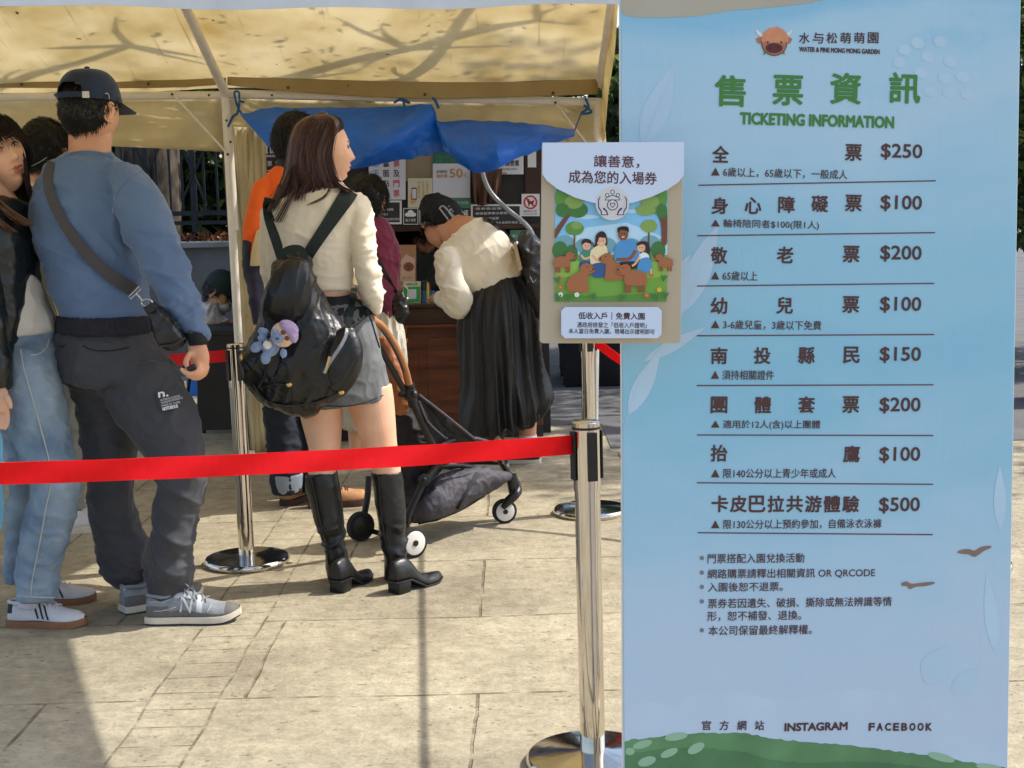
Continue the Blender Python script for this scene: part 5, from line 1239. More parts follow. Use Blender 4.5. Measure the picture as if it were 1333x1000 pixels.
def eyes(root, hd, white='eye_white', brow='hair_dark'):
    fr = hd.L[hd.L[:, 1] > .02]
    def sf(x, z): return fr[np.argmin((fr[:, 0]-x)**2+(fr[:, 2]-z)**2), 1]
    for sd in (-1, 1):
        mb = MB(); R3 = Matrix(hd.M.tolist()); ex, ez = sd*.0305, .0095; ey = sf(ex, ez)
        mb.ball(Vector(hd.w([(ex, ey-.0060, ez)])[0]), tuple(q*hd.s for q in (.0138, .0090, .0068)), 0, 18, R3)
        mb.ball(Vector(hd.w([(ex, ey-.0020, ez)])[0]), tuple(q*hd.s for q in (.0060, .0056, .0062)), 1, 14, R3)
        for up, rr in ((1, [.0012, .0020, .0023, .0022, .0016]), (-1, [.0006, .0009, .0009, .0009, .0006])):
            lid = [hd.w([(ex+sd*.0150*u, sf(ex+sd*.0150*u, ez)+.0012+.0012*(1-u*u), ez+up*.0070*(1-u*u)+(.001 if u > 0 else 0))])[0] for u in (-1, -.5, 0, .5, 1)]
            mb.tube([Vector(q) for q in lid], rr, 6, 1)
        mb.build('eye', [MATS[white], MATS['iris']], root)
        m2 = MB(); br = [hd.w([(sd*(.029+.020*u), sf(sd*(.029+.020*u), .029+.004*(1-u*u))+.0012, .0295+.004*(1-u*u)-.0015*u)])[0] for u in (-1, -.5, 0, .5, 1)]
        m2.tube([Vector(q) for q in br], [.0018, .0030, .0030, .0025, .001], 6); m2.build('eyebrow', [MATS[brow]], root)
def px_ribbon(bv, pts, w, thick, name, m_, parent, off=.001, Y=None, k=5, nrm=None, sm=8):
    """band following a surface: depths are smoothed along the band so that it spans folds as a strap does, never sinking in"""
    ws = list(w) if hasattr(w, '__len__') else [w]*len(pts)
    Q = catmull([tuple(p)+(q,) for p, q in zip(pts, ws)], k); D = []
    for x, y, _ in Q:
        d = ray(x, y).normalized(); h = bv.ray_cast(CAM, d)
        D.append((h[0]-CAM).length if h[0] is not None and (Y is None or abs(h[0].y-Y) < .35) else ((U(x, y, Y)-CAM).length if Y else np.nan))
    D = np.array(D, float); ok = ~np.isnan(D)
    if ok.sum() < 2: return None
    D = np.interp(np.arange(len(D)), np.nonzero(ok)[0], D[ok]); S = D.copy()
    for _ in range(sm):
        T = S.copy(); T[1:-1] = .25*S[:-2]+.5*S[1:-1]+.25*S[2:]; S = np.minimum(T, D)
    for _ in range(2):
        T = S.copy(); T[1:-1] = .25*S[:-2]+.5*S[1:-1]+.25*S[2:]; S = np.minimum(T, D+.001)
    P = [CAM+ray(x, y).normalized()*(d-off) for (x, y, _), d in zip(Q, S)]
    mb = MB(); mb.add(*ribbon(P, [q[2] for q in Q], thick, nrm, 1)); return mb.build(name, [MATS[m_]], parent)
def px_decal(bv, mb, s_, TL, TR, BR, BL, off, mi=0, bold=0, Y=None):
    V, F = text_tris(s_); lo = V.min(0); hi = V.max(0); d = hi-lo+1e-9
    TL, TR, BR, BL = (np.array(q, float) for q in (TL, TR, BR, BL))
    for sx, sy in ([(0, 0)] if not bold else [(0, 0), (bold, 0), (-bold, 0), (0, bold), (0, -bold)]):
        W = []
        for p in V:
            u, v = (p-lo)/d; q = (BL*(1-u)+BR*u)*(1-v)+(TL*(1-u)+TR*u)*v; W.append(on(bv, q[0]+sx, q[1]+sy, off, Y))
        mb.add(W, F, mi)

# ---- shoes
def shoe(root, heel, yaw, L, st, name='shoe'):
    """heel: back of the heel on the ground (world); yaw: direction of the toe, degrees from +X; st: style dict"""
    heel = Vector(heel); R3 = Matrix.Rotation(R_(yaw), 3, 'Z'); W = st.get('W', .37)*L/2*.96
    def wid(x, inner=0): 
        P_ = [(0, .55), (.06, .74), (.2, .80), (.4, .80), (.6, .95), (.72, 1.0), (.85, .90), (.94, .66), (1.0, .18 if not st.get('square') else .45)]
        return W*np.interp(x, *zip(*P_))
    hh = st.get('heel', 0); sole = st.get('sole', .026)
    z0 = lambda x: hh*(1-np.clip((x-.28)/.30, 0, 1)**1.0) if hh else 0.0
    toe = lambda x: st.get('spring', .012)*max(0, (x-.78)/.22)**2
    Hh = st.get('H', [(0, .062), (.06, .070), (.22, .062), (.36, .082), (.46, .078), (.6, .055), (.75, .040), (.9, .032), (1, .012)])
    hf = lambda x: np.interp(x, *zip(*Hh))*L/.28
    xs = [0, .015, .04, .08, .14, .2, .26, .32, .38, .44, .5, .56, .62, .68, .74, .8, .86, .9, .94, .97, .99, 1.0]
    def S(x, th, o=0):      # a point on the upper: th 0..pi across from +y side to -y side
        w = wid(x)+o; h = hf(x)+o; c = math.cos(th); s_ = math.sin(th)
        tp = .62 if x < .4 else .8
        yy = w*math.copysign(abs(c)**tp, c)*(1-.28*s_**3); zz = z0(x)+toe(x)+sole*.85+h*s_**.9
        return heel+R3 @ Vector((x*L, yy, zz))
    mb = MB(); n = 22; V = []; F = []; M = []
    for x in xs:
        for j in range(n+1): V.append(S(x, math.pi*j/n))
    for i in range(len(xs)-1):
        for j in range(n):
            F.append((i*(n+1)+j, i*(n+1)+j+1, (i+1)*(n+1)+j+1, (i+1)*(n+1)+j))
            M.append(st['zone']((xs[i]+xs[i+1])/2, math.pi*(j+.5)/n) if 'zone' in st else 0)
    F.append(tuple(range(n, -1, -1))); M.append(0)
    for i in range(len(xs)-1): F.append((i*(n+1), (i+1)*(n+1), (i+1)*(n+1)+n, i*(n+1)+n)); M.append(0)
    mb.V = [tuple(v) for v in V]; mb.F = F; mb.M = M
    sh = mb.build(name, [MATS[q] for q in st['upper']], root, mods=[('SUBSURF', dict(levels=1, render_levels=1))], disp=[st['disp']] if 'disp' in st else None)
    # sole
    def solepart(nm, za, zb, o, m_, groove=0):
        mb = MB(); V = []; xs2 = [0]+[i/26 for i in range(1, 26)]+[1.0]
        out = [(x, wid(x)+o) for x in xs2]; ring = [(x, w) for x, w in out]+[(x, -w) for x, w in reversed(out)]
        ring = [(-o/L if x == 0 else (1+o/L if x == 1 else x), w) for x, w in ring]
        for zz in (0, .5, 1):
            for x, w in ring:
                z_ = za+(zb-za)*zz; g = 1+(-.03 if zz == 1 else (groove*.03 if zz == .5 else 0))
                V.append(heel+R3 @ Vector((x*L, w*g, z_+z0(x)+toe(min(1, x)))))
        n_ = len(ring); F = []
        for r in range(2):
            for i in range(n_): F.append((r*n_+i, r*n_+(i+1) % n_, (r+1)*n_+(i+1) % n_, (r+1)*n_+i))
        h_ = len(xs2)
        for lv in (0, 2):
            for i in range(h_-1): F.append((lv*n_+i, lv*n_+i+1, lv*n_+n_-2-i, lv*n_+n_-1-i))
        mb.add(V, F); mb.build(nm, [MATS[m_]], sh, True)
    if hh:
        solepart('sole', 0, .008, .003, st['sole_mat'])
        mb = MB(); V = []
        for zz, k in ((0, .94), (hh+.004, 1.0)):
            for x, sy in ((.01, 1), (.12, 1), (.27, 1), (.27, -1), (.12, -1), (.01, -1)): V.append(heel+R3 @ Vector((x*L*k+(0 if x > .1 else .004), sy*wid(max(.05, x))*k*1.02, zz)))
        mb.add(V, [(5, 4, 3, 2, 1, 0), (6, 7, 8, 9, 10, 11)]+[(i, (i+1) % 6, (i+1) % 6+6, i+6) for i in range(6)]); mb.build('heel', [MATS[st['sole_mat']]], sh, True, bevel=.003)
    else:
        if 'outsole' in st: solepart('outsole', 0, .007, .001, st['outsole'])
        solepart('sole', .0072 if 'outsole' in st else 0, sole, .004, st['sole_mat'], st.get('groove', 1))
    if st.get('laces'):
        mb = MB()
        for k, x in enumerate(np.linspace(.42, .66, 6)):
            s1 = 1 if k % 2 else -1
            mb.tube([S(x, math.pi*(.33), .002), S(x+.012*s1, math.pi*.42, .006), S(x, math.pi*.5, .007), S(x-.012*s1, math.pi*.58, .006), S(x, math.pi*.67, .002)], .0021, 6, smooth=3)
        a = S(.40, math.pi*.5, .012)
        for sd in (-1, 1): mb.tube([a, S(.44, math.pi*(.5+sd*.14), .012), S(.52, math.pi*(.5+sd*.2), .005), S(.55, math.pi*(.5+sd*.22), .003)], .002, 6, smooth=3)
        for sd in (-1, 1):   # bow loops
            mb.tube([a, a+R3 @ Vector((.01, sd*.02, .012)), a+R3 @ Vector((.025, sd*.028, .004)), a+R3 @ Vector((.012, sd*.008, .0))], .002, 6, smooth=3)
        mb.build('laces', [MATS[st['laces']]], sh)
        mb = MB(); V = [S(.34, math.pi*.36, .004), S(.34, math.pi*.64, .004), S(.48, math.pi*.64, .002), S(.48, math.pi*.36, .002)]
        t_ = heel+R3 @ Vector((.30*L, 0, z0(.3)+sole+hf(.36)+.028)); 
        mb.prism([S(.46, math.pi*.38, .003), S(.46, math.pi*.62, .003), t_+R3 @ Vector((0, -.02, 0)), t_+R3 @ Vector((0, .02, 0))], R3 @ Vector((-.006, 0, .002)))
        mb.build('tongue', [MATS[st.get('tongue', st['upper'][0])]], sh, True, bevel=.002)
    if st.get('collar'):
        mb = MB(); pts = []
        for k in range(17):
            t = k/16*2*math.pi; x = .17-.17*math.cos(t)*1.0; pts.append(heel+R3 @ Vector((max(.012, x)*L, .62*W*math.sin(t)*.9, z0(0)+sole*.85+hf(.05 if x < .1 else min(.36, x))*.99)))
        mb.tube(pts, .006, 8); mb.build('collar', [MATS[st['collar']]], sh)
    return sh, S
def stripes(sh, S, m_, side, xs=((.36, .44), (.43, .51), (.50, .58)), w=.028):
    for xa, xb in xs:
        mb = MB(); V = []
        for k in range(6):
            t = k/5; x = xa+(xb-xa)*(1-t); th = (.05+.27*t)*math.pi; th = th if side > 0 else math.pi-th
            V += [S(x-w/2, th, .0018), S(x+w/2, th, .0018)]
        mb.add(V, [(2*i, 2*i+1, 2*i+3, 2*i+2) for i in range(5)]); mb.build('stripe', [MATS[m_]], sh)
def side_text(sh, S, s_, m_, side, x0, x1, t0, t1, name='side_mark', off=.003, bold=.04):
    V, F = text_tris(s_); lo = V.min(0); d = V.max(0)-lo; mb = MB()
    for ox, oy in ((0, 0), (bold, 0), (-bold, 0), (0, bold), (0, -bold)):
        W = []
        for p in V:
            u, v = (p-lo)/d; u += ox; v += oy; x = x0+(x1-x0)*(u if side < 0 else 1-u); th = (t0+(t1-t0)*v)*math.pi; W.append(S(x+.02*(v-.5), th if side > 0 else math.pi-th, off))
        mb.add(W, F)
    mb.build(name, [MATS[m_]], sh)
# ================================================================== the man in the navy cap
mat('sweat_blue', (92, 114, 146), .85, .07, 10, .12, 240, sheen=.3); mat('rib_navy', (34, 34, 44), .85, .1, 40, .3, 120); mat('rib_black', (26, 26, 28), .85, .1, 40, .3, 120)
mat('trouser_grey', (62, 62, 67), .72, .06, 12, .1, 260, sheen=.15); mat('patch_grey', (56, 56, 60), .7, .04, 20); mat('cap_navy', (28, 42, 68), .8, .08, 20, .15, 260, sheen=.2)
mat('strap_grey', (72, 68, 70), .7, .08, 60, .3, 200); mat('leather_black', (24, 24, 26), .36, .12, 14, .25, 60, spec=.5); mat('steel', (190, 190, 190), .25, .05, 20, metal=1); mat('label_silver', (196, 192, 186), .4, 0, metal=.3)
mat('shoe_grey', (132, 136, 140), .75, .1, 30, .25, 160); mat('shoe_dark', (106, 102, 98), .85, .1, 30, .2, 160); mat('shoe_silver', (186, 188, 190), .45, .05, 30); mat('shoe_cream', (206, 196, 178), .6, .08, 20); mat('rubber_dark', (46, 48, 60), .7, .1, 30); mat('sock_grey', (170, 166, 182), .9, .05, 40, .2, 200); mat('print_white', (222, 222, 222), .7, 0)
Y0 = 4.85
man = thing('person', G(205, 812), 'man in a navy cap and blue sweatshirt with a grey strap across his back', 'person')
hd = Head(U(118, 147, Y0-.02), 24, 0, 0, 1.06)
torso = hrows([(199, 90, 142, .072), (204, 83, 149, .088), (212, 66, 166, .11), (225, 54, 182, .125), (246, 44, 190, .14), (272, 40, 190, .145), (300, 42, 187, .145), (330, 50, 186, .145), (360, 60, 188, .15), (388, 71, 191, .155), (404, 78, 193, .155), (416, 80, 195, .15)])
rarm = [(140, 232, 178, 219, .07, -.06), (148, 252, 201, 240, .078, -.1), (150, 272, 213, 262, .078, -.12), (157, 300, 225, 292, .074, -.14), (168, 322, 235, 316, .072, -.15), (181, 345, 245, 343, .07, -.16), (191, 366, 252, 371, .068, -.17), (203, 386, 258, 394, .062, -.19), (216, 406, 263, 411, .055, -.21), (232, 426, 267, 426, .05, -.23), (243, 438, 268, 435, .045, -.24)]
larm = [(50, 240, 84, 236, .07, .12), (38, 264, 72, 262, .07, .2), (36, 296, 64, 296, .07, .22), (46, 325, 74, 325, .066, .22), (57, 352, 88, 352, .06, .2), (72, 385, 100, 383, .055, .1)]
hips = hrows([(429, 74.5, 200, .152), (436, 73, 203, .156), (447, 72, 208, .165), (470, 74, 222, .17), (495, 84, 234, .165)])
rleg = [(104, 486, 232, 480, .13, -.03), (126, 505, 243, 507, .115, -.05), (140, 525, 251, 527, .11, -.06), (158, 552, 259, 552, .105, -.07), (178, 580, 265, 578, .1, -.08), (194, 602, 268, 600, .1, -.09), (204, 626, 268, 625, .095, -.09), (202, 652, 263, 650, .09, -.09), (199, 680, 255, 680, .085, -.09), (195, 715, 252, 715, .085, -.09), (193, 745, 251, 742, .085, -.08), (193, 768, 251, 762, .085, -.07), (194, 783, 244, 779, .08, -.07)]
lleg = [(82, 486, 165, 486, .13, .05), (97, 515, 172, 512, .115, .07), (103, 540, 175, 540, .105, .08), (106, 575, 176, 575, .1, .09), (113, 626, 174, 626, .095, .1), (121, 680, 178, 682, .09, .1), (126, 706, 190, 706, .09, .1), (131, 732, 193, 732, .088, .1), (139, 754, 192, 750, .085, .1), (152, 766, 190, 758, .075, .1)]
neck = hrows([(165, 90, 146, .07), (180, 90, 146, .066), (195, 90, 144, .065), (208, 88, 146, .068)])
hand = [loft([(244, 448, 268, 446, .022, -.25), (245, 458, 271, 455, .024, -.26), (247, 468, 273, 466, .024, -.27), (250, 477, 272, 475, .022, -.27)], Y0, 16)]
def fing(pts, r0, r1): return tube([U(x, y, Y0+dy) for x, y, dy in pts], [r0]*(len(pts)-1)+[r1], 10, smooth=3)
hand += [fing([(264, 470, -.27), (268, 480, -.28), (262, 488, -.29), (251, 491, -.3), (242, 489, -.3)], .0088, .006),
         fing([(260, 472, -.28), (263, 482, -.30), (255, 488, -.315), (244, 487, -.32), (237, 483, -.32)], .0088, .006),
         fing([(257, 472, -.29), (258, 481, -.315), (249, 486, -.33), (240, 484, -.335), (235, 479, -.335)], .0086, .006),
         fing([(266, 468, -.26), (270, 478, -.265), (266, 488, -.27), (256, 493, -.275), (248, 492, -.275)], .0080, .0055),
         fing([(249, 458, -.285), (244, 466, -.3), (242, 473, -.31), (245, 479, -.315)], .0098, .0072)]
body(man, [loft(neck, Y0), loft(torso, Y0, shrink=.86), loft(rarm, Y0, shrink=.6), loft(larm, Y0, shrink=.6), loft(hips, Y0, shrink=.88), loft(rleg, Y0, shrink=.75), loft(lleg, Y0, shrink=.75)]+hand, hd, 'skin', .005)
def hl(front=.065, back=-.066, side=-.012):
    def f(x, y, z):
        t = np.clip((y+.045)/.10, 0, 1); th = back*(1-t)+front*t
        th = np.where((np.abs(x) > .055) & (y > -.03) & (y < .03), np.minimum(th, side), th)
        return z > th
    return f
cap_hair(man, hd, hl(.06, -.064, .035), 4200, .012, lambda x, y, z: (0, -.25 if z > .05 else -.05, -1), ['hair_black', 'hair_black2', 'hair_black3'], 3, .007, .3)
# sweatshirt
zm = lambda co: np.clip((co[:, 2]-1.07)/.08, .0, 1)
wr = [fold(.010, (5, 5, 8), 31, .5), lambda co: fold(.027, (4, 4, 11), 33, -.45)(co)*np.clip((1.2-co[:, 2])*4, 0, 1), lambda co: fold(.010, (6, 6, 9), 35, .9)(co)*np.clip((co[:, 0]+1.26)*8, 0, 1)*np.clip(1-np.abs(co[:, 2]-1.15)*4, 0, 1)]
sw = fuse('sweatshirt', [loft(torso, Y0), loft(rarm, Y0), loft(larm, Y0)], [MATS['sweat_blue']], man, .0065, 5, [lambda co: (wr[0](co)+wr[1](co)+wr[2](co))*np.where(co[:, 0] < -1.19, zm(co), 1)])
bv = bvh_of([sw])
px_ribbon(bv, [(84, 205), (96, 201), (112, 199.5), (130, 201), (146, 207)], .017, .006, 'collar', 'sweat_blue', man, -.004, Y0-.08)
px_ribbon(bv, [(185, 223), (170, 232), (156, 246), (149.5, 262), (149, 276), (153, 290), (160, 304), (170, 320)], .0022, .0012, 'shoulder_seam', 'sweat_blue', sw, .001)
fuse('hem_band', [loft(hrows([(410, 77, 197, .17), (421, 76, 200.5, .174), (432, 75, 202, .174)]), Y0)], [MATS['rib_navy']], man, .0065, 3, [fold(.004, (60, 10, 2), 5)])
fuse('cuff', [loft([(243, 437, 268.5, 434, .046, -.24), (245, 445, 269.5, 443, .042, -.245), (247, 453, 270, 450, .04, -.25)], Y0, 20)], [MATS['rib_black']], man, .005, 2)
# trousers
tr = fuse('trousers', [loft(hips, Y0), loft(rleg, Y0), loft(lleg, Y0)], [MATS['trouser_grey']], man, .0065, 5,
          [fold(.009, (5, 5, 8), 41, .6), lambda co: fold(.009, (5, 5, 10), 43, .35)(co)*np.clip((.45-co[:, 2])*4, 0, 1), lambda co: fold(.012, (5, 5, 9), 47, -.8)(co)*np.clip(1-np.abs(co[:, 2]-.80)*5, 0, 1)])
bv = bvh_of([tr])
def poly_patch(bv, quad, nx, ny, off, name, m_, parent, thick=.003):
    TL, TR, BR, BL = (np.array(q, float) for q in quad); V = []
    for j in range(ny+1):
        for i in range(nx+1):
            u, v = i/nx, j/ny; q = (TL*(1-u)+TR*u)*(1-v)+(BL*(1-u)+BR*u)*v; V.append(on(bv, q[0], q[1], off, Y0-.13))
    F = [(j*(nx+1)+i, j*(nx+1)+i+1, (j+1)*(nx+1)+i+1, (j+1)*(nx+1)+i) for j in range(ny) for i in range(nx)]
    mb = MB(); mb.add(V, F); return mb.build(name, [MATS[m_]], parent, mods=[('SMOOTH', dict(factor=.5, iterations=4)), ('SOLIDIFY', dict(thickness=thick, offset=1))])
pk = poly_patch(bv, [(199, 511), (238, 502), (244, 530), (209, 538)], 10, 8, .006, 'thigh_pocket', 'patch_grey', man)
if pk:
    b2 = bvh_of([pk, tr]); mb = MB(); D = lambda s_, x0, y0, x1, y1, sl, bo=0: px_decal(b2, mb, s_, (x0, y0), (x1, y0-sl), (x1+.6, y1-sl), (x0+.6, y1), .006, 0, bo, Y0-.13)
    D('n.', 206, 511, 218.5, 517.5, 1.8, .5)
    D('NOTORIOUS OUTDOOR', 208.5, 520, 234, 522.6, 6, 0); D('WORKSHOP DIVISION 24', 209.3, 523.6, 237, 526.2, 7, 0); D('MADE IN TAIPEI', 210.2, 527.2, 234, 529.6, 5, 0); D('NOTORIOUS', 211.5, 530.6, 231, 534.8, 4.2, .3)
    mb.build('pocket_lettering', [MATS['print_white']], pk, False)
px_ribbon(bv, [(108, 450), (118, 455), (132, 457), (150, 456), (168, 452)], .004, .002, 'back_pocket', 'rib_black', man, .0005)
px_ribbon(bv, [(75, 450), (80, 451), (85, 449)], .003, .002, 'back_pocket', 'rib_black', man, .0005)
# shoulder strap and small bag
bv = bvh_of([sw])
px_ribbon(bv, [(68, 211), (62, 230), (65, 252), (74, 274), (87, 297), (104, 320), (125, 343), (148, 361), (174, 378)], [.03, .031, .031, .032, .034, .036, .039, .042, .045], .003, 'bag_strap', 'strap_grey', man, .014)
bag = thing('shoulder_bag', U(215, 452, 4.6), 'small black leather shoulder bag at the right hip of the man in the navy cap', 'bag')
mb = MB(); Yb = 4.58
mb.tube([U(168, 386, Yb), U(181, 373, Yb), U(183, 377, Yb), U(170, 389.5, Yb), U(168, 386, Yb)], .0022, 6); mb.tube([U(177, 382, Yb), U(186, 392, Yb)], .003, 6); mb.ball(U(181, 386, Yb), .005, 0, 8)
rg = [U(191+7*math.cos(a), 394+4.5*math.sin(a), Yb) for a in [k*math.pi/8 for k in range(17)]]; mb.tube(rg, .0022, 6); mb.build('buckle', [MATS['steel']], bag)
bagv = loft([(191, 398, 203, 394, .012, -.27), (193, 409, 208, 401, .03, -.27), (197, 420, 218, 412, .035, -.27), (201, 432, 229, 424, .038, -.27), (204, 443, 239, 434, .038, -.27), (208, 452, 242, 441, .034, -.27)], Y0, 24, sq=2.0, dome=True)
fuse('bag_body', [bagv], [MATS['leather_black']], bag, .005, 2, [fold(.008, (14, 8, 6), 51, .5)])
mb = MB(); mb.add(*ribbon([U(192, 398, Yb-.035), U(197, 407, Yb-.045)], .03, .004)); mb.add(*ribbon([U(207, 451, Yb-.03), U(226, 449, Yb-.04), U(242, 440, Yb-.03)], .006, .003)); mb.build('bag_trim', [MATS['leather_black']], bag)
tag(MB().tube([U(245, 482, Y0-.33), U(254, 477, Y0-.335)], .010, 8, flat=.6).build('phone_case', [MATS['black_plastic']]), 'small black gadget held in the right hand of the man in the navy cap', 'gadget')
# cap
V = []; F = []; nA, nB = 56, 14
zb = lambda a: .032-.010*math.cos(a)       # brim line dips towards the back
for j in range(nB+1):
    t = j/nB
    for i in range(nA):
        a = 2*math.pi*i/nA
        k = math.cos(t*math.pi/2)**.62 if t < 1 else 0.0
        z = zb(a)+(.136-zb(a))*math.sin(t*math.pi/2)**1.05
        V.append((.0895*k*math.sin(a), (.112*k*math.cos(a))-.004*(1-k), z))
arch = lambda i, j: False
for j in range(nB):
    for i in range(nA):
        a = 2*math.pi*(i+.5)/nA; da = abs((a-math.pi+math.pi) % (2*math.pi)-math.pi); z = sum(V[q][2] for q in (j*nA+i, (j+1)*nA+i))/2
        if da < R_(40) and z < zb(a)+.052*math.sqrt(max(0, 1-(da/R_(40))**2)): continue
        F.append((j*nA+i, j*nA+(i+1) % nA, (j+1)*nA+(i+1) % nA, (j+1)*nA+i))
capme = mesh_from(hd.w(V), F); capme = bake(capme, [('SOLIDIFY', dict(thickness=.003, offset=1)), ('SUBSURF', dict(levels=1, render_levels=1))])
capo = link_mesh('cap', capme, [MATS['cap_navy']], man)
mb = MB()
pts = [Vector(hd.w([(.0905*math.sin(a), .1135*math.cos(a), zb(a)+.009)])[0]) for a in [R_(180-37+k*74/12) for k in range(13)]]
mb.add(*ribbon(pts, .018, .003, None, 2)); mb.build('cap_strap', [MATS['cap_navy']], capo)
mb = MB(); q = Vector(hd.w([(.092*math.sin(R_(140)), .1165*math.cos(R_(140)), zb(R_(140))+.008)])[0]); 
px = Vector(hd.w([(.0935*math.sin(R_(140)), .1165*math.cos(R_(140)), zb(R_(140))+.009)])[0])
mb.box((-.0115, -.002, -.011), (.0115, .002, .011), rot=Matrix.Rotation(R_(16), 3, 'Z'), at=px); mb.build('strap_buckle', [MATS['label_silver']], capo, False, bevel=.002)
mb = MB(); e = bvh_of([capo]); mb.tube([on(e, *p, .004, 4.75) for p in ((137, 122), (140, 121.5), (142, 125), (142, 129), (139, 130.5))], .0013, 6, smooth=3); mb.build('strap_loop', [MATS['label_silver']], capo)
mb = MB(); mb.ball(hd.w([(0, -.004, .139)])[0], tuple(.009*hd.s*k for k in (1, 1, .5)), 0, 12); mb.build('cap_button', [MATS['cap_navy']], capo)
V = []; F = []
for j in range(9):
    t = j/8
    for i in range(25):
        a = R_(-62+124*i/24); w_ = .0895+.006*t; ln = .072*t*math.cos(a*1.15)**.6
        V.append((w_*math.sin(a)*(1+.05*t), .112*math.cos(a)+ln, zb(a)+.002-.30*ln-.9*(w_*math.sin(a))**2*t*2))
F = [(j*25+i, j*25+i+1, (j+1)*25+i+1, (j+1)*25+i) for j in range(8) for i in range(24)]
me = bake(mesh_from(hd.w(V), F), [('SOLIDIFY', dict(thickness=.004, offset=0))]); link_mesh('cap_bill', me, [MATS['cap_navy']], capo)
# sneakers
def zone_runner(x, th):
    d = min(th, math.pi-th)/math.pi
    if x > .86: return 1
    if x < .24: return 1 if d < .2 else 0
    if d < .11: return 1
    if .30 < x < .52 and .12 < d < .36: return 2 if d > .28 else 0
    if .62 < x < .84 and d > .2: return 0
    return 2 if .56 < x < .62 else 0
RUN = dict(W=.36, sole=.029, upper=['shoe_grey', 'shoe_dark', 'shoe_silver'], zone=zone_runner, sole_mat='shoe_cream', outsole='rubber_dark', laces='shoe_grey', collar='shoe_grey', spring=.018)
sh, S = shoe(man, G(191, 813)+Vector((0, .02, 0)), 1, .315, RUN, 'sneaker')
side_text(sh, S, 'N', 'shoe_silver', -1, .39, .51, .07, .28, bold=.025)
mb = MB()
for sgn in (-1,):
    for a, b_ in (((.1, .1), (.34, .13)), ((.68, .12), (.72, .3)), ((.05, .24), (.28, .28))):
        P_ = [S(a[0]+(b_[0]-a[0])*t, math.pi-(a[1]+(b_[1]-a[1])*t)*math.pi, .0015) for t in (0, .33, .66, 1)]; mb.tube(P_, .0014, 6)
mb.build('overlay', [MATS['shoe_silver']], sh)
sh2, S2 = shoe(man, G(158, 801)+Vector((0, .02, 0)), 38, .30, RUN, 'sneaker')
mb = MB(); mb.tube([S2(.02, .5*math.pi-.5, .002), S2(.015, .5*math.pi, .004), S2(.02, .5*math.pi+.5, .002)], .005, 6); mb.build('heel_tab', [MATS['shoe_silver']], sh2)
fuse('sock', [loft([(196, 778, 244, 774, .05, -.08), (198, 792, 246, 788, .05, -.08)], Y0, 20)], [MATS['sock_grey']], man, .006, 2)
# ================================================================== the woman with the black backpack
mat('knit_cream', (228, 216, 194), .85, .04, 12, .12, 260, sheen=.25); mat('denim_grey', (104, 106, 108), .8, .12, 24, .2, 240); mat('denim_black', (24, 28, 34), .8, .1, 24, .2, 240)
mat('nylon_black', (16, 17, 20), .38, .2, 10, .35, 34, spec=.5); mat('strap_green', (22, 34, 32), .6, .12, 30, .25, 160); mat('boot_leather', (20, 20, 21), .42, .2, 12, .3, 40, spec=.45, coat=.04); mat('gold', (214, 176, 116), .3, 0, metal=1)
mat('plush_blue', (134, 158, 196), .95, .12, 60, .6, 160, sheen=.5); mat('plush_face', (228, 190, 166), .95, .08, 60, .5, 160, sheen=.4); mat('plush_hat', (176, 154, 196), .95, .1, 60, .5, 160, sheen=.4); mat('plush_brown', (110, 64, 52), .8, 0)
Y0 = 5.2
wo = thing('person', G(470, 770), 'woman with long brown hair in a cream top and tall black boots, seen from behind', 'person')
hd = Head(U(424, 198, Y0), 72, 3, 0, 1.03, 6)
torso = hrows([(238, 398, 446, .07), (247, 384, 456, .095), (256, 368, 468, .11), (268, 352, 474, .115), (285, 345, 470, .115), (310, 345, 461, .115), (335, 347, 459, .11), (355, 350, 460, .106), (377, 354, 462, .100)])
rarm = [(446, 262, 470, 250, .055, -.01), (452, 276, 482, 266, .058, -.01), (455, 292, 487, 290, .058, -.02), (457, 315, 489, 314, .055, -.03), (460, 338, 491, 334, .052, -.035), (463, 358, 494, 352, .052, -.035), (467, 378, 498, 372, .054, -.03), (474, 396, 500, 386, .05, -.01), (483, 405, 496, 398, .03, .03)]
rfore = [(470, 385, 496, 392, .045, .0), (464, 374, 490, 382, .044, .1), (452, 360, 476, 368, .04, .18), (440, 348, 462, 354, .035, .24)]
larm = [(343, 268, 372, 256, .055, .02), (338, 284, 364, 280, .056, .03), (338, 310, 362, 310, .053, .03), (339, 335, 362, 335, .05, .03), (341, 360, 364, 360, .048, .05), (346, 380, 366, 378, .045, .12)]
waist = hrows([(368, 354, 461, .095), (384, 352, 461, .096), (400, 349, 468, .105)])
skirt = hrows([(391, 350, 464, .108), (398, 348, 472, .115), (410, 346, 482, .125), (430, 346, 490, .135), (461, 350, 497, .14), (490, 356, 503, .14), (515, 364, 508, .135), (524, 372, 505, .13)])
skirt = [(350, 393, 464, 389, .108), (348, 400, 473, 397, .116), (346, 412, 482, 408, .126), (346, 432, 490, 430, .136), (350, 463, 497, 461, .14), (357, 495, 503, 488, .14), (366, 522, 507, 505, .138), (376, 533, 508, 517, .13)]
BL = [(396, 617, 438, 612, .06, .0), (398, 632, 441, 628, .061), (402, 648, 444, 644, .06), (407, 666, 447, 664, .057), (413, 686, 448, 684, .053), (419, 706, 450, 704, .05), (423, 722, 453, 720, .048), (425, 738, 454, 738, .05, .02), (427, 752, 455, 750, .048, .03)]
BR = [(483, 616, 524, 612, .06, .0), (486, 634, 526, 630, .061), (488, 650, 527, 648, .06), (491, 670, 528, 668, .057), (494, 690, 529, 688, .053), (497, 708, 529, 706, .05), (500, 724, 530, 720, .048), (500, 738, 530, 736, .05, .02), (500, 752, 530, 748, .048, .03)]
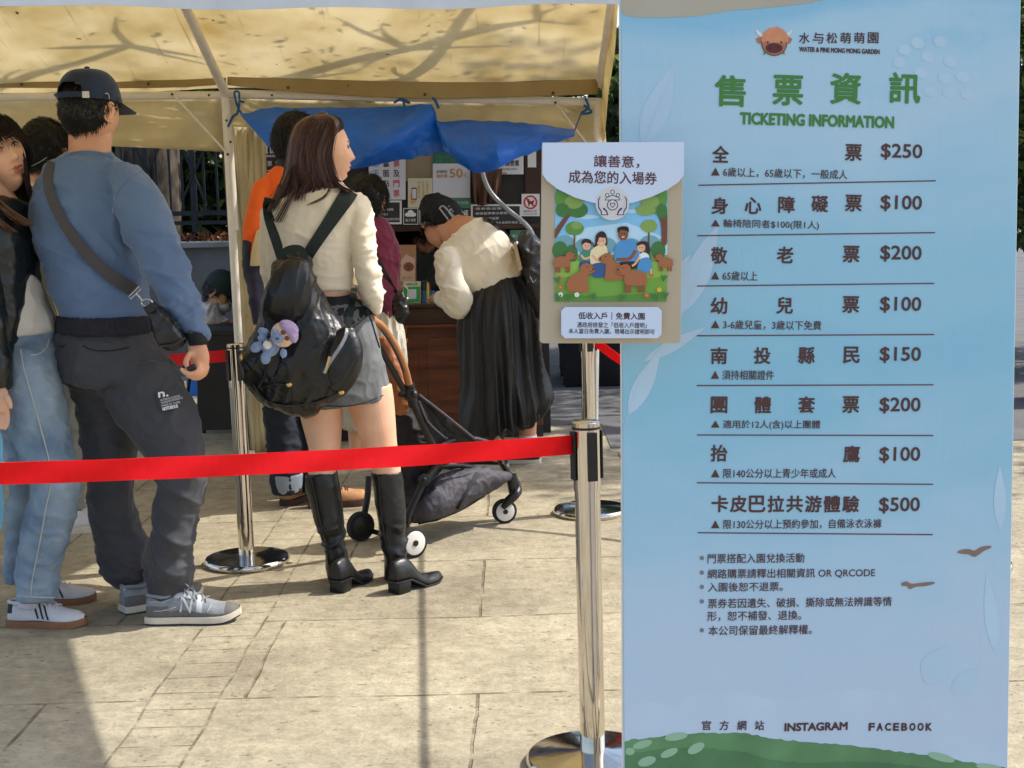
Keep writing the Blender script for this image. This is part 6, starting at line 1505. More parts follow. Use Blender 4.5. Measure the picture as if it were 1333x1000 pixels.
lleg = [(384, 505, 446, 505, .085, .0), (388, 530, 446, 530, .083), (395, 558, 445, 558, .075), (402, 585, 443, 585, .066), (402, 603, 438, 602, .057), (401, 622, 438, 618, .053)]
rleg = [(448, 505, 510, 500, .085, .0), (454, 532, 513, 522, .083), (463, 556, 515, 548, .077), (473, 582, 517, 578, .068), (482, 603, 521, 600, .058), (486, 622, 522, 618, .053)]
neck = hrows([(205, 404, 442, .055), (225, 403, 444, .055), (242, 398, 446, .062), (256, 388, 456, .07)])
hand = loft([(438, 346, 456, 352, .022, .25), (430, 338, 446, 345, .022, .28), (422, 332, 438, 338, .018, .30)], Y0, 14)
fg = [tube([U(424+i*3.4, 334+i, Y0+.3), U(416+i*3.4, 328+i, Y0+.31), U(410+i*3.2, 324+i, Y0+.30), U(407+i*3, 322+i, Y0+.28)], [.0085, .008, .0075, .006], 8, smooth=2) for i in range(4)]
legsh = [loft([tuple(r[:5])+(tuple(r[5:]) or (0,)) for r in R], Y0, shrink=.78) for R in (BL, BR)]
body(wo, legsh+[loft(neck, Y0), loft(torso, Y0, shrink=.86), loft(rarm, Y0, shrink=.7), loft(rfore, Y0, shrink=.7), loft(larm, Y0, shrink=.7), loft(waist, Y0), loft(skirt, Y0, shrink=.85), loft(lleg, Y0), loft(rleg, Y0), hand]+fg, hd, 'skin_pale', .005, ears=False)
eyes(wo, hd)
# hair: mass lying on the head, then long strands over the shoulders
hm = [(412, 150, 428, 150, .03), (404, 152, 436, 152, .06), (396, 156, 443, 158, .084), (387, 165, 444, 168, .1), (382, 178, 439, 180, .106), (379, 192, 433, 193, .108), (377, 206, 432, 206, .108), (375, 219, 435, 219, .106), (372, 231, 440, 233, .1), (368, 240, 446, 243, .095)]
hmv = loft(hm, Y0, 40, sq=2.3, dome=True)
V, F = hmv; st = []
st.append(loft_strands(hm, Y0, 3000, [1]*3, 5, .0012, .008, (0, 6.28), (0, .3), .06, .02))
long = hm+[(362, 252, 448, 252, .09), (356, 268, 420, 258, .07)]
st.append(loft_strands(long, Y0, 700, [1]*3, 6, .0011, .012, (2.6, 5.2), (.1, .5), .1, .03))
g = np.random.default_rng(8)
def wisps(ctrl, N, sx, Y, dY, r=.0011, seed=0):
    g = np.random.default_rng(seed); P = []
    for k in range(N):
        o = g.normal(0, 1, 2); c = [np.array(U(x+o[0]*sx*(.3+.7*i/len(ctrl)), y+o[1]*1.2, Y+(d if d else 0)+g.normal(0, dY))) for i, (x, y, d) in enumerate(ctrl)]
        P.append(np.array(catmull(c, 4)))
    P = np.stack(P); k = P.shape[1]; return strand_mesh(P, [r]*(k-2)+[r*.6, r*.15], 3, seed)
st += [wisps([(380, 215, -.09), (372, 238, -.11), (362, 256, -.13), (352, 276, -.14)], 70, 5, Y0, .012, seed=1), wisps([(384, 222, -.09), (383, 244, -.12), (374, 262, -.14), (362, 284, -.14), (358, 290, -.14)], 26, 4, Y0, .01, seed=2),
       wisps([(432, 232, -.07), (442, 242, -.08), (450, 247, -.08), (457, 250, -.07)], 60, 3, Y0, .012, seed=3), wisps([(425, 235, -.1), (428, 248, -.12), (420, 258, -.13), (400, 268, -.13)], 10, 3, Y0, .006, seed=4), wisps([(400, 235, -.11), (392, 252, -.125), (388, 262, -.13)], 30, 6, Y0, .01, seed=5),
       wisps([(425, 153, -.05), (433, 162, -.1), (433, 176, -.115), (430, 190, -.12), (428, 206, -.12), (430, 220, -.12), (436, 236, -.115)], 160, 3.0, Y0, .004, seed=6)]
mi = [0]*len(F); V = [tuple(v) for v in V]; F = list(F)
for v, f, m2 in st: b = len(V); V += v; F += [tuple(i+b for i in q) for q in f]; mi += m2
link_mesh('hair', mesh_from(V, F, mi), [MATS[q] for q in ('hair_brown', 'hair_brown2', 'hair_brown3')], wo)
# cream knit top
top = fuse('top', [loft(torso, Y0, sq=1.1), loft(rarm, Y0), loft(rfore, Y0), loft(larm, Y0), loft(hrows([(236, 396, 446, .066), (248, 386, 454, .085)]), Y0)], [MATS['knit_cream']], wo, .006, 4,
     [fold(.005, (5, 5, 10), 61, .25), lambda co: fold(.011, (4, 4, 17), 63, -.2)(co)*np.clip((co[:, 0]+.60)*6, 0, 1)])
sk = fuse('skirt', [loft(skirt, Y0, sq=1.1)], [MATS['denim_grey']], wo, .006, 3, [fold(.005, (9, 9, 5), 65, .3)])
bvk = bvh_of([sk]); px_ribbon(bvk, [(420, 395), (442, 395), (463, 391)], .05, .004, 'waistband', 'denim_black', wo, .0)
px_ribbon(bvk, [(381, 530), (415, 528), (444, 529), (470, 526), (505, 512)], .003, .0015, 'hem_seam', 'denim_black', sk, .001)
poly_patch(bvk, [(420, 401), (478, 398), (488, 408), (450, 430)], 8, 6, .002, 'pocket_cloth', 'denim_black', sk, .002)
px_ribbon(bvk, [(452, 432), (468, 420), (482, 408)], .003, .002, 'pocket_seam', 'denim_black', sk, .001)
# knee boots
def boot(rows, heel, yaw, L, seam):
    V1 = loft(rows, Y0, 28, 5)
    sh, S = shoe(wo, heel, yaw, L, dict(W=.36, sole=.008, heel=.042, upper=['boot_leather'], sole_mat='boot_leather', square=1, spring=.01, H=[(0, .075), (.06, .085), (.2, .09), (.36, .084), (.48, .06), (.62, .046), (.78, .037), (.92, .03), (1, .02)]), 'boot')
    sf = fuse('shaft', [V1], [MATS['boot_leather']], sh, .0055, 3, [fold(.004, (7, 7, 5), 67, .4), lambda co: fold(.010, (6, 6, 15), 68, .3)(co)*np.exp(-((co[:, 2]-.16)/.07)**2)])
    b = bvh_of([sf]); px_ribbon(b, seam, .004, .0025, 'seam', 'boot_leather', sh, .0005, k=3)
    mb = MB(); Vr, Fr = loft([rows[0][:5], tuple(a+d for a, d in zip(rows[0][:5], (0, 3, 0, 3, 0)))], Y0, 28, 1, dome=False); 
boot(BL, G(437, 773), 66, .24, [(405, 622), (411, 650), (418, 685), (426, 715), (428, 735)])
boot(BR, G(511, 774), 50, .245, [(493, 620), (495, 650), (499, 690), (504, 715), (508, 730)])
# ------------------------------------------------------------------ backpack
bp = thing('backpack', U(390, 531, 4.95), 'black nylon drawstring backpack with dark green straps and a plush bear hanging on it', 'backpack')
Yp = 4.98
rows = [(368, 336, 402, 334, .04, .05), (360, 350, 404, 348, .07, .03), (352, 366, 408, 363, .09), (344, 382, 414, 376, .105), (339, 398, 422, 390, .115), (337, 414, 434, 406, .12), (330, 432, 449, 424, .125), (320, 450, 463, 442, .13), (313, 467, 469, 462, .135), (317, 486, 467, 482, .13), (325, 506, 456, 502, .115), (340, 521, 440, 518, .1), (362, 530, 418, 528, .07)]
main = fuse('main_compartment', [loft(rows, Yp, 36, sq=1.2, dome=True)], [MATS['nylon_black']], bp, .005, 2, [fold(.011, (8, 5, 4), 71, .35), fold(.004, (13, 8, 8), 72, -.9)])
fl = [(366, 344, 400, 342, .03), (356, 356, 402, 354, .045), (346, 372, 404, 368, .055), (341, 388, 404, 384, .06), (341, 402, 402, 398, .055), (350, 413, 398, 409, .04)]
flap = fuse('front_pouch', [loft(fl, Yp-.115, 30, sq=1.2, dome=True)], [MATS['nylon_black']], bp, .0045, 2, [fold(.005, (13, 9, 3), 73, .15)])
pk_ = fuse('side_pocket', [loft([(430, 440, 462, 428, .03, -.07), (424, 458, 470, 450, .045, -.08), (420, 478, 470, 474, .05, -.08), (424, 498, 462, 496, .045, -.07), (436, 512, 452, 508, .03, -.06)], Yp, 26, sq=1.3, dome=True)], [MATS['nylon_black']], bp, .0045, 2, [fold(.005, (10, 9, 5), 74, .6)])
bvb = bvh_of([main, flap, pk_])
mat('zip_silver', (150, 152, 156), .3, .1, 80, .4, 200, metal=.7)
px_ribbon(bvb, [(422, 486), (428, 474), (436, 462), (444, 450), (450, 438), (452, 428)], .012, .003, 'zipper', 'zip_silver', bp, .001)
mb = MB(); z0 = on(bvb, 428, 466, .008); mb.tube([on(bvb, 429, 464, .006), on(bvb, 426, 474, .01), on(bvb, 423, 485, .012)], [.005, .004, .003], 8, flat=.5, smooth=3); mb.build('zip_pull', [MATS['gold']], bp)
def bcord(pts, r=.0028):
    P_ = [on(bvb, x, y, .006, Yp-.14) for x, y in pts]; mb = MB(); mb.tube(P_, r, 6, smooth=4); mb.build('drawcord', [MATS['nylon_black']], bp)
bcord([(350, 445), (349, 462), (347, 480), (343, 494), (337, 505)]); bcord([(362, 465), (372, 478), (371, 492), (363, 503), (355, 492), (360, 480), (368, 472), (366, 462)]); bcord([(376, 500), (370, 515), (368, 533)], .0024); bcord([(378, 500), (381, 518), (379, 536)], .0024); bcord([(337, 505), (360, 500), (376, 502)])
bcord([(330, 500), (345, 520), (372, 528), (410, 524), (440, 512)], .004)
mb = MB()
for p in ((376, 501), (444, 511)): mb.ball(on(bvb, *p, .004), (.012, .008, .009), 0, 12)
mb.ball(on(bvb, 314.5, 466, .002, Yp-.05), (.008, .006, .014), 0, 10); mb.build('cord_lock', [MATS['gold']], bp)
# straps over the shoulders
bvt = bvh_of([top])
px_ribbon(bvt, [(352, 258), (350, 268), (352, 284), (357, 302), (363, 322), (368, 340)], [.04, .044, .045, .043, .040, .036], .009, 'shoulder_strap', 'strap_green', bp, .001, 5.05)
px_ribbon(bvt, [(455, 250), (450, 258), (440, 273), (428, 291), (415, 310), (402, 330), (396, 342)], [.06, .06, .054, .048, .044, .042, .04], .009, 'shoulder_strap', 'strap_green', bp, .001, 5.05)
mb = MB(); mb.add(*ribbon([U(366, 348, Yp-.03), U(368, 332, Yp-.03), U(376, 325, Yp-.03), (U(389, 324, Yp-.03)), U(395, 331, Yp-.03), U(398, 346, Yp-.03)], .026, .007)); mb.build('grab_handle', [MATS['strap_green']], bp)
px_ribbon(bvh_of([top, sk]), [(462, 372), (459, 390), (456, 408), (453, 425)], .024, .003, 'lower_strap', 'strap_green', bp, .004, 5.06)
mb = MB(); mb.add(*ribbon([U(478, 404, 5.1), U(484, 420, 5.08), (U(490, 440, 5.08)), U(494, 452, 5.1)], .006, .004)); mb.build('strap_tail', [MATS['nylon_black']], bp)
# plush bear charm (plain toy)
pb = thing('plush_bear', U(358, 470, 4.78), 'small blue plush bear with a lavender hat, hanging on the black backpack', 'plush toy')
Yq = 4.80; PX = lambda x, y, d=0: U(x, y, Yq+d)
sc = Yq/FPX
def pball(mb, x, y, rx, ry, rz=None, d=0, ro=0, mi=0): mb.ball(PX(x, y, d), (rx*sc, (rz or min(rx, ry))*sc, ry*sc), mi, 18, Matrix.Rotation(R_(ro), 3, 'Y'))
mb = MB(); pball(mb, 353, 452, 11, 13, 10, 0, 30); me = mb
pball(mb, 334, 452, 8.5, 6.5, 7, -.01, -35); pball(mb, 346, 466, 6.5, 8.5, 7, -.015, 10); pball(mb, 369, 460, 4.5, 6.5, 5, -.02, 0); pball(mb, 343, 432, 8, 5.5, 5, 0, 15); pball(mb, 341, 440, 6, 5, 5, 0, 0)
mm = bake(mb.mesh(), [('REMESH', dict(mode='VOXEL', voxel_size=.003)), ('SMOOTH', dict(factor=.5, iterations=3))]); displace(mm, lambda co: (vnoise(co*300, 3)-.5)*.003); link_mesh('body', mm, [MATS['plush_blue']], pb)
mb = MB(); pball(mb, 368, 436, 15.5, 16.5, 14, -.02, -20); hm_ = bake(mb.mesh(), [('SUBSURF', dict(levels=2, render_levels=2))]); displace(hm_, lambda co: (vnoise(co*300, 4)-.5)*.0025); link_mesh('face', hm_, [MATS['plush_face']], pb)
mb = MB(); pball(mb, 376, 427, 14, 9, 15.5, -.022, 33); pball(mb, 381, 434, 7, 13, 14, -.018, -8); mm = bake(mb.mesh(), [('REMESH', dict(mode='VOXEL', voxel_size=.003)), ('SMOOTH', dict(factor=.5, iterations=3))]); displace(mm, lambda co: (vnoise(co*280, 5)-.5)*.003); link_mesh('hat', mm, [MATS['plush_hat']], pb)
mb = MB(); pball(mb, 361, 440, 8.5, 7, 4, -.052, 20, 0); pball(mb, 358, 431, 5, 3.4, 3, -.052, 25, 0); pball(mb, 348, 449, 6, 6, 4, -.024, 0, 1); mb.build('muzzle', [MATS['plush_blue'], MATS['wht'] if 'wht' in MATS else MATS['eye_white']], pb)
for x, y in ((368.5, 433), (373.5, 440.5)):
    mb = MB(); pball(mb, x, y, 3.1, 3.1, 2, -.058); mb.build('eye', [MATS['plush_brown']], pb)
mb = MB(); pball(mb, 361, 441, 2.0, 1.6, 1.4, -.066); mb.build('nose', [MATS['plush_brown']], pb)
mb = MB(); mb.tube([PX(349, 445, -.03), PX(349, 430, .0), PX(348, 415, .04)], .002, 6); mb.build('hang_cord', [MATS['nylon_black']], pb)
# ================================================================== the woman at the left edge
mat('jacket_leather', (20, 25, 25), .36, .2, 9, .35, 34, spec=.5, coat=.1); mat('tee_grey', (206, 200, 190), .85, .04, 12, .15, 200); mat('denim_blue', (148, 164, 178), .85, .22, 9, .4, 240, detail=10, col2=(104, 126, 148)); mat('denim_stitch', (176, 176, 168), .8, .1, 40)
mat('shoe_white', (204, 202, 204), .7, .08, 14, .25, 120); mat('gum_sole', (136, 92, 62), .6, .12, 20); mat('stripe_black', (44, 42, 46), .7, .05, 30); mat('lace_white', (214, 210, 214), .85, .05, 40); mat('sock_lilac', (206, 198, 214), .9, .05, 40, .2, 200)
Y0 = 4.82
lw = thing('person', G(45, 818), 'woman in a black leather jacket and blue jeans, turning her face to the right', 'person')
hd = Head(U(-6, 204, Y0), 131, 13, 18, 1.12, 6)
torso = hrows([(252, -28, 22, .075), (268, -50, 34, .11), (290, -62, 38, .12), (330, -66, 42, .13), (370, -62, 46, .13), (410, -56, 60, .13), (432, -50, 70, .13)])
hips = hrows([(425, -44, 70, .135), (440, -46, 71, .14), (464, -48, 73, .15), (493, -48, 78, .155)])
fleg = [(4, 450, 70, 448, .07, -.03), (-2, 470, 75, 468, .112, -.05), (6, 493, 79, 493, .115, -.08), (9, 524, 84, 524, .105, -.1), (16, 560, 88, 560, .1, -.1), (28, 600, 96, 598, .095, -.11), (40, 630, 103, 626, .09, -.11), (37, 655, 101, 652, .088, -.11), (32, 680, 96, 678, .086, -.11), (27, 704, 90, 701, .085, -.11), (24, 728, 83, 725, .083, -.1), (22, 754, 76, 750, .082, -.1), (21, 775, 73, 779, .08, -.1)]
bleg = [(-40, 480, 40, 480, .12, .1), (-15, 520, 52, 520, .11, .16), (2, 560, 60, 560, .1, .2), (9, 600, 60, 600, .095, .22), (13, 632, 55, 632, .09, .24), (11, 680, 48, 680, .085, .25), (9, 720, 42, 720, .08, .25), (8, 757, 40, 752, .078, .25)]
rarm = [(-60, 280, -20, 270, .06, -.1), (-58, 320, -6, 318, .066, -.16), (-50, 360, 0, 360, .064, -.18), (-44, 400, 6, 400, .06, -.2), (-38, 440, 11, 440, .058, -.21), (-30, 480, 14, 478, .054, -.22), (-22, 506, 15, 504, .05, -.22)]
hand = [loft([(-14, 508, 10, 508, .02, -.22), (-14, 522, 12, 522, .024, -.22), (-12, 536, 11, 536, .024, -.22)], Y0, 14)]
hand += [tube([U(9-i*6, 534, Y0-.22), U(10-i*6, 546, Y0-.225), U(8-i*6, 555-i*.8, Y0-.24), U(5-i*6, 560-i, Y0-.25)], [.009, .0085, .008, .006], 8, smooth=2) for i in range(4)]
hand += [tube([U(8, 515, Y0-.24), U(13, 524, Y0-.26), U(14, 533, Y0-.265)], [.011, .009, .007], 8, smooth=2)]
neck = hrows([(228, -22, 14, .06), (248, -24, 15, .06), (262, -30, 24, .075)])
body(lw, [loft(neck, Y0), loft(torso, Y0, shrink=.82), loft(hips, Y0, shrink=.85), loft(fleg, Y0, shrink=.7), loft(bleg, Y0, shrink=.7), loft(rarm, Y0, shrink=.6)]+hand, hd, 'skin_pale', .005)
eyes(lw, hd)
# hair
hm = [(-36, 156, 4, 156, .06, .03), (-42, 166, 17, 165, .085, .04), (-45, 178, 25, 177, .095, .05), (-46, 192, 30, 191, .095, .07), (-46, 206, 33, 206, .085, .09), (-46, 222, 34, 222, .075, .1), (-44, 242, 36, 241, .07, .1), (-40, 262, 40, 260, .07, .08), (-34, 285, 43, 284, .065, .06), (-20, 310, 45, 310, .06, .04), (0, 335, 46, 335, .045, .03), (18, 350, 44, 350, .03, .03)]
V, F = loft(hm, Y0, dome=True); V = [tuple(v) for v in V]; F = list(F); mi = [0]*len(F)
def comb(x, y, z): return (x*6, .55 if z > .05 else .1, -1)
st = [loft_strands(hm, Y0, 1500, [1]*3, 11, .0013, .010, (0, 6.28), (0, .4), .1, .03), wisps([(29, 226, -.03), (34, 236, -.03), (41, 245, -.02)], 22, 2, Y0, .01, seed=12), wisps([(30, 200, .0), (34, 220, .0), (36, 240, .0), (41, 262, .0)], 60, 2.2, Y0, .02, seed=13)]
ti = [wisps([(-18, 236, -.1), (-8, 258, -.13), (6, 272, -.14), (22, 284, -.13), (37, 293, -.1)], 150, 5, Y0, .02, seed=14), wisps([(-24, 240, -.1), (-14, 270, -.14), (0, 290, -.15), (14, 302, -.14)], 90, 6, Y0, .02, seed=15)]
for v, f, m2 in st: b = len(V); V += v; F += [tuple(i+b for i in q) for q in f]; mi += m2
for v, f, m2 in ti: b = len(V); V += v; F += [tuple(i+b for i in q) for q in f]; mi += [3 if q else 1 for q in m2]
m_ = hd.mask(lambda x, y, z: (z > .040+.0*x) | ((np.abs(x) > .060) & (y < .045) & (z > -.07)))
ha = link_mesh('hair', mesh_from(V, F, mi), [MATS[q] for q in ('hair_dark', 'hair_dark2', 'hair_black', 'hair_tip')], lw)
cap_hair(lw, hd, lambda x, y, z: (z > .036) | ((np.abs(x) > .063) & (y < .05) & (z > -.06)), 2600, .045, comb, ['hair_dark', 'hair_dark2', 'hair_black'], 16, .009, .2, .0011, 'fringe', .2)
fuse('t_shirt', [loft(hrows([(262, -20, 8, .06), (300, -30, 26, .08), (340, -30, 38, .095), (360, -30, 44, .108), (380, -25, 53, .125), (400, -20, 60, .128), (424, -15, 70, .13), (434, -14, 68, .128)]), Y0-.005)], [MATS['tee_grey']], lw, .006, 4, [fold(.009, (5, 5, 7), 81, .8)])
jr = hrows([(254, -40, 12, .09), (264, -54, 27, .12), (274, -60, 32, .13), (290, -66, 36, .14), (330, -70, 41, .15), (370, -68, 41, .155), (410, -64, 40, .155), (440, -60, 39, .15), (458, -58, 38, .145)])
tail = [(-20, 440, 20, 440, .05, -.12), (-14, 470, 22, 470, .04, -.15), (-5, 495, 25, 496, .03, -.16), (10, 506, 28, 509, .02, -.16)]
fuse('leather_jacket', [loft(jr, Y0-.02, 36, sq=2.3), loft(rarm, Y0), loft(tail, Y0)], [MATS['jacket_leather']], lw, .006, 3, [fold(.007, (4, 4, 5), 83, .5), fold(.003, (9, 9, 9), 84, .2)])
jn = fuse('jeans', [loft(hips, Y0), loft(fleg, Y0), loft(bleg, Y0)], [MATS['denim_blue']], lw, .0065, 4, [fold(.007, (7, 7, 12), 85, .4), lambda co: fold(.005, (6, 6, 10), 86, .2)(co)*np.clip((.4-co[:, 2])*4, 0, 1)])
bvj = bvh_of([jn]); px_ribbon(bvj, [(27, 455), (30, 475), (36, 497), (46, 532), (56, 568), (64, 600), (67, 628), (60, 660), (54, 695), (47, 730), (42, 755), (40, 776)], .004, .0025, 'side_seam', 'denim_stitch', jn, .0, k=3)
px_ribbon(bvj, [(40, 462), (50, 461), (60, 453), (64, 442)], .0035, .002, 'pocket_seam', 'denim_stitch', jn, .0)
px_ribbon(bvj, [(23, 776), (40, 777), (58, 778), (71, 778)], .0045, .003, 'hem_seam', 'denim_stitch', jn, .0)
GUM = dict(W=.36, sole=.024, upper=['shoe_white', 'stripe_black'], zone=lambda x, th: 1 if (x < .07 and abs(th/math.pi-.5) < .36) else 0, sole_mat='gum_sole', laces='lace_white', spring=.006, collar='shoe_white')
sh, S = shoe(lw, G(10, 817)+Vector((0, .03, 0)), -6, .268, GUM, 'sneaker'); stripes(sh, S, 'stripe_black', -1)
sh, S = shoe(lw, G(26, 790), 14, .262, GUM, 'sneaker'); stripes(sh, S, 'stripe_black', -1)
fuse('sock', [loft([(24, 770, 54, 772, .035, -.1), (23, 790, 50, 793, .030, -.1)], Y0, 20)], [MATS['sock_lilac']], lw, .006, 2)
mat('bag_blue', (120, 176, 206), .6, .1, 8); bgl = thing('carry_bag', U(-8, 700, 4.7), 'pale blue carry bag at the left edge beside the blue jeans', 'bag')
fuse('bag_body', [loft([(-50, 605, 3, 605, .05), (-54, 650, 1, 650, .06), (-54, 692, -2, 690, .05)], 4.62, 24, sq=1.8)], [MATS['bag_blue']], bgl, .006, 2, [fold(.01, (8, 8, 5), 87)])
mb = MB(); mb.tube([U(-28, 605, 4.62), U(-20, 570, 4.61), U(-8, 556, 4.6), U(1, 572, 4.61), U(2, 608, 4.62)], .006, 8, smooth=3); mb.build('handle', [MATS['bag_blue']], bgl)

# ================================================================== the man standing behind the man in the cap
mat('jacket_cream', (206, 190, 150), .8, .08, 10, .2, 100); mat('jacket_olive', (70, 74, 56), .8, .1, 10, .2, 100); mat('trouser_sage', (112, 116, 110), .85, .1, 12, .15, 120); mat('glasses', (120, 120, 124), .3, 0, metal=.8)
Y0 = 5.9
m2_ = thing('person', G(100, 690), 'dark haired man in a cream jacket, mostly hidden behind the man in the navy cap', 'person')
hd = Head(U(57, 200, Y0), 14, -4, 8, 1.12)
torso = hrows([(240, 28, 84, .09), (252, 8, 106, .13), (280, -8, 118, .15), (320, 0, 118, .15), (370, 12, 114, .15), (420, 22, 110, .15)])
hips = hrows([(410, 28, 112, .14), (440, 28, 114, .15), (480, 32, 114, .15)])
leg1 = [(60, 470, 114, 470, .11), (66, 540, 112, 540, .09), (70, 600, 110, 600, .08), (76, 660, 108, 662, .08)]
leg2 = [(30, 470, 80, 470, .11, .1), (30, 540, 72, 540, .09, .1), (32, 600, 68, 600, .08, .12), (34, 652, 64, 652, .08, .12)]
neck = hrows([(215, 36, 80, .06), (232, 33, 80, .062), (250, 24, 88, .08)])
body(m2_, [loft(neck, Y0), loft(torso, Y0, shrink=.85), loft(hips, Y0, shrink=.85), loft(leg1, Y0, shrink=.7), loft(leg2, Y0, shrink=.7)], hd, 'skin', .0065)
cap_hair(m2_, hd, hl(.06, -.058), 3800, .026, lambda x, y, z: (x*3, -.5 if z > .06 else -.05, -1), ['hair_black', 'hair_black2', 'hair_black3'], 21, .009, .3)
mb = MB(); mb.tube([Vector(hd.w([(-.086, .06, .01)])[0]), Vector(hd.w([(-.088, -.02, .004)])[0]), Vector(hd.w([(-.080, -.055, -.008)])[0])], .0018, 6); mb.tube([U(40, 217, Y0-.14), U(52, 211, Y0-.14), U(61, 205, Y0-.14)], .0022, 6); mb.build('glasses_temple', [MATS['glasses']], m2_)
fuse('jacket', [loft(torso, Y0)], [MATS['jacket_cream']], m2_, .008, 4, [fold(.014, (6, 6, 8), 91, .5)])
fuse('jacket_panel', [loft([(40, 340, 58, 345, .06, -.14), (46, 380, 66, 385, .06, -.14), (52, 405, 76, 414, .06, -.14)], Y0, 20), loft([(28, 244, 90, 244, .1), (20, 256, 98, 256, .13)], Y0, 20)], [MATS['jacket_olive']], m2_, .007, 3)
fuse('trousers', [loft(hips, Y0), loft(leg1, Y0), loft(leg2, Y0)], [MATS['trouser_sage']], m2_, .008, 4, [fold(.012, (6, 6, 12), 93, .5)])
WSH = dict(W=.37, sole=.03, upper=['shoe_white'], sole_mat='shoe_cream', laces='lace_white')
shoe(m2_, G(84, 694), 20, .29, WSH, 'sneaker'); shoe(m2_, G(38, 690), 25, .29, WSH, 'sneaker')

# ================================================================== the man in the orange jacket
mat('jacket_orange', (232, 96, 20), .7, .06, 12, .2, 90); mat('jacket_navy', (34, 34, 54), .7, .1, 14, .2, 90); mat('denim_dark', (26, 32, 44), .85, .12, 14, .2, 160); mat('denim_cuff', (136, 146, 156), .85, .12, 20, .2, 160); mat('boot_tan', (176, 128, 84), .6, .15, 18, .25, 80); mat('sole_brown', (70, 46, 36), .7, .1, 20)
Y0 = 6.6
om = thing('person', G(400, 655), 'man in an orange and navy jacket, hidden behind the brown haired woman', 'person')
hd = Head(U(386, 185, Y0), 50, -3, 0, 1.08)
torso = hrows([(214, 362, 410, .09), (226, 348, 424, .125), (245, 332, 432, .14), (275, 324, 434, .145), (310, 325, 432, .145), (350, 328, 430, .145), (400, 330, 428, .145), (430, 332, 426, .145)])
larm = [(332, 244, 360, 240, .07, -.06), (323, 268, 350, 268, .07, -.1), (318, 296, 345, 296, .066, -.12), (318, 320, 342, 320, .064, -.13), (318, 345, 342, 345, .06, -.14), (322, 368, 343, 368, .055, -.16), (326, 400, 344, 400, .05, -.2), (330, 425, 346, 425, .045, -.22)]
hips = hrows([(420, 336, 424, .13), (450, 336, 426, .14), (490, 338, 426, .14)])
legs = [[(342, 480, 384, 480, .1, -.03), (344, 540, 386, 540, .09, -.03), (350, 600, 394, 600, .08, -.03), (355, 640, 393, 640, .075, -.03)], [(378, 480, 424, 480, .1, .04), (384, 540, 422, 540, .09, .06), (390, 600, 424, 600, .08, .06), (394, 640, 426, 640, .075, .06)]]
neck = hrows([(196, 366, 404, .055), (210, 365, 405, .058), (222, 360, 412, .07)])
hand = loft([(330, 425, 346, 425, .024, -.22), (331, 440, 347, 440, .024, -.22), (333, 452, 345, 452, .018, -.22)], Y0, 14)
body(om, [loft(neck, Y0), loft(torso, Y0, shrink=.85), loft(larm, Y0, shrink=.6), loft(hips, Y0, shrink=.85), hand]+[loft(l, Y0, shrink=.7) for l in legs], hd, 'skin', .0065)
cap_hair(om, hd, hl(.06, -.072), 3000, .03, lambda x, y, z: (x*3, -.3 if z > .05 else -.05, -1), ['hair_black', 'hair_black2', 'hair_black3'], 31, .009, .3)
jk = fuse('jacket', [loft(torso, Y0), loft(larm[:5], Y0)], [MATS['jacket_orange']], om, .008, 4, [fold(.007, (5, 5, 7), 95, .5)])
fuse('navy_yoke', [loft(hrows([(206, 362, 408, .075), (216, 358, 416, .1), (228, 356, 428, .132), (250, 362, 436, .15), (262, 372, 436, .15)]), Y0-.004)], [MATS['jacket_navy']], om, .007, 3)
fuse('lower_sleeve', [loft([(317, 312, 338, 318, .068, -.13), (317, 330, 336, 335, .066, -.135), (317, 350, 343, 350, .064, -.14), (321, 370, 344, 370, .058, -.16), (325, 400, 345, 400, .053, -.2), (329, 424, 347, 424, .048, -.22)], Y0)], [MATS['jacket_navy']], om, .007, 3, [fold(.006, (6, 6, 9), 96)])
fuse('cream_panel', [loft([(334, 300, 346, 296, .03, -.2), (328, 325, 348, 325, .04, -.2), (325, 347, 348, 345, .03, -.2)], Y0, 18)], [MATS['jacket_cream']], om, .006, 3)
fuse('jeans', [loft(hips, Y0)]+[loft(l, Y0) for l in legs], [MATS['denim_dark']], om, .008, 4, [fold(.010, (6, 6, 12), 97)])
for l in legs: a = l[-1]; fuse('jean_cuff', [loft([(a[0]-1, 617, a[2]+2, 615, .082, a[5]), (a[0], 628, a[2]+1, 627, .083, a[5]), (a[0]+1, 641, a[2], 639, .08, a[5])], Y0, 22)], [MATS['denim_cuff']], om, .006, 2)
TAN = dict(W=.36, sole=.03, upper=['boot_tan'], sole_mat='sole_brown', H=[(0, .09), (.06, .1), (.22, .11), (.36, .105), (.46, .08), (.6, .06), (.75, .052), (.9, .046), (1, .02)], laces='sole_brown')
shoe(om, G(372, 659), 68, .29, TAN, 'boot'); shoe(om, G(402, 661), 10, .28, TAN, 'boot')

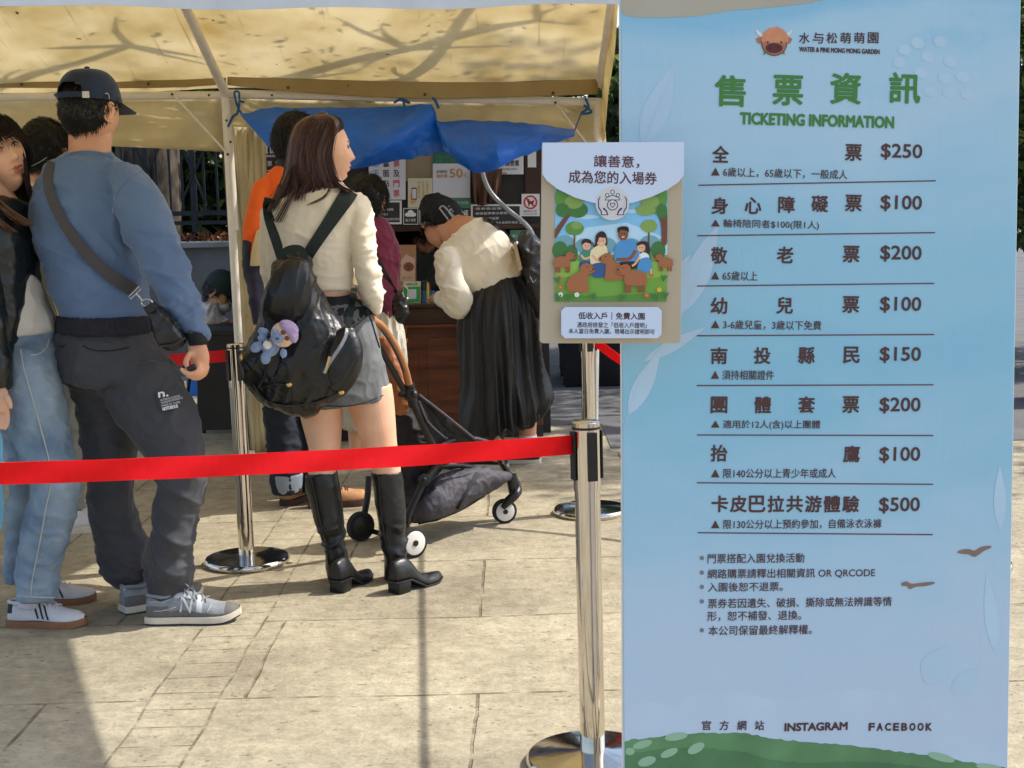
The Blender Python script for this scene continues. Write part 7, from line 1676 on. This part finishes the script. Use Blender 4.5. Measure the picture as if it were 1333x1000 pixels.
# ================================================================== the person in the maroon sweater
mat('knit_maroon', (104, 24, 50), .85, .08, 12, .2, 160, sheen=.25); mat('skirt_oat', (196, 188, 170), .85, .06, 10, .15, 100)
Y0 = 7.0
mp_ = thing('person', G(490, 605), 'person in a maroon sweater and pale skirt standing at the counter', 'person')
hd = Head(U(478, 263, Y0), 20, -6, 0, 1.05)
torso = hrows([(283, 460, 500, .08), (292, 446, 508, .115), (310, 440, 514, .13), (335, 438, 518, .135), (365, 438, 518, .14), (395, 440, 518, .14), (411, 440, 518, .14)])
arm = [(494, 300, 512, 304, .055, .02), (498, 320, 519, 320, .06, .02), (500, 340, 522, 342, .058, .0), (500, 358, 520, 362, .055, .06), (498, 372, 516, 372, .045, .16)]
skirt = hrows([(405, 444, 518, .135), (425, 442, 522, .15), (450, 442, 526, .155), (480, 442, 528, .16), (520, 442, 528, .16), (556, 444, 526, .155)])
neck = hrows([(268, 464, 494, .05), (284, 462, 496, .055)])
lg = [[(452, 540, 476, 540, .055), (455, 598, 472, 598, .045)], [(488, 540, 512, 540, .055), (492, 596, 509, 596, .045)]]
hand = loft([(498, 370, 514, 372, .02, .16), (500, 376, 514, 378, .022, .22), (502, 380, 513, 381, .018, .26)], Y0, 12)
body(mp_, [loft(neck, Y0), loft(torso, Y0, shrink=.85), loft(arm, Y0, shrink=.65), loft(skirt, Y0, shrink=.85), hand]+[loft(l, Y0) for l in lg], hd, 'skin', .0065)
cap_hair(mp_, hd, hl(.055, -.09, -.03), 2600, .035, lambda x, y, z: (x*3, -.1, -1), ['hair_black', 'hair_black2', 'hair_black3'], 41, .012, .3)
fuse('sweater', [loft(torso, Y0), loft(arm, Y0)], [MATS['knit_maroon']], mp_, .007, 4, [fold(.008, (5, 5, 7), 101, .5)])
fuse('skirt', [loft(skirt, Y0)], [MATS['skirt_oat']], mp_, .007, 3, [fold(.014, (12, 12, 2), 102)])
BLK = dict(W=.36, sole=.03, upper=['black_plastic'], sole_mat='shoe_white', laces='black_plastic')
shoe(mp_, G(460, 610), 70, .25, BLK, 'shoe'); shoe(mp_, G(498, 609), 70, .25, BLK, 'shoe')
b3 = thing('crossbody_bag', U(522, 415, 6.85), 'small black bag hanging at the right hip of the person in the maroon sweater', 'bag')
fuse('bag_body', [loft([(515, 382, 526, 382, .02), (512, 396, 530, 394, .035), (512, 410, 532, 408, .04), (515, 417, 529, 416, .03)], 6.86, 20, sq=1.6, dome=True)], [MATS['leather_black']], b3, .005, 2, [fold(.008, (12, 12, 8), 103)])
bvm = bvh_of([bpy.data.objects['sweater']]); mb = MB(); mb.add(*ribbon([on(bvm, *p, .004, 6.86) for p in ((488, 330), (496, 345), (505, 362), (514, 378), (519, 384))], .018, .003)); mb.build('bag_strap', [MATS['leather_black']], b3)
mb = MB(); mb.tube([U(520, 376, 6.84), U(526, 372, 6.83), U(531, 378, 6.83), U(530, 386, 6.83)], .003, 6, smooth=3); mb.ball(U(530, 389, 6.83), .008, 0, 8); mb.build('charm', [MATS['steel']], b3)

# ================================================================== the woman bending over the counter
mat('silk_black', (15, 15, 17), .52, .15, 8, .15, 60, spec=.5, sheen=.1); mat('cap_black', (20, 20, 23), .8, .1, 20, .2, 160); mat('cap_white', (150, 154, 158), .8, 0); mat('bag_charcoal', (52, 52, 56), .4, .18, 14, .3, 40); mat('notebook_tan', (170, 146, 112), .7, .08, 20); mat('knit_ivory', (226, 218, 200), .8, .04, 12, .12, 200, sheen=.2)
Y0 = 7.4
bw = thing('person', G(670, 606), 'woman in a cream top and long black skirt bending over the counter', 'person')
hd = Head(U(573, 296, Y0+.22), -22, -66, 12, 1.08)
torso = [(574, 326, 628, 284, .085, .06), (570, 340, 645, 293, .105, .04), (574, 352, 658, 305, .115, .02), (584, 362, 668, 318, .12, .0), (596, 370, 674, 333, .122, -.01), (606, 377, 678, 345, .12, -.01), (613, 382, 680, 355, .118, -.01)]
arm = [(566, 335, 592, 322, .06, -.08), (565, 352, 600, 345, .062, -.12), (568, 366, 604, 362, .058, -.14), (573, 382, 611, 376, .055, -.14), (578, 395, 615, 388, .054, -.12), (586, 406, 610, 399, .05, -.06), (590, 407, 604, 396, .04, .03)]
fore = [(580, 400, 604, 402, .045, -.04), (574, 392, 596, 396, .042, .1), (568, 388, 588, 392, .038, .24), (564, 386, 580, 390, .032, .36)]
skirt = [(612, 378, 680, 352, .112), (610, 388, 692, 368, .14)]+hrows([ (398, 606, 701, .165), (430, 604, 705, .175), (470, 605, 707, .18), (500, 607, 710, .185)])+[(604, 530, 713, 512, .195), (605, 553, 713, 522, .2), (612, 573, 703, 536, .195)]
lg = [[(632, 540, 656, 540, .05, -.02), (637, 575, 652, 575, .04, -.02), (639, 600, 652, 600, .04, -.02)], [(670, 535, 700, 535, .05, .1), (676, 565, 698, 565, .045, .1), (678, 592, 698, 592, .042, .1)]]
neck = [(566, 302, 592, 276, .055, .16), (574, 310, 604, 282, .065, .12), (580, 320, 624, 286, .085, .07), (580, 334, 634, 296, .08, .05)]
hand = [loft([(563, 385, 579, 390, .022, .36), (560, 386, 574, 391, .024, .42), (558, 388, 571, 392, .02, .47)], Y0, 12)]+[tube([U(560+i*3.5, 389, Y0+.46), U(557+i*3.5, 390, Y0+.5), U(556+i*3.5, 393, Y0+.53)], [.008, .0075, .006], 8, smooth=2) for i in range(4)]
body(bw, [loft(neck, Y0), loft(torso, Y0, shrink=.86), loft(arm, Y0, shrink=.65), loft(fore, Y0, shrink=.7), loft(skirt, Y0, shrink=.8)]+hand+[loft(l, Y0) for l in lg], hd, 'skin_tan', .006)
cap_hair(bw, hd, hl(.05, -.075), 2400, .03, lambda x, y, z: (0, -.3, -1), ['hair_black', 'hair_black2', 'hair_black3'], 51, .010, .3)
cp = fuse('beanie', [loft([(556, 288, 572, 262, .07, .22), (553, 284, 582, 258, .09, .2), (555, 286, 593, 262, .1, .18), (563, 293, 600, 272, .1, .16), (570, 297, 601, 283, .09, .15)], Y0, 28, dome=True)], [MATS['cap_black']], bw, .006, 3, [fold(.006, (12, 12, 12), 104)])
bvc = bvh_of([cp])
for pts in ([(572, 271), (582, 284), (588, 293), (594, 290), (584, 276), (577, 268), (572, 271)], [(580, 270), (588, 280), (595, 290)], [(584, 268), (590, 276)], [(588, 272), (585, 275), (594, 284), (597, 280)]): px_ribbon(bvc, pts, .008, .002, 'print', 'cap_white', cp, .001, k=2)
tp_ = fuse('top', [loft(torso, Y0, sq=1.1), loft(arm, Y0), loft(fore, Y0)], [MATS['knit_ivory']], bw, .006, 4, [lambda co: fold(.010, (5, 5, 12), 108, .5)(co)*np.clip((-.24-co[:, 0])*14, 0, 1), fold(.006, (5, 5, 6), 105, .9), lambda co: fold(.012, (8, 5, 4), 106, -.5)(co)*np.clip((co[:, 0]+.18)*5, 0, 1)*np.clip((1.25-co[:, 2])*5, 0, 1)])
def pleat(co):
    a = np.arctan2(co[:, 1]-Y0, co[:, 0]+.03); n = vnoise(np.stack([np.cos(a)*3.6+co[:, 2]*.8, np.sin(a)*3.6, co[:, 2]*1.5], 1), 5); n2 = vnoise(np.stack([np.cos(a)*8, np.sin(a)*8, co[:, 2]*2.4], 1), 6)
    w = np.clip((1.02-co[:, 2])*4, .35, 1); return ((1-np.abs(2*n-1))**2.5-.35)*.06*w+(n2-.5)*.03*w
fuse('skirt', [loft(skirt, Y0, 48)], [MATS['silk_black']], bw, .006, 2, [pleat])
mb = MB(); g = random.Random(5)
for k in range(90):
    t = k/90; x = 624+78*t; y = 568-27*t+g.uniform(-4, 3); p = U(x, y, Y0-.16+.1*abs(t-.5)+g.uniform(-.02, .02)); mb.ball(p, (g.uniform(.008, .016), .008, g.uniform(.008, .018)), 0, 8)
mb.build('ruffle_trim', [MATS['silk_black']], bw)
CAN = dict(W=.36, sole=.02, upper=['black_plastic'], sole_mat='shoe_cream', laces='black_plastic')
shoe(bw, G(646, 611)+Vector((.02, .0, 0)), 175, .25, CAN, 'shoe') if False else None
shoe(bw, G(660, 609), 165, .25, CAN, 'shoe'); shoe(bw, G(703, 602), 172, .26, CAN, 'shoe')
fuse('sock', [loft([(675, 566, 699, 566, .05, .1), (677, 590, 699, 590, .05, .1)], Y0, 18)], [MATS['lace_white']], bw, .006, 2)
b4 = thing('shoulder_bag', U(690, 420, 7.3), 'large charcoal shoulder bag on the back of the woman bending over the counter', 'bag')
fuse('bag_body', [loft([(674, 312, 692, 306, .04), (678, 330, 704, 318, .08), (682, 352, 712, 340, .1), (688, 380, 716, 368, .1), (696, 402, 718, 394, .08), (702, 414, 716, 408, .05)], 7.3, 26, sq=1.4, dome=True)], [MATS['bag_charcoal']], b4, .006, 2, [fold(.016, (7, 7, 7), 107, .8)])
bvt2 = bvh_of([tp_]); mb = MB(); mb.add(*ribbon([on(bvt2, *p, .003, 7.3) for p in ((629, 285), (640, 289), (652, 299), (662, 309), (672, 318))], .024, .004)); mb.build('bag_strap', [MATS['leather_black']], b4)
mb = MB(); mb.ball(U(672, 317, 7.2), .012, 0, 10); mb.tube([U(690, 360, 7.18), U(694, 368, 7.18), U(698, 364, 7.18)], .004, 6); mb.build('buckle', [MATS['steel']], b4)
a, b_ = U(671, 318, 7.2), U(677, 352, 7.2); nb = MB(); nb.prism([U(668, 320, 7.19), U(672, 317, 7.19), U(680, 350, 7.19), U(676, 354, 7.19)], Vector((0, .16, 0))); tag(nb.build('notebook', [MATS['notebook_tan']], None, False, bevel=.002), 'tan notebook sticking out of the charcoal shoulder bag', 'notebook')

# ================================================================== staff
mat('camo_grey', (74, 76, 72), .85, .35, 7, .2, 60, col2=(48, 50, 46)); mat('shirt_white', (196, 192, 188), .8, .05, 12, .15, 100); mat('mask_white', (220, 222, 226), .7, .03, 20); mat('cap_green', (30, 44, 38), .8, .1, 20)
Y0 = 8.95
s1 = thing('person', (U(545, 400, Y0).x, Y0, 0), 'ticket seller in a grey patterned jacket leaning forward behind the counter', 'person')
hd = Head(U(553, 309, Y0-.1), 165, -38, 0, 1.05)
torso = hrows([(316, 530, 572, .08), (326, 521, 582, .12), (345, 516, 590, .14), (370, 516, 592, .14), (400, 520, 590, .14), (440, 524, 588, .14), (520, 528, 586, .13)])
arms = [[(516, 334, 534, 334, .055, -.02), (514, 360, 530, 360, .052, -.08), (520, 380, 540, 382, .045, -.2), (532, 384, 552, 388, .04, -.3)], [(576, 334, 594, 334, .055, -.02), (580, 360, 597, 360, .052, -.08), (574, 380, 592, 384, .045, -.2), (562, 384, 580, 390, .04, -.3)]]
leg = [[(530, 515, 556, 515, .09), (532, 550, 554, 550, .07)], [(560, 515, 586, 515, .09), (562, 550, 584, 550, .07)]]
hands = [loft([(546, 384, 556, 390, .02, -.3), (552, 386, 562, 392, .018, -.36)], Y0, 12), loft([(556, 386, 568, 392, .02, -.3), (552, 388, 562, 393, .018, -.36)], Y0, 12)]
body(s1, [loft(hrows([(312, 540, 568, .05), (326, 536, 570, .06)]), Y0), loft(torso, Y0, shrink=.86)]+hands+[loft(l, Y0, shrink=.8) for l in arms+leg], hd, 'skin_tan', .0075)
cap_hair(s1, hd, hl(.05, -.08), 1500, .04, lambda x, y, z: (x*2, .2, -1), ['hair_black', 'hair_black2', 'hair_dark'], 61, .012, .3); eyes(s1, hd)
fuse('jacket', [loft(torso[:6], Y0)]+[loft(l, Y0) for l in arms], [MATS['camo_grey']], s1, .008, 4, [fold(.02, (6, 6, 8), 111)])
fuse('trousers', [loft(hrows([(440, 526, 588, .14), (520, 528, 587, .135)]), Y0)]+[loft(l, Y0) for l in leg], [MATS['denim_dark']], s1, .01, 3)
Y0 = 9.4
s2 = thing('person', (U(275, 440, Y0).x, Y0, 0), 'seated worker in a white shirt, dark cap and face mask beyond the queue', 'person')
hd = Head(U(286, 381, Y0), 100, -35, 0, 1.05)
torso = hrows([(392, 268, 290, .07), (400, 258, 292, .1), (415, 255, 292, .12), (440, 252, 290, .13), (470, 250, 288, .13)])
arm = [(262, 400, 282, 400, .06, -.1), (264, 414, 290, 412, .055, -.13), (276, 420, 298, 416, .045, -.12), (290, 421, 308, 418, .038, -.1)]
legs = [[(252, 465, 285, 465, .1, -.04), (270, 478, 300, 474, .08, -.06), (292, 482, 312, 478, .07, -.06), (300, 505, 318, 505, .055, -.06), (300, 530, 316, 530, .05, -.06)], [(252, 465, 285, 465, .1, .1), (270, 474, 300, 472, .08, .1), (290, 480, 312, 476, .07, .1), (300, 500, 318, 500, .055, .1), (300, 525, 316, 525, .05, .1)]]
hand = loft([(306, 418, 315, 421, .018, -.1), (312, 420, 320, 423, .016, -.1)], Y0, 12)
body(s2, [loft(hrows([(386, 276, 294, .05), (398, 268, 292, .06)]), Y0), loft(torso, Y0, shrink=.86), loft(arm, Y0, shrink=.7), hand]+[loft(l, Y0, shrink=.8) for l in legs], hd, 'skin', .007)
cap_hair(s2, hd, hl(.05, -.08), 1500, .03, lambda x, y, z: (0, -.2, -1), ['hair_black', 'hair_black2', 'hair_black3'], 71, .012, .3); eyes(s2, hd)
mb = MB(); V = []
for j in range(8):
    t = j/7
    for i in range(24):
        a = 2*math.pi*i/24; k = math.cos(t*math.pi/2)**.6 if t < 1 else 0; V.append((.094*k*math.sin(a), .114*k*math.cos(a), .03+.11*math.sin(t*math.pi/2)))
F = [(j*24+i, j*24+(i+1) % 24, (j+1)*24+(i+1) % 24, (j+1)*24+i) for j in range(7) for i in range(24)]
b = len(V); V += [(.09*math.sin(a), .11*math.cos(a)+ln, .03-.25*ln) for ln in (0, .07) for a in [R_(-60+120*i/12) for i in range(13)]]; F += [(b+i, b+i+1, b+14+i, b+13+i) for i in range(12)]
link_mesh('cap', bake(mesh_from(hd.w(V), F), [('SOLIDIFY', dict(thickness=.004))]), [MATS['cap_green']], s2)
mb = MB(); mb.ball(hd.w([(0, .072, -.055)])[0], (.056, .046, .044), 0, 20, Matrix(hd.M.tolist())); mb.tube([Vector(hd.w([q])[0]) for q in ((.05, .07, -.045), (.078, .03, -.02), (.085, -.01, .015))], .0025, 6); mb.tube([Vector(hd.w([q])[0]) for q in ((-.05, .07, -.045), (-.078, .03, -.02), (-.085, -.01, .015))], .0025, 6); mb.build('face_mask', [MATS['mask_white']], s2)
fuse('shirt', [loft(torso, Y0), loft(arm[:3], Y0)], [MATS['shirt_white']], s2, .007, 3, [fold(.016, (7, 7, 8), 112, .6)])
fuse('trousers', [loft(hrows([(462, 250, 288, .135), (476, 252, 290, .13)]), Y0)]+[loft(l, Y0) for l in legs], [MATS['denim_dark']], s2, .008, 3)
shoe(s2, G(302, 540)*0+Vector((U(304, 500, Y0-.06).x, Y0-.06, 0)), 10, .26, BLK, 'shoe'); shoe(s2, Vector((U(304, 500, Y0+.1).x, Y0+.1, 0)), 10, .26, BLK, 'shoe')
st_ = thing('stool', (U(268, 480, Y0).x, Y0, 0), 'dark stool under the seated worker', 'stool')
zs = U(268, 476, Y0).z; mb = MB(); mb.lathe([(.15, zs-.03), (.16, zs-.02), (.16, zs), (.14, zs+.005)], (U(268, 480, Y0).x, Y0, 0), 24); mb.build('seat', [MATS['black_plastic']], st_)
for k in range(4):
    a = k*math.pi/2+.6; mb = MB(); c = Vector((U(268, 480, Y0).x, Y0, 0)); d = Vector((math.cos(a), math.sin(a), 0)); mb.tube([c+d*.17, c+d*.11+Vector((0, 0, zs-.03))], .012, 8); mb.build('leg', [MATS['black_plastic']], st_)
# ================================================================== stroller
mat('stroller_black', (22, 22, 24), .4, .1, 20, spec=.45); mat('stroller_cloth', (30, 28, 32), .75, .15, 12, .25, 60); mat('basket_grey', (68, 65, 72), .7, .15, 8, .3, 40); mat('leather_tan', (158, 106, 66), .5, .1, 14, .2, 60); mat('leather_brown', (150, 92, 54), .55, .12, 10, .2, 40); mat('tyre', (30, 30, 32), .8, .1, 30); mat('hub_white', (214, 210, 204), .5, .04, 20)
stl = thing('stroller', G(560, 700), 'black stroller with a tan leather handle and grey basket beside the tall boots', 'stroller')
fd = Vector((.78, .62, 0)).normalized(); ld = Vector((-.62, .78, 0))      # forward, left
def wheel(c, r, w, d, hub=True):
    c = Vector(c); ax = d.cross(Vector((0, 0, 1))).normalized()
    mb = MB(); P_ = [c-ax*w/2, c-ax*w*.42, c+ax*w*.42, c+ax*w/2]; mb.tube(P_, [r*.93, r, r, r*.93], 36); o = mb.build('wheel', [MATS['tyre']], stl)
    mb = MB(); mb.tube([c-ax*(w/2+.004), c+ax*(w/2+.004)], r*.78, 32); mb.build('hub', [MATS['hub_white'] if hub else MATS['stroller_black']], o, bevel=.002)
    mb = MB(); mb.tube([c-ax*(w/2+.008), c+ax*(w/2+.008)], r*.2, 16); mb.build('axle_cap', [MATS['stroller_black']], o)
rw = G(538, 726); rw.z = .062; wheel(rw, .062, .03, fd)
lw_ = G(470, 704); lw_.z = .062; wheel(lw_, .062, .03, fd, False)
fw = G(657, 681); fw.z = .054; wheel(fw, .054, .026, Vector((.95, .3, 0)))
S_ = lambda x, y, Y: U(x, y, Y)
def tb(name, pts, r, m_='stroller_black', flat=1, sm=3):
    mb = MB(); mb.tube(pts, r, 12, flat=flat, smooth=sm); return mb.build(name, [MATS[m_]], stl)
tb('fork', [S_(655, 661, fw.y-.03), S_(662, 652, fw.y-.035), S_(671, 644, fw.y-.03), S_(674, 636, fw.y), S_(669, 622, fw.y)], [.012, .02, .02, .018, .016])
mb = MB(); mb.ball(S_(672, 640, fw.y), (.026, .026, .024), 0, 16); mb.tube([S_(669, 642, fw.y), S_(665, 618, fw.y)], [.022, .024], 16); mb.build('caster_housing', [MATS['stroller_black']], stl)
tb('front_leg', [S_(665, 622, 6.18), S_(655, 606, 6.12), S_(640, 580, 6.0), S_(616, 572, 5.9)], .015); tb('frame_tube', [S_(664, 624, 6.16), S_(640, 616, 6.05), S_(600, 606, 5.9), S_(556, 610, 5.75), S_(548, 630, 5.68)], .012); tb('frame_tube', [S_(648, 622, 6.12), S_(610, 612, 6.1), S_(560, 606, 5.95)], .010)
tb('rear_leg', [S_(553, 624, 5.66), S_(541, 650, 5.64), S_(531, 672, 5.63), S_(529, 700, 5.63), S_(533, 706, 5.62)], .0135); tb('rear_leg', [S_(480, 620, 5.98), S_(478, 650, 5.96), S_(470, 690, 5.95)], .014)
tb('axle', [S_(533, 704, 5.63), S_(470, 688, 5.95)], .011)
mb = MB(); mb.tube([S_(552, 625, 5.62), S_(552, 625, 5.70)], .026, 20); mb.ball(S_(552, 625, 5.615), (.012, .006, .012), 0, 10); mb.build('hinge', [MATS['stroller_black']], stl, bevel=.002)
tb('push_tube', [S_(486, 438, 5.42), S_(497, 458, 5.46), S_(512, 484, 5.5), S_(526, 508, 5.54), S_(536, 522, 5.56)], .013); tb('push_tube', [S_(534, 515, 5.56), S_(542, 534, 5.58), S_(553, 558, 5.62), S_(564, 582, 5.66), S_(572, 604, 5.7)], .0165); tb('push_tube', [S_(572, 600, 5.7), S_(562, 614, 5.68), S_(553, 625, 5.66)], .014)
tb('handle', [S_(484, 416, 5.36), S_(496, 424, 5.4), S_(508, 440, 5.44), S_(519, 460, 5.48), S_(527, 480, 5.51), S_(532, 500, 5.54), S_(534, 512, 5.55)], .015, 'leather_tan'); tb('grip_seam', [S_(497, 430, 5.385), S_(509, 447, 5.425), S_(519, 467, 5.465), S_(526, 485, 5.495)], .003, 'stroller_cloth')
mb = MB(); mb.ball(S_(533, 512, 5.55), (.03, .028, .032), 0, 16); mb.tube([S_(533, 500, 5.54), S_(538, 528, 5.57)], .02, 14); mb.ball(S_(539, 513, 5.53), (.016, .02, .016), 0, 12); mb.tube([S_(526, 514, 5.54), S_(520, 510, 5.54)], .018, 12); mb.build('joint', [MATS['stroller_black']], stl)
fuse('seat_back', [loft([(490, 440, 506, 440, .02), (496, 470, 522, 470, .03), (502, 500, 530, 500, .035), (506, 522, 534, 520, .03), (512, 537, 530, 536, .015)], 5.62, 22, dome=True)], [MATS['leather_brown']], stl, .006, 2, [fold(.008, (8, 8, 10), 121)])
fuse('seat', [loft([(500, 535, 560, 528, .05), (504, 560, 575, 555, .1), (506, 590, 590, 588, .12), (510, 620, 560, 625, .12), (512, 655, 542, 655, .09), (514, 690, 530, 685, .05)], 5.82, 26, dome=True)], [MATS['stroller_cloth']], stl, .007, 3, [fold(.014, (8, 8, 8), 122)])
def cloth(name, pts, Ys, m_, seed, amp=.012, th=.003):
    P_ = [S_(x, y, Y) for (x, y), Y in zip(pts, Ys)]; mb = MB(); c = sum(P_, Vector())/len(P_); mb.add(P_+[c], [(i, (i+1) % len(P_), len(P_)) for i in range(len(P_))])
    me = bake(mb.mesh(), [('SUBSURF', dict(levels=4, render_levels=4, subdivision_type='SIMPLE'))]); displace(me, fold(amp, (9, 9, 9), seed, .6)); me = bake(me, [('SOLIDIFY', dict(thickness=th, offset=0))]); return link_mesh(name, me, [MATS[m_]], stl)
cloth('canopy_side', [(546, 516), (580, 542), (617, 571), (640, 584), (580, 590), (563, 580), (553, 550)], [5.58, 5.66, 5.8, 5.9, 5.75, 5.68, 5.62], 'stroller_cloth', 123)
tb('canopy_edge', [S_(545, 514, 5.57), S_(580, 541, 5.65), S_(617, 571, 5.79)], .006, 'basket_grey'); tb('canopy_edge', [S_(545, 522, 5.57), S_(556, 548, 5.6), S_(574, 566, 5.66), S_(582, 571, 5.7)], .005, 'basket_grey'); tb('bumper_bar', [S_(575, 578, 5.7), S_(596, 571, 5.78), S_(618, 571, 5.86), S_(632, 574, 5.92)], .007, 'basket_grey')
fuse('basket', [loft([(532, 668, 540, 676, .10, -.04), (540, 640, 560, 680, .14, .0), (556, 622, 585, 670, .15, .08), (585, 615, 612, 654, .15, .18), (615, 613, 632, 642, .14, .26), (640, 616, 646, 630, .12, .32)], 5.82, 26, sq=1.2, dome=True)], [MATS['basket_grey']], stl, .006, 3, [fold(.007, (9, 7, 7), 125, .9), fold(.003, (16, 10, 10), 126, -.4)])
bvs = bvh_of([bpy.data.objects['basket']]); px_ribbon(bvs, [(622, 616), (612, 632), (600, 650), (594, 662)], .022, .003, 'basket_strap', 'stroller_cloth', stl, .001); px_ribbon(bvs, [(545, 682), (570, 676), (600, 664), (630, 646)], .008, .004, 'basket_trim', 'stroller_cloth', stl, .0)
# ================================================================== small things in the background
mat('bin_blue', (30, 110, 196), .5, .08, 10); bb = thing('plastic_bucket', Vector((U(258, 505, 10.6).x, 10.6, 0)), 'blue plastic bucket on the ground below the hand of the man in the navy cap', 'bucket')
zz_ = .26; mb = MB(); mb.lathe([(.075, 0), (.08, .02), (.092, zz_-.02), (.098, zz_-.02), (.098, zz_), (.088, zz_), (.078, .03)], (U(258, 505, 10.6).x, 10.6, 0), 28); mb.build('pail', [MATS['bin_blue']], bb)
mb = MB(); c = Vector((U(258, 505, 10.6).x, 10.6, zz_-.03)); mb.tube([c+Vector((-.097, 0, 0)), c+Vector((-.07, -.09, -.06)), c+Vector((0, -.11, -.08)), c+Vector((.07, -.09, -.06)), c+Vector((.097, 0, 0))], .004, 6, smooth=4); mb.build('handle', [MATS['steel']], bb)
tb_ = thing('side_table', (U(285, 450, 9.0).x, 9.0, 0), 'dark folding table in front of the seated worker', 'table')
zt_ = U(285, 426, 9.0).z; x0, x1 = U(262, 430, 9.0).x, U(345, 430, 9.0).x
mb = MB(); mb.box((x0, 8.75, zt_-.03), (x1, 9.3, zt_)); mb.build('tabletop', [MATS['booth_dark']], tb_, False, bevel=.004)
mb = MB(); mb.box((x0+.01, 8.76, .02), (x1-.01, 8.775, zt_-.031)); mb.build('shade_panel', [MATS['booth_dark']], tb_, False)  # dark sheet down to the floor, standing in for the shade under the table
for sx in (x0+.03, x1-.03):
    for sy in (8.78, 9.27): mb = MB(); mb.tube([(sx, sy, 0), (sx, sy, zt_-.03)], .014, 8); mb.build('leg', [MATS['black_plastic']], tb_)
mat('cloth_black', (18, 18, 20), .8, .2, 8, .2, 40); ct = thing('covered_table', (1.0, 10.9, 0), 'table under a black cloth in the shade beyond the right end of the booth', 'table')
mb = MB(); mb.box((.42, 10.5, .03), (1.9, 11.3, .74)); mb.build('cloth_cover', [MATS['cloth_black']], ct, True, mods=[('SUBSURF', dict(levels=4, render_levels=4, subdivision_type='SIMPLE'))], disp=[fold(.05, (5, 5, 1.2), 131)])
mb = MB(); mb.box((.4, 10.48, .741), (1.92, 11.32, .76)); mb.build('tabletop', [MATS['booth_dark']], ct, False)
